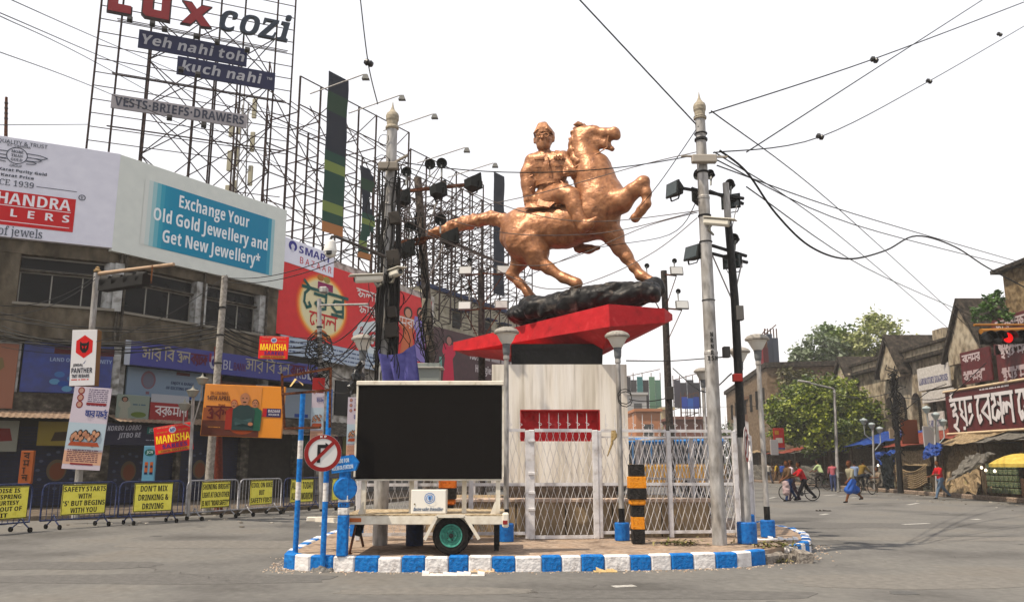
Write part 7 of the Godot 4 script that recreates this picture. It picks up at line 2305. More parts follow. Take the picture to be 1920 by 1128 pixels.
	for q in [V(-8.93, 3.94, -23.8), V(-9.14, 3.58, -23.7), V(-9.31, 3.19, -23.6)]:
		m = mb()
		m.lathe(q, [Vector2(.0, .22), Vector2(.02, .14), Vector2(.05, .09), Vector2(.19, .04), Vector2(.17, .01), Vector2(.1, -.13), Vector2(.0, -.15)], 10)
		var ln := partw("lantern", m, flat(Color(.5, .49, .45), .6), o)
		m = mb()
		m.tube([q + Vector3(0, -.15, 0), q + Vector3(0, -.5, 0), (V(-9.12, 2.6, -23.8))], .02, 5)
		partw("stem", m, galv, ln)
	# pale blue battery sign and orange shop column
	o = thing("battery_sign", "upright pale blue shop sign with two small figures behind the barriers", "sign", Transform3D(Basis(), V(-10.71, 1.07, -24.4)))
	m = mb()
	m.rbox(Vector3(.18, .5, -.04), Vector3(.36, 1.02, .08), .01)
	part("panel", m, flat(Color(.3, .5, .6), .5), o)
	m = mb()
	ell(m, Vector2(.18, .82), Vector2(.15, .1), Color(.03, .3, .28), .004)
	for x in [.11, .26]:
		rect(m, x - .045, .2, x + .045, .55, Color(.6, .3, .12), .004)
		rect(m, x - .045, .2, x + .045, .26, Color(.08, .08, .2), .006)
		ell(m, Vector2(x, .42), Vector2(.035, .04), Color(.15, .12, .2), .007)
	part("print", m, vc(), o)
	letters(o, "JCN", Vector3(.18, .82, .008), .08, Color(.6, .7, .7), .18)
	o = thing("shop_column", "upright orange column sign lettered in Bengali at the shop front", "sign", Transform3D(Basis(), V(-14.39, 1.02, -24.6)))
	m = mb()
	m.rbox(Vector3(.19, .45, -.05), Vector3(.38, .95, .1), .01)
	part("panel", m, flat(Color(.5, .24, .05), .6), o)
	m = mb()
	m.col = lin(Color(.12, .05, .02))
	for k in 4: bengali(m, ["b", "m", "aa", "n"][k], Transform3D(Basis.from_scale(Vector3(.2, .15, 1)), Vector3(.1, .7 - k * .21, .004)), .03)
	part("print", m, vc(), o)









var RB := Transform3D(Vector3(.0000, 0, 1.0000), Vector3.UP, Vector3(-1.0000, 0, .0000), Vector3(23.500, 0, -75.000))

func make_right_building() -> void:
	var lime := worn("lime wall", [.0, Color(.38, .36, .32), .3, Color(.53, .495, .435), .55, Color(.62, .585, .515), 1.0, Color(.71, .675, .605)], 3.0, .95, .8, [.0, Color(.5, .48, .46), .35, Color(.9, .87, .84), 1.0, Color.WHITE], 5.0, Vector3(1, .7, 1))
	var sooty := worn("sooty cornice", [.0, Color(.08, .075, .07), .5, Color(.18, .165, .15), 1.0, Color(.36, .32, .28)], 2.0, .95, 1.0)
	var o := thing("arcaded_building", "old stained two-storey building with arched windows and gabled cornice", "building", Vector3(23.5, .15, -46))
	var m: MB
	wallpart(o, "wall", RB, 16.5, .15, 44, 3.0, -6.0, -.4, lime)
	wallpart(o, "wall", RB, 16.5, 3.0, 44, 7.5, -6.0, -.55, lime)
	# arcade: piers, arches with real reveals
	var s := 17.0
	var k := 0
	while s < 34.0:
		var w := 1.15
		var gable := k % 5 == 4
		m = mb()
		var pts := [Vector2(0, 3.0), Vector2(.3, 3.0), Vector2(.3, 5.0)]
		for j in 9: pts.append(Vector2(.3 + w / 2 - cos(PI * j / 8.0) * w / 2, 5.0 + sin(PI * j / 8.0) * .6))
		pts += [Vector2(.3 + w, 3.0), Vector2(w + .6, 3.0), Vector2(w + .6, 7.4), Vector2(0, 7.4)]
		m.prism(pts, Transform3D(Basis(), Vector3(s, 0, -.55)), .5)
		var p := part("arch_bay", m, lime, o)
		p.transform = o.transform.affine_inverse() * RB
		var sh := wallpart(o, "window", RB, s + .32, 3.25, s + .28 + w, 5.4, -.5, -.42, flat(Color(.24, .215, .18), .8))
		m = mb()
		for q in 14: m.box(Vector3(s + .3 + w / 2, 3.35 + q * .11, -.4), Vector3(w - .1, .06, .03), Basis(Vector3.RIGHT, .5))
		m.box(Vector3(s + .3 + w / 2, 4.1, -.39), Vector3(.06, 1.7, .05))
		part("louvre", m, flat(Color(.2, .175, .14), .85), sh)
		wallpart(o, "railing", RB, s, 3.02, s + w + .6, 3.12, -.3, .12, sooty)
		s += w + .6
		k += 1
	wallpart(o, "cornice", RB, 16.4, 7.4, 44, 7.62, -.6, .35, sooty)
	wallpart(o, "frieze", RB, 16.4, 7.62, 44, 8.05, -.6, .1, lime)
	wallpart(o, "coping", RB, 16.3, 8.05, 44, 8.2, -.7, .28, sooty)
	for q in [[17.4, 1.2, 8.9], [24.8, 1.35, 9.3], [33.3, 1.6, 9.9]]:
		m = mb()
		m.prism([Vector2(-q[1], 6.6), Vector2(q[1], 6.6), Vector2(q[1], 7.5), Vector2(0, q[2] - .25), Vector2(-q[1], 7.5)], Transform3D(Basis(), Vector3(q[0], 0, -.5)), 1.0)
		var p := part("gable", m, lime, o)
		p.transform = o.transform.affine_inverse() * RB
		m = mb()
		var e: float = q[1] + .4
		m.prism([Vector2(-e, 7.0), Vector2(0, q[2]), Vector2(e, 7.0), Vector2(e, 6.7), Vector2(0, q[2] - .34), Vector2(-e, 6.7)], Transform3D(Basis(), Vector3(q[0], 0, -2.6)), 3.3)
		p = part("gable_roof", m, sooty, o)
		p.transform = o.transform.affine_inverse() * RB
	for q in [[27.0, 28.2, 8.2, 9.2], [31.0, 31.8, 8.2, 8.8], [21.0, 21.6, 8.2, 8.7]]: wallpart(o, "chimney", RB, q[0], q[2], q[1], q[3], -2.4, -1.2, lime)
	o = thing("roof_house", "ochre rooftop storey with plants growing from its ledge", "building", Vector3(27, 8.2, -40))
	wallpart(o, "wall", RB, 33.8, 8.2, 47, 11.1, -9, -1.6, worn("ochre", [.0, Color(.24, .19, .13), .5, Color(.42, .35, .25), 1.0, Color(.55, .48, .37)], 2.5, .95, .6))
	wallpart(o, "roof_edge", RB, 33.4, 11.1, 47, 11.3, -9, -1.2, sooty)
	wallpart(o, "window", RB, 39.2, 9.5, 40.2, 10.5, -1.6, -1.55, flat(Color(.1, .09, .08), .7))
	wallpart(o, "parapet", RB, 31.5, 8.22, 33.7, 9.6, -4, -1.4, lime)
	# the older house behind the street trees
	o = thing("tree_grown_house", "long brown derelict house with shrubs growing on its roof", "building", Vector3(22.8, 0, -78))
	m = mb()
	slab(m, [Vector2(21.0, 68), Vector2(30, 66), Vector2(34, 96), Vector2(24.8, 96)], .0, 9.3)
	partw("wall", m, worn("brown wall", [.0, Color(.26, .21, .165), .5, Color(.41, .345, .275), 1.0, Color(.52, .455, .38)], 3.0, .95, .6), o)
	m = mb()
	slab(m, [Vector2(20.8, 67.7), Vector2(30.2, 65.7), Vector2(34.2, 96.2), Vector2(24.6, 96.2)], 9.3, 9.7)
	partw("cornice", m, sooty, o)
	for j in 7:
		m = mb()
		var p := Vector3(21.0, 7.0, -68).lerp(Vector3(24.8, 7.0, -96), (j + .5) / 8.0)
		m.box(p, Vector3(.14, 1.6, .7), Basis(Vector3.UP, .13))
		partw("window", m, flat(Color(.09, .075, .06), .8), o)

func make_right_signs() -> void:
	var m: MB
	var maroon := worn("sign maroon", [.0, Color(.24, .05, .06), 1.0, Color(.34, .08, .09)], 2.0, .6)
	var wht := Color(.74, .72, .72)
	var o := board("shop_sign", "big maroon sign with large white Bengali letters over the stalls", "sign", RB, Vector2(32.334, 5.158), Vector2(41.094, 3.024), 1.2, .15, maroon, "maroon shop signs")
	var hh: float = o.get_meta("h")
	m = mb()
	m.col = lin(Color(.1, .03, .03))
	var t := Transform3D(Basis.from_scale(Vector3(.98, hh * .6, 1)), Vector3(.5, hh * .16, .006))
	bengali(m, "i y ng _ e b gg l _ e s l", t, .25)
	m.col = lin(wht)
	t.origin += Vector3(-.04, .05, .01)
	bengali(m, "i y ng _ e b gg l _ e s l", t, .165)
	tiny(m, 3.2, 5.6, hh * .93, .13, wht, .006)
	part("lettering", m, vc(), o)
	for y in [.0, hh]:
		m = mb()
		m.bar(Vector3(-.1, y, .02), Vector3(o.get_meta("w"), y, .02), .06, 6)
		part("bulb_rail", m, flat(Color(.72, .64, .52), .6), o)
	o = board("fascia_board", "worn yellow painted fascia board under the big maroon sign", "sign", RB, Vector2(32.648, 3.378), Vector2(40.689, 2.522), 1.0, .1, worn("fascia yellow", [.0, Color(.3, .2, .08), .5, Color(.45, .33, .14), 1.0, Color(.5, .4, .2)], 1.5, .8))
	m = mb()
	for q in [[1.4, Color(.2, .3, .12)], [2.9, Color(.1, .25, .4)], [4.2, Color(.45, .08, .1)]]: tiny(m, q[0], q[0] + 1.1, .4, .22, q[1], .004)
	part("print", m, vc(), o)
	for q in [["white laboratory sign with blue letters on the arcaded front", Vector2(28.2, 6.8), Vector2(31.6, 5.55), "LABORATORY DIAGNOSIS"], ["plain white board below the laboratory sign", Vector2(28.5, 5.45), Vector2(31.8, 4.85), ""], ["small white laboratory board beside the maroon sign edge", Vector2(29.0, 4.3), Vector2(30.6, 3.3), "LABORATORY"]]:
		o = board("shop_sign", q[0], "sign", RB, q[1], q[2], .5, .1, worn("sign white", [.0, Color(.6, .58, .55), 1.0, Color(.74, .72, .7)], 1.5, .6))
		if q[3]: letters(o, q[3], Vector3(o.get_meta("w") / 2, o.get_meta("h") * .4, .008), .34, Color(.14, .17, .38), o.get_meta("w") * .92, "Droid Serif", 700)
	for q in [["small maroon sign next to the laboratory sign", Vector2(33.380, 7.039), Vector2(36.012, 5.428)], ["maroon sign with Bengali letters beneath the signal lamps", Vector2(36.492, 6.985), Vector2(41.050, 5.153)], ["faded pink and maroon roof sign above the signal arm", Vector2(36.384, 8.224), Vector2(41.013, 6.531)]]:
		o = board("shop_sign", q[0], "sign", RB, q[1], q[2], .8, .1, maroon, "maroon shop signs")
		m = mb()
		m.col = lin(Color(.66, .6, .6))
		var h2: float = o.get_meta("h")
		var w2: float = o.get_meta("w")
		var wd := ["b e n m r", "i y ng _ m l", "s aa r b n t _ m l b"][int(absf(w2 * 7)) % 3] as String
		for r in 3:
			var sc := minf(w2 / 6.0, h2 * .3)
			if r == 1: tiny(m, w2 * .08, w2 * .8, h2 * .36, h2 * .13, Color(.62, .55, .55), .004)
			else: bengali(m, wd, Transform3D(Basis.from_scale(Vector3(sc, h2 * .2, 1)), Vector3(w2 * .08, h2 * (.68 - r * .29), .004)), h2 * .045)
		part("lettering", m, vc(), o)
	# signal gantry reaching in from the right
	var b0: Vector3 = V(13.76, 0, -21)
	o = thing("signal_gantry", "amber gantry arm with a row of black hooded signals, red lit", "traffic light", b0)
	m = mb()
	m.tube([b0, Vector3(b0.x, 5.6, b0.z)], .1, 10)
	partw("pole", m, galv, o)
	for q in [[V(11.338, 4.911, -20), V(14.44, 5.08, -21), .03], [V(11.49, 4.752, -20), V(14.43, 4.98, -21), .07]]:
		m = mb()
		m.bar(q[0], q[1], q[2], 8)
		partw("arm", m, flat(Color(.55, .36, .12), .6), o)
	m = mb()
	m.flatbar((V(11.56, 4.6, -20.1)), (V(13.5, 4.71, -20.7)), .18, .3)
	partw("lamp_box", m, flat(Color(.06, .055, .05), .7), o)
	for k in 6:
		var p: Vector3 = (V(11.573, 4.573, -19.95)).lerp(V(13.16, 4.68, -20.5), k / 5.0)
		m = mb()
		for j in 12:
			var a := PI * j / 11.0 - .15; var a2 := PI * (j + 1) / 11.0 - .15
			if j < 11: m.quad(p + Vector3(cos(a) * .16, sin(a) * .16, .04), p + Vector3(cos(a2) * .16, sin(a2) * .16, .04), p + Vector3(cos(a2) * .15, sin(a2) * .16, .24), p + Vector3(cos(a) * .15, sin(a) * .16, .24))
		m.lathe(p, [Vector2(.16, .03), Vector2(.15, .06), Vector2(.13, .06)], 14, Basis(Vector3.RIGHT, Vector3(0, 0, 1), Vector3(0, -1, 0)))
		var hd := partw("lamp_hood", m, flat(Color(.05, .05, .05), .7), o)
		m = mb()
		m.lathe(p, [Vector2(.13, .05), Vector2(.09, .07), Vector2(0, .08)], 14, Basis(Vector3.RIGHT, Vector3(0, 0, 1), Vector3(0, -1, 0)))
		if k == 2:
			var lm := StandardMaterial3D.new()
			lm.albedo_color = Color(.6, .05, .05)
			lm.emission_enabled = true
			lm.emission = Color(.95, .08, .08)
			lm.emission_energy_multiplier = .6
			partw("lens", m, lm, hd)
			var li := OmniLight3D.new()
			li.name = "signal_light"
			li.light_color = Color(1, .1, .1)
			li.light_energy = .05
			li.light_size = .1
			li.omni_range = 8.0
			li.omni_attenuation = 2.0
			li.shadow_enabled = true
			o.add_child(li)
			li.position = p + Vector3(0, 0, .14) - o.position
		else: partw("lens", m, flat(Color(.07, .06, .05), .3), hd)

func sheet(m: MB, c: Array, sag: float, n := 8, ruffle := .04) -> void: # hanging or stretched cloth between four corners
	var gr := []
	for i in n + 1:
		var row := []
		for j in n + 1:
			var u := i / float(n); var v := j / float(n)
			var p: Vector3 = (c[0] as Vector3).lerp(c[1], u).lerp((c[3] as Vector3).lerp(c[2], u), v)
			p.y -= sag * 16.0 * u * (1 - u) * v * (1 - v)
			p += Vector3(rng.randfn(0, ruffle), rng.randfn(0, ruffle), rng.randfn(0, ruffle))
			row.append(p)
		gr.append(row)
	for i in n:
		for j in n: m.quad(gr[i][j], gr[i + 1][j], gr[i + 1][j + 1], gr[i][j + 1])

func make_stalls() -> void:
	var m: MB
	var tarp_blue := worn("tarp blue", [.0, Color(.05, .12, .3), .5, Color(.08, .2, .46), 1.0, Color(.2, .34, .58)], 1.5, .6)
	var tarp_grey := worn("tarp grey", [.0, Color(.2, .19, .18), .5, Color(.36, .345, .32), 1.0, Color(.48, .46, .43)], 1.2, .8)
	var sacking := worn("sacking", [.0, Color(.32, .27, .2), .5, Color(.5, .43, .33), 1.0, Color(.63, .56, .46)], 1.0, .9)
	var redtin := worn("red tin", [.0, Color(.28, .12, .09), .5, Color(.42, .19, .15), 1.0, Color(.52, .32, .26)], 1.3, .8)
	var darkin := worn("stall inside", [.0, Color(.3, .26, .21), 1.0, Color(.46, .41, .34)], .9, .95)
	var wood := worn("stall wood", [.0, Color(.14, .1, .07), .5, Color(.27, .2, .15), 1.0, Color(.4, .32, .25)], .8, .9)
	# each: z near, z far, roof front height, roof back height, roof, side cloth, label
	var list := [[75.0, 69.0, 2.4, 2.9, sacking, tarp_grey, "farthest pavement stall with a dull sacking roof"], [68.6, 62.4, 2.3, 2.8, redtin, wood, "far tin-roofed pavement stall behind the standing people"], [62.0, 56.5, 2.3, 2.7, tarp_grey, tarp_grey, "far grey-roofed pavement stall in the tree shade"], [56.2, 52.0, 2.3, 2.8, tarp_blue, wood, "blue-roofed pavement stall with pale board front"], [51.8, 46.5, 2.6, 3.4, tarp_blue, tarp_grey, "larger blue tarpaulin stall under the lantern clusters"], [46.2, 41.2, 2.45, 3.3, redtin, sacking, "red tin roofed stall with draped striped grey cloth"], [41.0, 37.6, 2.4, 3.3, sacking, sacking, "sagging sackcloth tent stall with grey fly sheet"], [37.4, 34.2, 2.5, 3.1, tarp_grey, wood, "dark open stall with a crate rack and lit bulbs"], [34.0, 30.0, 2.5, 3.0, tarp_grey, tarp_grey, "dark open stall beneath the yellow umbrella"]]
	for q in list:
		var zf: float = -q[1]; var zb: float = -q[0]
		var o := thing("market_stall", q[6], "stall", Vector3(21.9, .15, (zf + zb) / 2), "pavement stalls")
		for z in [zf - .1, zb + .1]:
			for x in [20.95, 23.0]:
				m = mb()
				m.bar(Vector3(x, .15, z), Vector3(x, q[2] if x < 22 else q[3], z), .05, 6)
				partw("post", m, wood, o)
		m = mb()
		sheet(m, [Vector3(20.4, q[2] - .05, zb - .2), Vector3(20.4, q[2] + .05, zf + .2), Vector3(23.2, q[3], zf + .2), Vector3(23.2, q[3] + .1, zb - .2)], .15, 10, .03)
		partw("roof_sheet", m, q[4], o)
		m = mb()
		m.box(Vector3(23.1, 1.6, (zf + zb) / 2), Vector3(.06, 2.9, zf - zb))
		m.box(Vector3(22.0, 1.3, zb + .03), Vector3(2.1, 2.3, .05))
		m.box(Vector3(22.0, 1.3, zf - .03), Vector3(2.1, 2.3, .05))
		partw("inner_wall", m, darkin, o)
		m = mb()
		m.rbox(Vector3(21.4, .55, (zf + zb) / 2), Vector3(.7, .8, (zf - zb) * .86), .02)
		partw("counter", m, q[5], o)
		m = mb()
		if q[1] == 41.2: # draped stripes
			for k in 9:
				var pts := []
				for j in 9: pts.append(Vector3(20.82, 1.45 - k * .1 - .35 * sin(PI * j / 8.0), lerpf(zb + .5, zf - 1.2, j / 8.0)))
				m.tube(pts, .05, 5)
			sheet(m, [Vector3(20.88, 2.2, zb + .3), Vector3(20.88, 2.2, zf - .8), Vector3(20.9, 1.45, zf - .8), Vector3(20.9, 1.45, zb + .3)], .0, 8, .02)
		elif q[1] == 37.6:
			sheet(m, [Vector3(21.6, 2.7, zb), Vector3(21.2, 2.5, zf + .1), Vector3(20.75, .2, zf - .1), Vector3(20.8, .2, zb + .2)], .0, 10, .05)
		elif q[1] == 34.2:
			for k in 7:
				for j in 5: m.rbox(Vector3(20.95, .42 + j * .26, zb + .35 + k * .33), Vector3(.14, .22, .26), .02)
		else: sheet(m, [Vector3(20.9, 1.4, zb + .2), Vector3(20.9, 1.4, zf - .3), Vector3(20.85, .25, zf - .3), Vector3(20.85, .25, zb + .2)], .0, 8, .03)
		partw("front_goods" if q[1] == 34.2 else "front_cloth", m, worn("crate rack", [.0, Color(.08, .12, .12), .4, Color(.2, .28, .26), .6, Color(.36, .38, .22), 1.0, Color(.5, .5, .46)], .5, .5) if q[1] == 34.2 else q[5], o)
		if q[1] == 34.2: o.get_child(-1).set_meta("kind", "stuff")
	# loose sheets of tarpaulin
	for q in [["crumpled bright blue tarpaulin over the stall corner", tarp_blue, [V(19.5, 2.46, -39.5), V(19.79, 2.49, -38.5), V(19.39, 2, -38), V(19.27, 1.72, -39.5)]], ["blue tarpaulin edge hanging under the lantern cluster", tarp_blue, [V(19.43, 2.13, -45), V(20.13, 2.29, -44), V(19.83, 1.46, -44), V(19.61, 1.57, -45)]], ["grey fly sheet sloping over the sackcloth tent", tarp_grey, [V(19.01, .73, -37), V(20.22, 1.88, -37.5), V(20.04, 2.01, -35), V(19.46, 1.71, -34.5)]], ["dark green tarpaulin curtain beside the red tin roof", flat(Color(.08, .1, .11), .8), [V(18.87, 1.92, -43), V(19.42, 2.05, -42.5), V(19.16, .34, -42.5), V(18.82, .32, -43)]]]:
		m = mb()
		sheet(m, q[2], .2, 10, .05)
		tag(partw("tarpaulin", m, q[1]), q[0], "tarpaulin", "loose tarpaulins on the stalls")
	# crates, sacks and buckets along the right kerb
	var proto_c := mb()
	for k in 4:
		for s in [-1.0, 1.0]:
			proto_c.box(Vector3(0, .05 + k * .09, s * .17), Vector3(.52, .06, .02))
			proto_c.box(Vector3(s * .25, .05 + k * .09, 0), Vector3(.02, .06, .32))
	for sx in [-.24, .24]:
		for sz in [-.15, .15]: proto_c.box(Vector3(sx, .18, sz), Vector3(.04, .36, .04))
	proto_c.box(Vector3(0, .02, 0), Vector3(.5, .02, .34))
	var crate_mesh := proto_c.mesh()
	var so := Solid.new()
	so.k = .12
	so.noise = horse_noise(71, 5.0)
	so.bump = .06
	so.cap(Vector3(0, .2, 0), .2, Vector3(.02, .45, 0), .15)
	so.cap(Vector3(.02, .5, 0), .08, Vector3(.05, .6, .03), .04)
	var sack_mesh := so.build(.04)
	var cr := RandomNumberGenerator.new()
	cr.seed = 8
	for k in 26:
		var z := -31.0 - k * 1.15 - cr.randf() * .5
		var c := Color.from_hsv(cr.randf(), cr.randf_range(.1, .6), cr.randf_range(.25, .6))
		var p := Vector3(21.05 + cr.randf() * .15, .15, z)
		var w: MeshInstance3D
		if k % 2 == 0:
			w = part("crate", crate_mesh, flat(c.lerp(Color(.4, .3, .2), .4), .8))
			tag(w, "slatted goods crate standing on the kerb before the stalls", "crate", "crates before the stalls")
		else:
			w = part("goods_sack", sack_mesh, flat(c.lerp(Color(.5, .45, .38), .6), .9))
			tag(w, "tied goods sack slumped on the kerb before the stalls", "sack", "sacks before the stalls")
		w.position = p
		w.rotation.y = cr.randf() * TAU
		w.scale = Vector3.ONE * cr.randf_range(.85, 1.3)
	# umbrella
	var up: Vector3 = V(20.02, 2.11, -33)
	var o := thing("umbrella", "large faded yellow vendor umbrella at the dark stall", "umbrella", Vector3(up.x, .15, up.z))
	var cl := worn("umbrella yellow", [.0, Color(.6, .5, .2), 1.0, Color(.75, .66, .34)], 1.5, .8)
	for k in 8:
		m = mb()
		var a := TAU * k / 8.0; var b := TAU * (k + 1) / 8.0
		var rim0 := Vector3(cos(a), 0, sin(a)); var rim1 := Vector3(cos(b), 0, sin(b))
		for j in 4:
			var r0 := .3 * j; var r1 := .3 * (j + 1)
			var y0 := up.y - .15 - .28 * r0 * r0; var y1 := up.y - .15 - .28 * r1 * r1
			m.quad(Vector3(up.x, y0, up.z) + rim0 * r0, Vector3(up.x, y0, up.z) + rim1 * r0, Vector3(up.x, y1, up.z) + rim1 * r1, Vector3(up.x, y1, up.z) + rim0 * r1)
		m.quad(Vector3(up.x, up.y - .553, up.z) + rim0 * 1.2, Vector3(up.x, up.y - .553, up.z) + rim1 * 1.2, Vector3(up.x, up.y - .68, up.z) + rim1 * 1.2, Vector3(up.x, up.y - .68, up.z) + rim0 * 1.2)
		partw("gore", m, cl, o)
	m = mb()
	m.bar(Vector3(up.x, .15, up.z), Vector3(up.x, up.y - .05, up.z), .025, 8)
	partw("shaft", m, wood, o)
	# bulbs burning in the dark stalls
	for p in [V(19.79, 1.4, -35.5), V(19.79, 1.29, -35.2), V(19.82, 1.26, -34.6), V(20.44, 1.45, -47)]:
		o = thing("light_bulb", "small lit bulb hanging in the shade of the stalls", "lamp", p, "bulbs in the stalls")
		m = mb()
		m.lathe(Vector3.ZERO, [Vector2(0, -.07), Vector2(.05, -.05), Vector2(.06, 0), Vector2(.03, .06), Vector2(.0, .07)], 10)
		var lm := StandardMaterial3D.new()
		lm.albedo_color = Color(.9, .9, .85)
		lm.emission_enabled = true
		lm.emission = Color(1, .93, .8)
		lm.emission_energy_multiplier = 1.6
		part("bulb", m, lm, o)
		m = mb()
		m.bar(Vector3(0, .06, 0), Vector3(0, .7, 0), .008)
		part("flex", m, darkin, o)
		var li := OmniLight3D.new()
		li.name = "bulb_light"
		li.light_color = Color(1, .93, .8)
		li.light_energy = .08
		li.light_size = .06
		li.omni_range = 10.0
		li.omni_attenuation = 2.0
		li.shadow_enabled = true
		o.add_child(li)
	# bin, posters and lantern clusters
	m = mb()
	m.lathe(Vector3.ZERO, [Vector2(.22, 0), Vector2(.3, .75), Vector2(.33, .78), Vector2(.28, .78), Vector2(.2, .1)], 16)
	var bn := partw("waste_bin", m, flat(Color(.05, .06, .09), .6))
	bn.position = V(23.45, 0, -47.12)
	tag(bn, "dark tapered waste bin at the kerb beside the sackcloth tent", "bin")
	for q in [[V(19.69, .15, -46), V(19.9, 3.68, -46), [V(19.41, 3.82, -46), V(19.83, 3.59, -46), V(20.25, 3.36, -46)], "lantern cluster on a thin post before the blue tarpaulin stall"], [V(20.05, .15, -40), V(20.3, 3.79, -40), [V(19.95, 4.09, -40), V(20.36, 3.79, -40), V(20.68, 3.48, -40)], "blue-posted lantern cluster behind the red tin roof"]]:
		o = thing("lantern_post", q[3], "street lamp", q[0], "lantern clusters on the right pavement")
		m = mb()
		m.tube([q[0], q[1]], .05, 8)
		partw("pole", m, galv, o)
		for p in q[2]:
			m = mb()
			m.lathe(p, [Vector2(.0, .2), Vector2(.2, .12), Vector2(.22, .06), Vector2(.09, -.16), Vector2(.0, -.18)], 6)
			var ln := partw("lantern", m, flat(Color(.56, .6, .6), .5), o)
			m = mb()
			m.tube([p + Vector3(0, -.16, 0), p + Vector3(0, -.7, 0), Vector3(q[1].x, p.y - 1.1, q[1].z)], .03, 5)
			partw("stem", m, flat(Color(.55, .57, .57), .5), ln)
	o = thing("street_light", "grey street light with a long swept arm in front of the big tree", "street lamp", V(18.49, .1, -48))
	m = mb()
	m.tube([V(18.49, .1, -48), V(18.7, 5.69, -48), V(18.62, 5.82, -48), V(16.68, 6.09, -47)], [.1, .07, .05, .04], 8)
	partw("pole", m, galv, o)
	m = mb()
	m.rbox(V(16.62, 6.12, -47), Vector3(.7, .1, .25), .03, Basis(Vector3(0, 0, 1), -.15))
	partw("lamp_head", m, galv, o)
	o = thing("utility_pole", "black pole thick with cables before the arcaded building", "pole", V(18.82, .15, -41))
	m = mb()
	m.tube([V(18.82, .15, -41), V(18.97, 5.89, -41)], [.14, .1], 8)
	partw("shaft", m, black_iron, o)
	m = mb()
	for k in 24:
		var c := []
		var cen: Vector3 = (V(18.93, 5.67, -40.9)).lerp(V(18.94, 2.54, -40.9), rng.randf())
		for s in 8: c.append(cen + Vector3(rng.randfn(0, .16), .7 - s * .2, rng.randfn(0, .16)))
		m.tube(c, .03, 4)
	partw("cable_tangle", m, flat(Color(.045, .045, .045), .7), o).set_meta("kind", "stuff")
	for q in [[V(19.35, 2.51, -41.5), 1.05, 1.2, Color(.42, .2, .1), "orange painted panel standing behind the black cable pole"], [V(19.92, 2.33, -40.5), 1.0, 1.0, Color(.62, .61, .62), "blank white panel behind the blue lantern post"], [V(18.96, 2.78, -42), .6, .5, Color(.62, .55, .46), "crumpled cream panel left of the black cable pole"], [V(16.25, 2.41, -52), .8, 1.3, Color(.6, .08, .07), "red hanging advert beside the green tree"], [V(15.42, 2.04, -50), .55, .9, Color(.6, .58, .58), "white leaning placard below the red advert"]]:
		o = thing("placard", q[4], "sign", Transform3D(Basis(Vector3.UP, .35), q[0]))
		m = mb()
		m.rbox(Vector3(q[1] / 2, q[2] / 2, 0), Vector3(q[1], q[2], .05), .01)
		part("panel", m, flat(q[3], .7), o)
		if q[3].r > .59 and q[3].g < .2:
			m = mb()
			rect(m, .1, .9, .4, 1.15, Color(.65, .45, .1), .03)
			rect(m, .15, .4, .65, .7, Color(.7, .66, .62), .03)
			rect(m, .0, .0, .8, .1, Color(.15, .15, .4), .03)
			part("print", m, vc(), o)

func block(called: String, label: String, a: Vector3, b: Vector3, depth: float, mat: Material, cat := "building") -> Node3D: # front face from lower left to upper right
	var o := thing(called, label, cat, Vector3((a.x + b.x) / 2, a.y, a.z))
	var m := mb()
	m.box(Vector3(0, (b.y - a.y) / 2, -depth / 2), Vector3(b.x - a.x, b.y - a.y, depth))
	part("wall", m, mat, o)
	return o

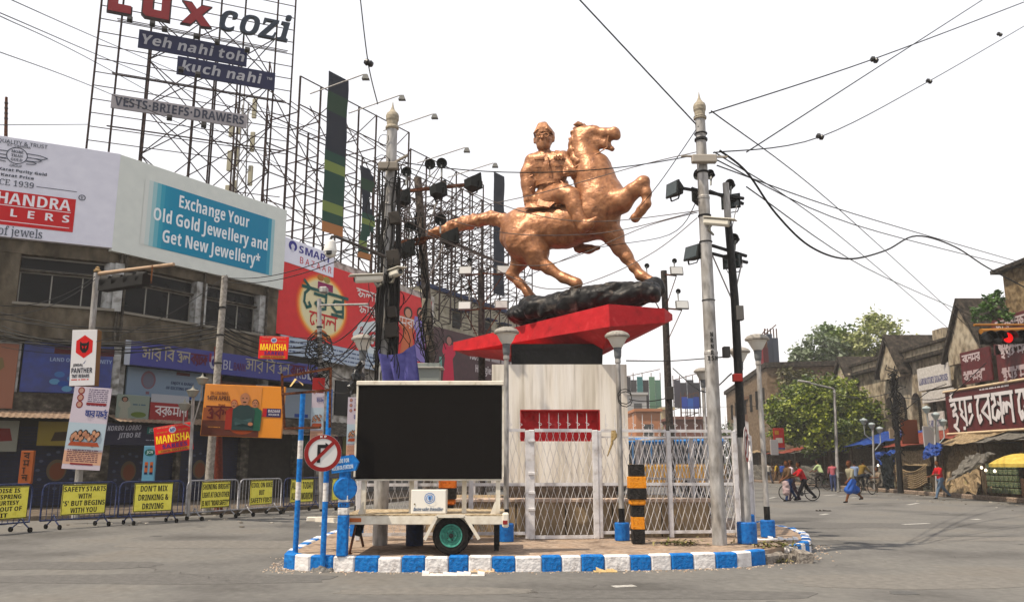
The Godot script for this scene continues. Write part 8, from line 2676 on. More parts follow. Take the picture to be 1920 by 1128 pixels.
func make_far() -> void:
	var m: MB
	var o: Node3D
	var blocks := [["pale grey far block under the green hoardings", V(12.6, 0, -105), V(17.02, 10.02, -105), Color(.6, .6, .6)], ["orange flat-roofed kiosk building beyond the hedge", V(13.7, 0, -92), V(16.39, 7.15, -92), Color(.62, .42, .3)], ["small cream far house beside the leaning dark mast", V(17.63, 0, -98), V(18.97, 7.7, -98), Color(.66, .62, .5)], ["low red-roofed far house behind the fence", V(17.77, 0, -92), V(21.77, 6.28, -92), Color(.45, .3, .26)], ["narrow brown far house by the rear lamp", V(22.61, 0, -75), V(23.73, 7.52, -75), Color(.35, .26, .2)], ["far white block at the end of the street", V(9.85, 0, -120), V(16.22, 11.61, -120), Color(.62, .61, .6)]]
	for q in blocks:
		var a: Vector3 = q[1]; var b: Vector3 = q[2]
		o = block("far_building", q[0], Vector3(a.x, 0, a.z), b, 8.0, flat(q[3], .9))
		var w := b.x - a.x
		m = mb()
		m.box(Vector3(0, b.y + .15, -3.9), Vector3(w + .4, .3, 8.4))
		part("roof", m, flat(q[3], .9), o)
		for fl in int(b.y / 3.2):
			for k in maxi(1, int(w / 2.2)):
				m = mb()
				m.box(Vector3(-w / 2 + (k + .5) * w / maxi(1, int(w / 2.2)), 1.9 + fl * 3.2, .02), Vector3(1.0, 1.3, .08))
				part("window", m, flat(Color(.2, .21, .22), .4), o)
	# far hoardings: strips of cloth on frames
	for q in [["green and black striped hoarding far down the street", V(15.29, 8.58, -112), V(20.19, 13.03, -112), [Color(.17, .16, .18), Color(.2, .19, .2), Color(.2, .38, .38), Color(.17, .16, .18), Color(.32, .45, .36), Color(.28, .41, .35)]], ["dark far hoarding with a blue poster beneath", V(20.74, 8.47, -106), V(24.15, 12.01, -106), [Color(.22, .21, .25), Color(.17, .17, .2), Color(.17, .17, .2), Color(.17, .17, .2)]], ["bright blue poster hoarding on a far roof", V(21.27, 8.21, -104), V(23.47, 9.67, -104), [Color(.1, .22, .55), Color(.1, .3, .6), Color(.08, .2, .5)]], ["tall dark banner on a far steel lattice right of the lamps", V(24.88, 10.08, -80), V(26.05, 13.95, -80), [Color(.2, .22, .27), Color(.22, .24, .29)]], ["narrow red banner on the far steel lattice", V(23.4, 7.25, -78), V(24.39, 12.92, -78), [Color(.5, .2, .22), Color(.3, .12, .14)]]]:
		var a: Vector3 = q[1]; var b: Vector3 = q[2]
		o = thing("far_hoarding", q[0], "billboard", Vector3((a.x + b.x) / 2, a.y, a.z), "far hoardings")
		var n: int = q[3].size()
		for k in n:
			m = mb()
			var w := (b.x - a.x) / n
			m.box(Vector3(a.x - o.position.x + (k + .5) * w, (b.y - a.y) * (.5 - .05 * (k % 2)), -.05 * (k % 2)), Vector3(w - .03, (b.y - a.y) * (1.0 - .1 * (k % 2)), .1))
			part("cloth_strip", m, flat(q[3][k], .8), o)
		var l := []
		for k in 5: l.append([Vector3(lerpf(a.x, b.x, k / 4.0), maxf(a.y - 6.0, .0), a.z - .4), Vector3(lerpf(a.x, b.x, k / 4.0), b.y + .6, a.z - .4)])
		for k in 8: l.append([Vector3(a.x, lerpf(a.y - 3, b.y, k / 7.0), a.z - .4), Vector3(b.x, lerpf(a.y - 3, b.y, (k + (k % 2)) / 7.0), a.z - .4)])
		bars(o, "frame", Transform3D(), l, .07, rust, true)
	# bus passing behind the fence
	o = thing("bus", "blue-roofed city bus with yellow lower body passing behind the fence", "bus", Transform3D(Basis(Vector3.UP, -.5), V(6.92, 0, -42)))
	var body := flat(Color(.55, .4, .12), .5)
	m = mb()
	m.rbox(Vector3(0, 1.0, 0), Vector3(7.0, 1.1, 2.4), .12)
	part("body", m, body, o)
	m = mb()
	m.rbox(Vector3(0, 2.0, 0), Vector3(6.9, 1.0, 2.3), .1)
	part("window_band", m, flat(Color(.07, .09, .12), .2), o)
	for k in 8:
		m = mb()
		m.box(Vector3(-3.3 + k * .94, 2.0, 1.16), Vector3(.1, 1.0, .04))
		part("pillar", m, flat(Color(.2, .35, .5), .5), o)
	m = mb()
	m.rbox(Vector3(0, 2.62, 0), Vector3(7.05, .34, 2.44), .16)
	part("roof", m, flat(Color(.1, .42, .68), .5), o)
	for x in [-2.2, 2.3]:
		for z in [1.1, -1.1]:
			m = mb()
			m.lathe(Vector3(x, .45, z - .12), [Vector2(0, 0), Vector2(.45, 0), Vector2(.45, .24), Vector2(.25, .25), Vector2(.22, .2), Vector2(0, .2)], 20, Basis(Vector3.RIGHT, Vector3(0, 0, 1), Vector3(0, -1, 0)))
			part("wheel", m, flat(Color(.05, .05, .05), .8), o)

func tree(called: String, label: String, base: Vector3, trunk: float, blobs: Array, n: int, leaf: float, c0: Color, c1: Color, sd: int, group := "") -> void:
	var o := thing(called, label, "tree" if trunk > .6 else "shrub", base, group)
	var r := RandomNumberGenerator.new()
	r.seed = sd
	var m := mb()
	var top := Vector3(0, trunk, 0)
	m.tube([Vector3.ZERO, Vector3(.05, trunk * .5, .03), top], [trunk * .09 + .03, trunk * .07 + .02, trunk * .05 + .02], 8)
	for b in blobs:
		var q: Vector3 = b[0]
		m.tube([top * .8, top.lerp(q, .5) + Vector3(r.randfn(0, .1), .1, r.randfn(0, .1)), q], [trunk * .04 + .02, trunk * .025 + .015, .01], 5)
	part("trunk", m, worn("bark", [.0, Color(.14, .1, .07), 1.0, Color(.32, .25, .19)], .8, .95), o)
	m = mb()
	var vol := .0
	for b in blobs: vol += b[1] * b[1]
	for b in blobs:
		var cnt := int(n * b[1] * b[1] / vol)
		var clumps := []
		for k in maxi(6, cnt / 30): clumps.append([b[0] + Vector3(r.randfn(), r.randfn(), r.randfn()).normalized() * b[1] * pow(r.randf(), .33) * r.randf_range(.75, 1.12), r.randf()])
		for k in cnt:
			var cl = clumps[r.randi() % clumps.size()]
			var p: Vector3 = cl[0] + Vector3(r.randfn(), r.randfn() * .7, r.randfn()) * b[1] * .13
			var col := c0.lerp(c1, clampf(cl[1] * .7 + r.randf() * .4, 0, 1))
			m.col = lin(col)
			var u := Vector3(r.randfn(), r.randfn() * .5 - .3, r.randfn()).normalized()
			var w := u.cross(Vector3(r.randfn(), r.randfn() + 1.0, r.randfn())).normalized()
			var s := leaf * r.randf_range(.7, 1.4)
			var nn := u.cross(w)
			var a := p; var t := p + u * s; var l := p + u * s * .45 + w * s * .3 + nn * s * .08; var q := p + u * s * .45 - w * s * .3 + nn * s * .08
			m.tri(a, l, t); m.tri(a, t, q)
	if not mats.has("leaf"):
		var lm := StandardMaterial3D.new()
		lm.vertex_color_use_as_albedo = true
		lm.roughness = .5
		lm.backlight_enabled = true
		lm.backlight = Color(.55, .65, .3)
		mats["leaf"] = lm
	part("crown", m, mats["leaf"], o)

func make_trees() -> void:
	var g0 := Color(.13, .21, .05); var g1 := Color(.6, .62, .18)
	tree("leafy_tree", "broad bright green street tree before the derelict house", V(20.41, .1, -54), 2.8, [[Vector3(-.2, 5.0, 0), 2.3], [Vector3(-2.3, 4.3, .4), 1.6], [Vector3(2.0, 4.3, .3), 1.7], [Vector3(.2, 3.9, 1.2), 1.6], [Vector3(-1.2, 5.6, -.6), 1.5], [Vector3(1.1, 5.7, -.4), 1.5], [Vector3(-1.5, 3.5, .8), 1.3], [Vector3(1.2, 3.4, .9), 1.2], [Vector3(2.9, 3.6, -.2), .9], [Vector3(-3.1, 4.9, -.5), .9], [Vector3(-2.9, 3.3, .2), .9], [Vector3(0, 3.2, -1.0), 1.3]], 30000, .24, g0, g1, 1)
	var up := Color(.24, .29, .19); var up1 := Color(.52, .55, .38)
	for q in [[V(26.76, 9.23, -72), "greyish shrub growing on the derelict roof", up, Color(.5, .54, .44), [[Vector3(0, 1.2, 0), 1.5], [Vector3(-1.0, .6, 0), 1.0], [Vector3(.8, 1.6, 0), 1.0]], 2800, 5], [V(30.14, 9.44, -74), "green shrub growing on the derelict roof beside the gable", Color(.2, .3, .1), Color(.45, .5, .22), [[Vector3(0, 1.6, 0), 1.7], [Vector3(1.1, .9, 0), 1.2], [Vector3(-.6, 2.6, 0), .8]], 3000, 6], [V(31.92, 9.7, -72), "pale yellow-green tree rising behind the arcaded building", Color(.42, .45, .25), Color(.66, .66, .46), [[Vector3(0, 1.6, 0), 1.8], [Vector3(1.4, 1.2, 0), 1.3], [Vector3(-1.2, .8, 0), 1.3], [Vector3(.4, 2.6, 0), 1.0]], 3000, 7], [V(22.82, 8.15, -68), "dry brownish creeper over the derelict wall", Color(.25, .24, .12), Color(.4, .38, .22), [[Vector3(0, 0, 0), 1.1], [Vector3(.8, .2, 0), .8]], 1400, 8]]:
		tree("roof_shrub", q[1], q[0], .5, q[4].map(func(b): return [b[0] * 1.45, b[1] * 1.45]), q[5], .38, q[2], q[3], q[6], "plants growing on old roofs")
	tree("roof_shrub", "green leafy weed growing from the ochre rooftop ledge", V(21.56, 7.91, -36.5), .5, [[Vector3(0, .5, 0), .55], [Vector3(-.6, .2, 0), .35], [Vector3(.2, .95, 0), .4], [Vector3(.5, .1, .1), .35]], 1300, .16, Color(.12, .24, .07), Color(.34, .46, .18), 9, "plants growing on old roofs")
	var k := 0
	for q in [[V(12.66, 0, -88), 1.9], [V(14.22, 0, -86), 1.7], [V(16.81, 0, -90), 1.8], [V(18.44, 0, -88), 1.6], [V(22, 0, -84), 2.6]]:
		var s: float = q[1]
		tree("far_tree", "round green tree in the hedge row behind the monument fence" if k < 4 else "taller lone green tree far behind the galvanised pole", q[0], 2.0, [[Vector3(0, 2.4 * s / 1.8, 0), s], [Vector3(s * .9, 2.0, .2), s * .7], [Vector3(-s * .9, 2.0, .1), s * .75], [Vector3(0, 1.2, .5), s * .8]], 2200, .35, Color(.13, .19, .08), Color(.34, .4, .18), 20 + k, "far hedge trees")
		k += 1

# a standing, walking or riding figure, facing +z in its own space; sw = stride, arms = [left, right] shoulder swing, bend = elbow, lean
func person(at: Vector3, turn: float, h: float, shirt: Color, legs: Color, label: String, opt := {}) -> void:
	var o := thing("person", label, "person", Transform3D(Basis(Vector3.UP, turn), at), "people on the street")
	var skin: Color = lin(opt.get("skin", Color(.36, .22, .15)))
	var S := lin(shirt); var L := lin(legs); var hair := lin(opt.get("hair", Color(.04, .035, .03)))
	var s := Solid.new()
	s.k = .035
	var sw: float = opt.get("stride", .0)
	var lean: float = opt.get("lean", .03)
	var sit: bool = opt.get("sit", false)
	var hip := Vector3(0, h * .52, 0)
	if sit: hip.y = opt.get("seat", .9)
	var ch := hip + Vector3(0, h * .26, h * lean)
	var nk := ch + Vector3(0, h * .07, h * lean * .3)
	s.cap(hip + Vector3(-.07, 0, 0), .115, hip + Vector3(.07, 0, 0), .115, L)
	s.cap(hip + Vector3(0, .1, 0), .125, ch + Vector3(0, -.06, 0), .15, S)
	s.cap(ch + Vector3(-.11, 0, 0), .095, ch + Vector3(.11, 0, 0), .095, S)
	s.cap(nk, .05, nk + Vector3(0, h * .05, .01), .05, skin)
	var hd := nk + Vector3(0, h * .1, .02)
	s.cap(hd + Vector3(0, .02, 0), .085, hd + Vector3(0, -.05, .03), .065, skin)
	s.cap(hd + Vector3(0, 0, .09), .014, hd + Vector3(0, -.025, .1), .018, skin)
	s.cap(hd + Vector3(0, .045, -.025), .088, hd + Vector3(0, -.01, -.045), .075, hair)
	var i := 0
	for sd in [-1.0, 1.0]:
		var a: float = sw * sd
		var hp := hip + Vector3(sd * .085, 0, 0)
		var tl := h * .25; var sl := h * .245
		var kn := hp + Vector3(sd * .01, -cos(a) * tl, sin(a) * tl)
		var b: float = a - (.15 if a > 0 else .55 * absf(sw))
		if sit:
			a = 1.25 - .35 * sd
			kn = hp + Vector3(sd * .04, -cos(a) * tl, sin(a) * tl)
			b = -.25 + .2 * sd
		var an := kn + Vector3(0, -cos(b) * sl, sin(b) * sl)
		if not sit: an.y = maxf(an.y, .07)
		if opt.has("lungi"):
			s.cap(hp, .13, kn + Vector3(sd * .03, .02, 0), .13, L)
			s.cap(hip + Vector3(0, -.15, 0), .14, Vector3(0, kn.y + .05, kn.z), .13, L)
			s.cap(Vector3(0, kn.y + .05, 0), .13, kn, .12, L)
			s.cap(kn.lerp(an, .2), .055, an, .04, skin)
		else:
			s.cap(hp, .095, kn, .07, L)
			s.cap(kn, .068, an, .048, L)
		var ft := Vector3(0, -.03, .06)
		s.cap(an + Vector3(0, -.03, -.02), .04, an + Vector3(0, -.045, .13), .03, lin(Color(.07, .06, .05)))
		var arm: Array = opt.get("arms", [-sw * .8, sw * .8])
		var bend: float = opt.get("bend", .35)
		var t: float = arm[i]
		var sh := ch + Vector3(sd * .17, .02, 0)
		var el := sh + Vector3(sd * .05, -cos(t) * h * .17, sin(t) * h * .17)
		var hn := el + Vector3(-sd * .02, -cos(t + bend) * h * .15, sin(t + bend) * h * .15)
		s.cap(sh, .065, el, .052, S)
		s.cap(el, .042, hn, .033, skin)
		var dr := (hn - el).normalized()
		s.cap(hn, .036, hn + dr * .06, .032, skin)
		for f in 4: s.cap(hn + dr * .06 + Vector3((f - 1.5) * .014, 0, (f - 1.5) * .008), .011, hn + dr * .13 + Vector3((f - 1.5) * .016, .01, .012), .009, skin)
		s.cap(hn + dr * .02 + Vector3(-sd * .025, 0, .02), .013, hn + dr * .075 + Vector3(-sd * .03, 0, .04), .01, skin)
		i += 1
	part("body", s.build(opt.get("cell", .03), true), vc(.85), o)

func bicycle(at: Vector3, turn: float, label: String) -> Node3D:
	var o := thing("bicycle", label, "bicycle", Transform3D(Basis(Vector3.UP, turn), at), "bicycles on the street") # faces +x
	var m: MB
	var R := .34
	for x in [-.55, .55]:
		var w := Node3D.new()
		w.name = "wheel"
		o.add_child(w, true)
		w.position = Vector3(x, R, 0)
		m = mb()
		var ring := []
		for k in 29: ring.append(Vector3(cos(k * TAU / 28.0) * (R - .018), sin(k * TAU / 28.0) * (R - .018), 0))
		m.tube(ring, .02, 6)
		part("tyre", m, flat(Color(.04, .04, .04), .8), w)
		m = mb()
		for k in 16: m.bar(Vector3(0, 0, 0), Vector3(cos(k * TAU / 16.0) * (R - .03), sin(k * TAU / 16.0) * (R - .03), 0), .003, 3)
		part("spokes", m, flat(Color(.5, .5, .5), .4, .6), w)
	var bb := Vector3(-.1, .3, 0); var seat := Vector3(-.25, .85, 0); var hd := Vector3(.38, .88, 0)
	m = mb()
	for q in [[bb, seat], [bb, hd], [seat * .95, hd], [bb, Vector3(-.55, R, .04)], [seat * .9, Vector3(-.55, R, .04)], [hd + Vector3(0, .1, 0), Vector3(.55, R, 0)]]: m.bar(q[0], q[1], .018, 6)
	part("frame", m, flat(Color(.06, .06, .07), .4), o)
	m = mb()
	m.tube([hd + Vector3(-.1, .14, -.27), hd + Vector3(.04, .16, -.1), hd + Vector3(.04, .16, .1), hd + Vector3(-.1, .14, .27)], .014, 6)
	part("handlebar", m, flat(Color(.4, .4, .4), .3, .7), o)
	m = mb()
	m.rbox(seat + Vector3(-.03, .06, 0), Vector3(.26, .07, .16), .03)
	part("saddle", m, flat(Color(.06, .045, .04), .7), o)
	m = mb()
	m.box(Vector3(-.6, .72, 0), Vector3(.36, .03, .16))
	part("carrier", m, flat(Color(.08, .08, .08), .6), o)
	m = mb()
	m.lathe(bb, [Vector2(0, -.02), Vector2(.09, -.02), Vector2(.09, .02), Vector2(0, .02)], 14, Basis(Vector3.RIGHT, Vector3(0, 0, 1), Vector3(0, -1, 0)))
	m.box(bb + Vector3(.12, -.1, .08), Vector3(.1, .02, .08))
	m.box(bb + Vector3(-.12, .1, -.08), Vector3(.1, .02, .08))
	part("crank", m, flat(Color(.25, .25, .25), .5), o)
	return o

func make_people() -> void:
	var L := -PI / 2; var R := PI / 2
	var bk: Vector3 = V(12.18, 0, -36.06)
	bicycle(bk + Vector3(.12, 0, -.2), PI, "black bicycle with loaded carrier wheeled across the road by three men")
	var sk := Solid.new()
	sk.k = .08
	sk.noise = horse_noise(50, 6.0)
	sk.bump = .05
	sk.cap(V(11.27, .74, -34.8), .13, V(11.28, .42, -34.8), .15)
	tag(partw("sack", sk.build(.03), flat(Color(.6, .52, .52), .9)), "pale cloth sack slung on the wheeled bicycle", "sack")
	person(V(11.66, 0, -35.57), L + .3, 1.66, Color(.32, .25, .17), Color(.13, .19, .33), "man in khaki shirt and blue jeans walking beside the bicycle", {"stride": .38, "arms": [.2, .5], "bend": .5})
	person(V(11.97, 0, -35.57) + Vector3(0, 0, -.5), L, 1.68, Color(.66, .62, .64), Color(.3, .22, .26), "man in white shirt behind the wheeled bicycle", {"stride": .3, "hair": Color(.2, .12, .08)})
	person(V(12.28, 0, -35.57), L - .1, 1.6, Color(.6, .07, .09), Color(.06, .07, .11), "man in red shirt and black trousers pushing the bicycle", {"stride": .5, "arms": [.9, .7], "bend": .6, "lean": .08})
	person(V(13.38, 0, -33.31), R * .2 - 1.6, 1.64, Color(.5, .48, .4), Color(.14, .3, .58), "man in striped shirt and blue checked wrap striding over the road", {"stride": .55, "lungi": true, "hair": Color(.25, .1, .08)})
	person(V(18.8, 0, -37.09), L + .2, 1.66, Color(.6, .08, .1), Color(.3, .37, .45), "young man in red T-shirt and light jeans walking by the kerb", {"stride": .5, "arms": [.4, .6], "bend": .9})
	for q in [[V(18.44, 0, -50.79), "cyclist in pale green shirt riding away past the trees", Color(.62, .68, .5), Color(.12, .11, .1), "roadster bicycle under the pale green cyclist"], [V(18.01, 0, -43.21), "cyclist in ochre shirt riding along the stalls", Color(.4, .32, .14), Color(.12, .14, .18), "roadster bicycle under the ochre-shirted cyclist"]]:
		var tn: float = 2.2 if q[0].z < -48 else .5
		bicycle(q[0], tn, q[4])
		person(q[0] + Basis(Vector3.UP, tn) * Vector3(-.22, 0, 0), tn + PI / 2, 1.66, q[2], q[3], q[1], {"sit": true, "seat": .95, "arms": [.75, .75], "bend": .3, "lean": .1})
	person(V(18.24, 0, -47.98), 2.8, 1.66, Color(.58, .3, .33), Color(.2, .24, .36), "man in pink checked shirt and shorts standing near the blue stall", {"arms": [.9, .2], "bend": .7})
	bicycle(V(18.45, 0, -47.98) + Vector3(.3, 0, -.4), 1.2, "bicycle held by the man in the pink shirt")
	person(V(17.88, 0, -43.94), 2.9, 1.68, Color(.42, .48, .58), Color(.1, .1, .11), "man in grey banded shirt walking behind the striding man", {"stride": .25})
	person(V(19.96, .15, -46.02), -1.2, 1.5, Color(.45, .4, .34), Color(.3, .26, .22), "person in beige sitting at the edge of the blue stall", {"sit": true, "seat": .45, "arms": [.6, .7], "bend": .8})
	var k := 0
	for q in [[V(21.02, 0, -68.05), Color(.6, .25, .3), Color(.3, .3, .3), "distant woman in rose pink dress beside the far shops"], [V(20.78, 0, -66.32), Color(.66, .55, .2), Color(.4, .3, .2), "distant person in mustard clothes beside the far shops"], [V(20.7, 0, -64.67), Color(.1, .22, .5), Color(.12, .12, .16), "distant person in blue shirt near the red advert"], [V(20.19, 0, -66.32), Color(.6, .58, .55), Color(.2, .2, .25), "distant person in white shirt beside the lamp post"], [V(15.4, 0, -71.82), Color(.6, .4, .4), Color(.2, .2, .3), "distant person in pink seen through the fence"], [V(15.36, 0, -68.05), Color(.3, .4, .6), Color(.2, .2, .22), "distant person in blue seen through the fence"]]:
		person(q[0], k * 1.1, 1.62, q[1], q[2], q[3], {"stride": .2 + .05 * k, "cell": .045})
		k += 1

func wire(pts: Array, r: float, label: String, group := "overhead wires", sag := .0, c := Color(.1, .1, .1)) -> void:
	var p := []
	if pts.size() == 2:
		for k in 17:
			var t := k / 16.0
			p.append((pts[0] as Vector3).lerp(pts[1], t) - Vector3(0, sag * 4 * t * (1 - t), 0))
	else: # smooth curve through the points
		for i in pts.size() - 1:
			for k in 7:
				p.append((pts[i] as Vector3).cubic_interpolate(pts[i + 1], pts[maxi(i - 1, 0)], pts[mini(i + 2, pts.size() - 1)], k / 7.0))
		p.append(pts[-1])
	var m := mb()
	m.tube(p, r, 5)
	tag(partw("overhead_wire", m, flat(c, .6)), label, "wire", group)

func make_wires() -> void:
	var gr := "thin wires from the galvanised pole"
	var lb := "thin bare wire running out from the clean galvanised pole into the sky"
	for q in [[V(1.148, 9.816, -13.5), V(3.572, 7.844, -14.8)], [V(3.768, 8.147, -14.8), V(8.538, 10.928, -18), V(15.11, 14.85, -22)], [V(3.811, 8.19, -14.8), V(9.69, 9.32, -24), V(21.24, 7.82, -38)], [V(3.812, 7.351, -14.8), V(7.539, 9.395, -19), V(13.03, 13.28, -24), V(19.11, 17.52, -28)], [V(3.859, 7.4, -14.9), V(10.03, 8.77, -25), V(21.66, 7.8, -40)], [V(15.13, 16.15, -24), V(8.988, 11.16, -19), V(4.498, 7.439, -15)], [V(3.902, 7.24, -14.9), V(9.43, 8.06, -22), V(19.18, 8.66, -30)], [V(3.897, 7.133, -14.9), V(9.45, 8.37, -22), V(19.2, 8.87, -30)], [V(4.52, 6.812, -15.2), V(10.94, 7.57, -25), V(20.29, 8.01, -36)]]: wire(q, .014, lb, gr, .0, Color(.13, .13, .13))
	wire([V(3.935, 7.393, -14.8), V(4.536, 7.114, -15.2), V(5.251, 6.462, -15.8), V(6.267, 6.048, -16.8), V(7.532, 6.082, -18), V(9.083, 6.656, -19.5), V(10.66, 7.45, -21), V(12.72, 7.69, -23), V(14.75, 7.57, -25), V(17.82, 7.53, -28)], .022, "thick black cable looping low to the right of the galvanised pole", "")
	for q in [[V(8.535, 10.901, -18), "black strain insulator on the upper right wire"], [V(13.03, 13.28, -24), "black strain insulator on the middle right wire"], [V(7.513, 9.395, -19), "small black strain insulator close to the galvanised pole wire"], [V(17.34, 16.53, -27), "black strain insulator high at the far right wire"], [V(-2.924, 9.59, -15.6), "black strain insulator above the cable-wrapped pole"]]:
		var m := mb()
		m.lathe(q[0], [Vector2(0, -.1), Vector2(.05, -.09), Vector2(.075, -.03), Vector2(.05, .0), Vector2(.075, .03), Vector2(.05, .09), Vector2(0, .1)], 10, Basis(Vector3(0, 0, 1), 1.1))
		tag(partw("insulator", m, flat(Color(.08, .075, .07), .4)), q[1], "insulator")
	# across the statue
	var g2 := "slack wires strung before the statue"
	var l2 := "slack pale wire strung between the two ornamental poles before the statue"
	for q in [[V(3.431, 6.042, -14.7), V(2.695, 5.489, -15), V(1.686, 4.978, -15), V(.791, 4.755, -15), V(0, 4.978, -15), V(-1.099, 5.592, -15), V(-2.245, 5.978, -14.9)], [V(3.436, 6.144, -14.7), V(2.61, 6.129, -15.6), V(1.244, 5.538, -15.6), V(.414, 5.346, -15.6), V(-.622, 5.538, -15.6), V(-2.266, 6.216, -15)], [V(3.417, 6.165, -14.7), V(2.252, 6.01, -15.3), V(1.226, 5.883, -15.3), V(-.307, 5.947, -15.3), V(-2.272, 6.426, -15)], [V(3.457, 6.175, -14.7), V(1.732, 6.119, -15.2), V(.408, 6.256, -15.2), V(-1.027, 6.791, -15.2), V(-2.316, 7.278, -15)], [V(3.49, 7.362, -14.8), V(2.446, 7.17, -15), V(.41, 6.651, -15.2), V(-1.632, 6.225, -15.2), V(-2.262, 6.059, -15)]]: wire(q, .009, l2, g2, .0, Color(.34, .3, .28))
	for q in [[V(3.457, 6.412, -14.7), V(3.35, 6.359, -17), V(1.77, 6.526, -19), V(0, 6.19, -21), V(-.8, 6.26, -22)], [V(3.529, 7.844, -14.7), V(2.975, 7.143, -16), V(2.803, 7.315, -19)]]: wire(q, .009, "thin stay wire from the galvanised pole down behind the horse", "stay wires behind the horse")
	wire([V(-3.15, 11.058, -15.6), V(-2.935, 9.59, -15.6), V(-2.642, 8.514, -15.2)], .013, "wire dropping from the sky to the cable-wrapped pole", "")
	# left sky
	for q in [[V(-12.25, 12.053, -18), V(-15.87, 16.74, -30), V(-11.93, 17.31, -44)], [V(-12.26, 12.136, -18), V(-14.65, 17.22, -32), V(-10.83, 19.52, -44)], [V(-13.487, 12.176, -20), V(-15.12, 14.96, -28), V(-12.52, 15.74, -36)], [V(-11.633, 11.999, -17), V(-14.88, 17.37, -30), V(-10.5, 20.98, -48)], [V(-17.22, 12.68, -26), V(-18, 15.69, -33)]]: wire(q, .014, "thin wire crossing the sky over the jewellery hoardings", "sky wires over the left roofs")
	# street cables along the left facades
	for k in 11:
		var a: Vector3 = (V(-16.23, 6.06, -25.6)) + Vector3(0, -.07 * k + .3 * sin(k * 2.0), -.05 * k)
		var b: Vector3 = (V(-8.94, 5.92, -25.2)) + Vector3(0, -.06 * k, -.1)
		wire([a, b], .011 + .006 * (k % 3), "black street cable sagging along the corner building to the concrete pole", "street cables left", .25 + .12 * (k % 4))
	for k in 9:
		var b: Vector3 = (V(-8.94, 5.92, -25.2)) + Vector3(0, -.08 * k, -.1)
		var c: Vector3 = (V(-6.45, 5.43, -27.4)) + Vector3(0, .3 - .09 * k, 0)
		wire([b, c], .011 + .006 * (k % 3), "black street cable between the concrete pole and the tangled steel pole", "street cables middle", .2 + .1 * (k % 4))
	for k in 8: wire([(V(-6.46, 5.58, -27.4)) + Vector3(0, .1 - .2 * k, 0), [V(-2.88, 3.348, -16.5), V(-2.447, 4.573, -15), V(-2.435, 4.173, -15), V(-2.96, 3.182, -17)][k % 4]], .014, "black cable from the tangled steel pole to the wrapped pole", "cables to the wrapped pole", .2 + .1 * (k % 3))
	for q in [[V(-12.649, 5.163, -20), V(-11.73, 6.73, -22.8)], [V(-12.678, 5.404, -20), V(-11.74, 6.81, -22.8)], [V(-11.18, 4.79, -22), V(-8.85, 7.31, -25)], [V(-8.84, 7.23, -25), V(-2.485, 5.799, -15)], [V(-8.83, 7.09, -25), V(-2.481, 5.675, -15)], [V(-2.347, 7.278, -15), V(3.511, 7.347, -14.9)]]: wire(q, .011, "thin wire strung low across the left street", "low wires left", .3)
	for q in [[V(2.23, 3.545, -16), V(4.28, 4.27, -22), V(3.992, 3.501, -15)], [V(4.3, 4.07, -22), V(4.634, 3.268, -20), V(3.995, 3.189, -15)], [V(8.28, 5.64, -60), V(18.48, 5.64, -60)], [V(4.27, 3.34, -22), V(3.39, 3.4, -24)]]: wire(q, .014, "black cable slung between the masts behind the podium", "cables behind the podium", .1)
	for q in [[V(19.24, 4.76, -41), V(19.79, 4.52, -38), V(19.61, 5.64, -34)], [V(19.21, 4.36, -41), V(19.41, 3.82, -46)], [V(18.79, 5.02, -41), V(18.54, 5.6, -48)], [V(19.17, 3.97, -41), V(20.08, 4.94, -40), V(19.97, 5.14, -38)]]: wire(q, .02, "black cable from the pole before the arcaded building", "cables right", .3)

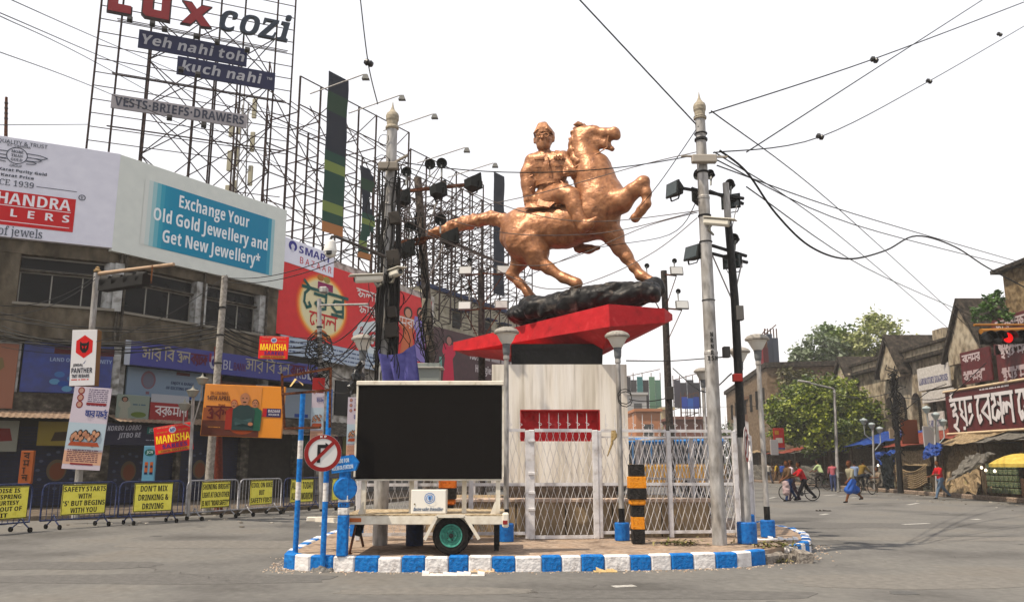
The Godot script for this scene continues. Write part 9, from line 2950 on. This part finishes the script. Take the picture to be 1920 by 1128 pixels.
func make_litter() -> void:
	var r := RandomNumberGenerator.new()
	r.seed = 99
	var m: MB
	# crumpled strips of paper at the kerb
	for q in [[V(-.846, 0, -12.455), .9, Color(.78, .75, .73), "long torn white paper strip lying on the road by the kerb"], [V(-.437, 0, -12.87), .35, Color(.72, .62, .5), "crumpled tan wrapper lying on the road by the kerb"], [V(1.392, 0, -12.87), .35, Color(.7, .6, .42), "flattened straw-coloured scrap by the kerb"], [V(4.8, .22, -15.581), .8, Color(.75, .75, .76), "white strip lying over the broken kerb"], [V(10.48, 0, -28.6), .5, Color(.16, .14, .13), "dark twig-like scrap on the open road"], [V(21.64, 0, -47.12), .5, Color(.75, .74, .74), "white paper ball against the right kerb"]]:
		m = mb()
		var n := 9
		var p: Vector3 = q[0]
		for k in n:
			var x0: float = (k / float(n) - .5) * q[1]; var x1: float = ((k + 1) / float(n) - .5) * q[1]
			var j := r.randf_range(.02, .07)
			m.hexa([p + Vector3(x0, .004, r.randf_range(-.08, 0)), p + Vector3(x1, .004, r.randf_range(-.08, 0)), p + Vector3(x1, .004, .05), p + Vector3(x0, .004, .05), p + Vector3(x0, j, -.03), p + Vector3(x1, j * .8, -.03), p + Vector3(x1, j * .5, .03), p + Vector3(x0, j * .7, .03)])
		tag(partw("paper_scrap", m, flat(q[2], .9)), q[3], "litter", "scraps of litter")
	# heaps of cut greenery
	for q in [[V(2.913, .22, -14.781), .22, "wilted heap of cut greenery lying before the fence"], [V(4.433, .22, -14.411), .25, "scattered green leaves by the broken kerb corner"], [V(4.185, 0, -14.078), .15, "small pile of green leaves on the road below the kerb"]]:
		m = mb()
		for k in 160:
			var p: Vector3 = q[0] + Vector3(r.randfn(0, q[1]), absf(r.randfn(0, .035)) + .005, r.randfn(0, q[1] * .5))
			m.col = lin(Color(.3, .32, .16).lerp(Color(.55, .5, .34), r.randf()))
			var u := Vector3(r.randfn(), r.randfn() * .3, r.randfn()).normalized() * .07
			var w := Vector3(-u.z, .2 * u.x, u.x) * .35
			m.tri(p - w, p + w, p + u); m.tri(p - w, p - u, p + w)
		tag(partw("leaf_heap", m, vc(.8)), q[2], "leaves", "", "stuff")
	# rubble of the broken kerb
	for k in 9:
		m = mb()
		var p: Vector3 = (V(4.036, 0, -14.227)) + Vector3(r.randf_range(-.15, .75), 0, r.randf_range(-.25, .2))
		var s := r.randf_range(.05, .15)
		var c := []
		for j in 8: c.append(p + Vector3((-1 if j % 4 in [0, 3] else 1) * s * r.randf_range(.6, 1.2), (.0 if j < 4 else s * r.randf_range(.9, 1.8)), (-1 if j % 4 < 2 else 1) * s * r.randf_range(.6, 1.1)))
		m.hexa(c)
		tag(partw("rubble_stone", m, mats["kerb bare"]), "loose lump of broken kerb stone at the damaged corner", "stone", "rubble at the broken kerb")
	m = mb()
	for k in 240:
		var p := Vector3(r.randf_range(-17, -4), .004, -r.randf_range(21.5, 30))
		if r.randf() < .5: p = Vector3(r.randf_range(17, 20.4), .004, -r.randf_range(28, 60))
		m.col = lin(Color(.3, .27, .23).lerp(Color(.75, .72, .68), r.randf()))
		var s := r.randf_range(.02, .06)
		m.box(p + Vector3(0, s * .2, 0), Vector3(s * 2, s * .4, s * 1.3), Basis(Vector3.UP, r.randf() * TAU))
	tag(part("litter", m, vc(.9)), "fine litter scattered along the street edges", "litter", "", "stuff")
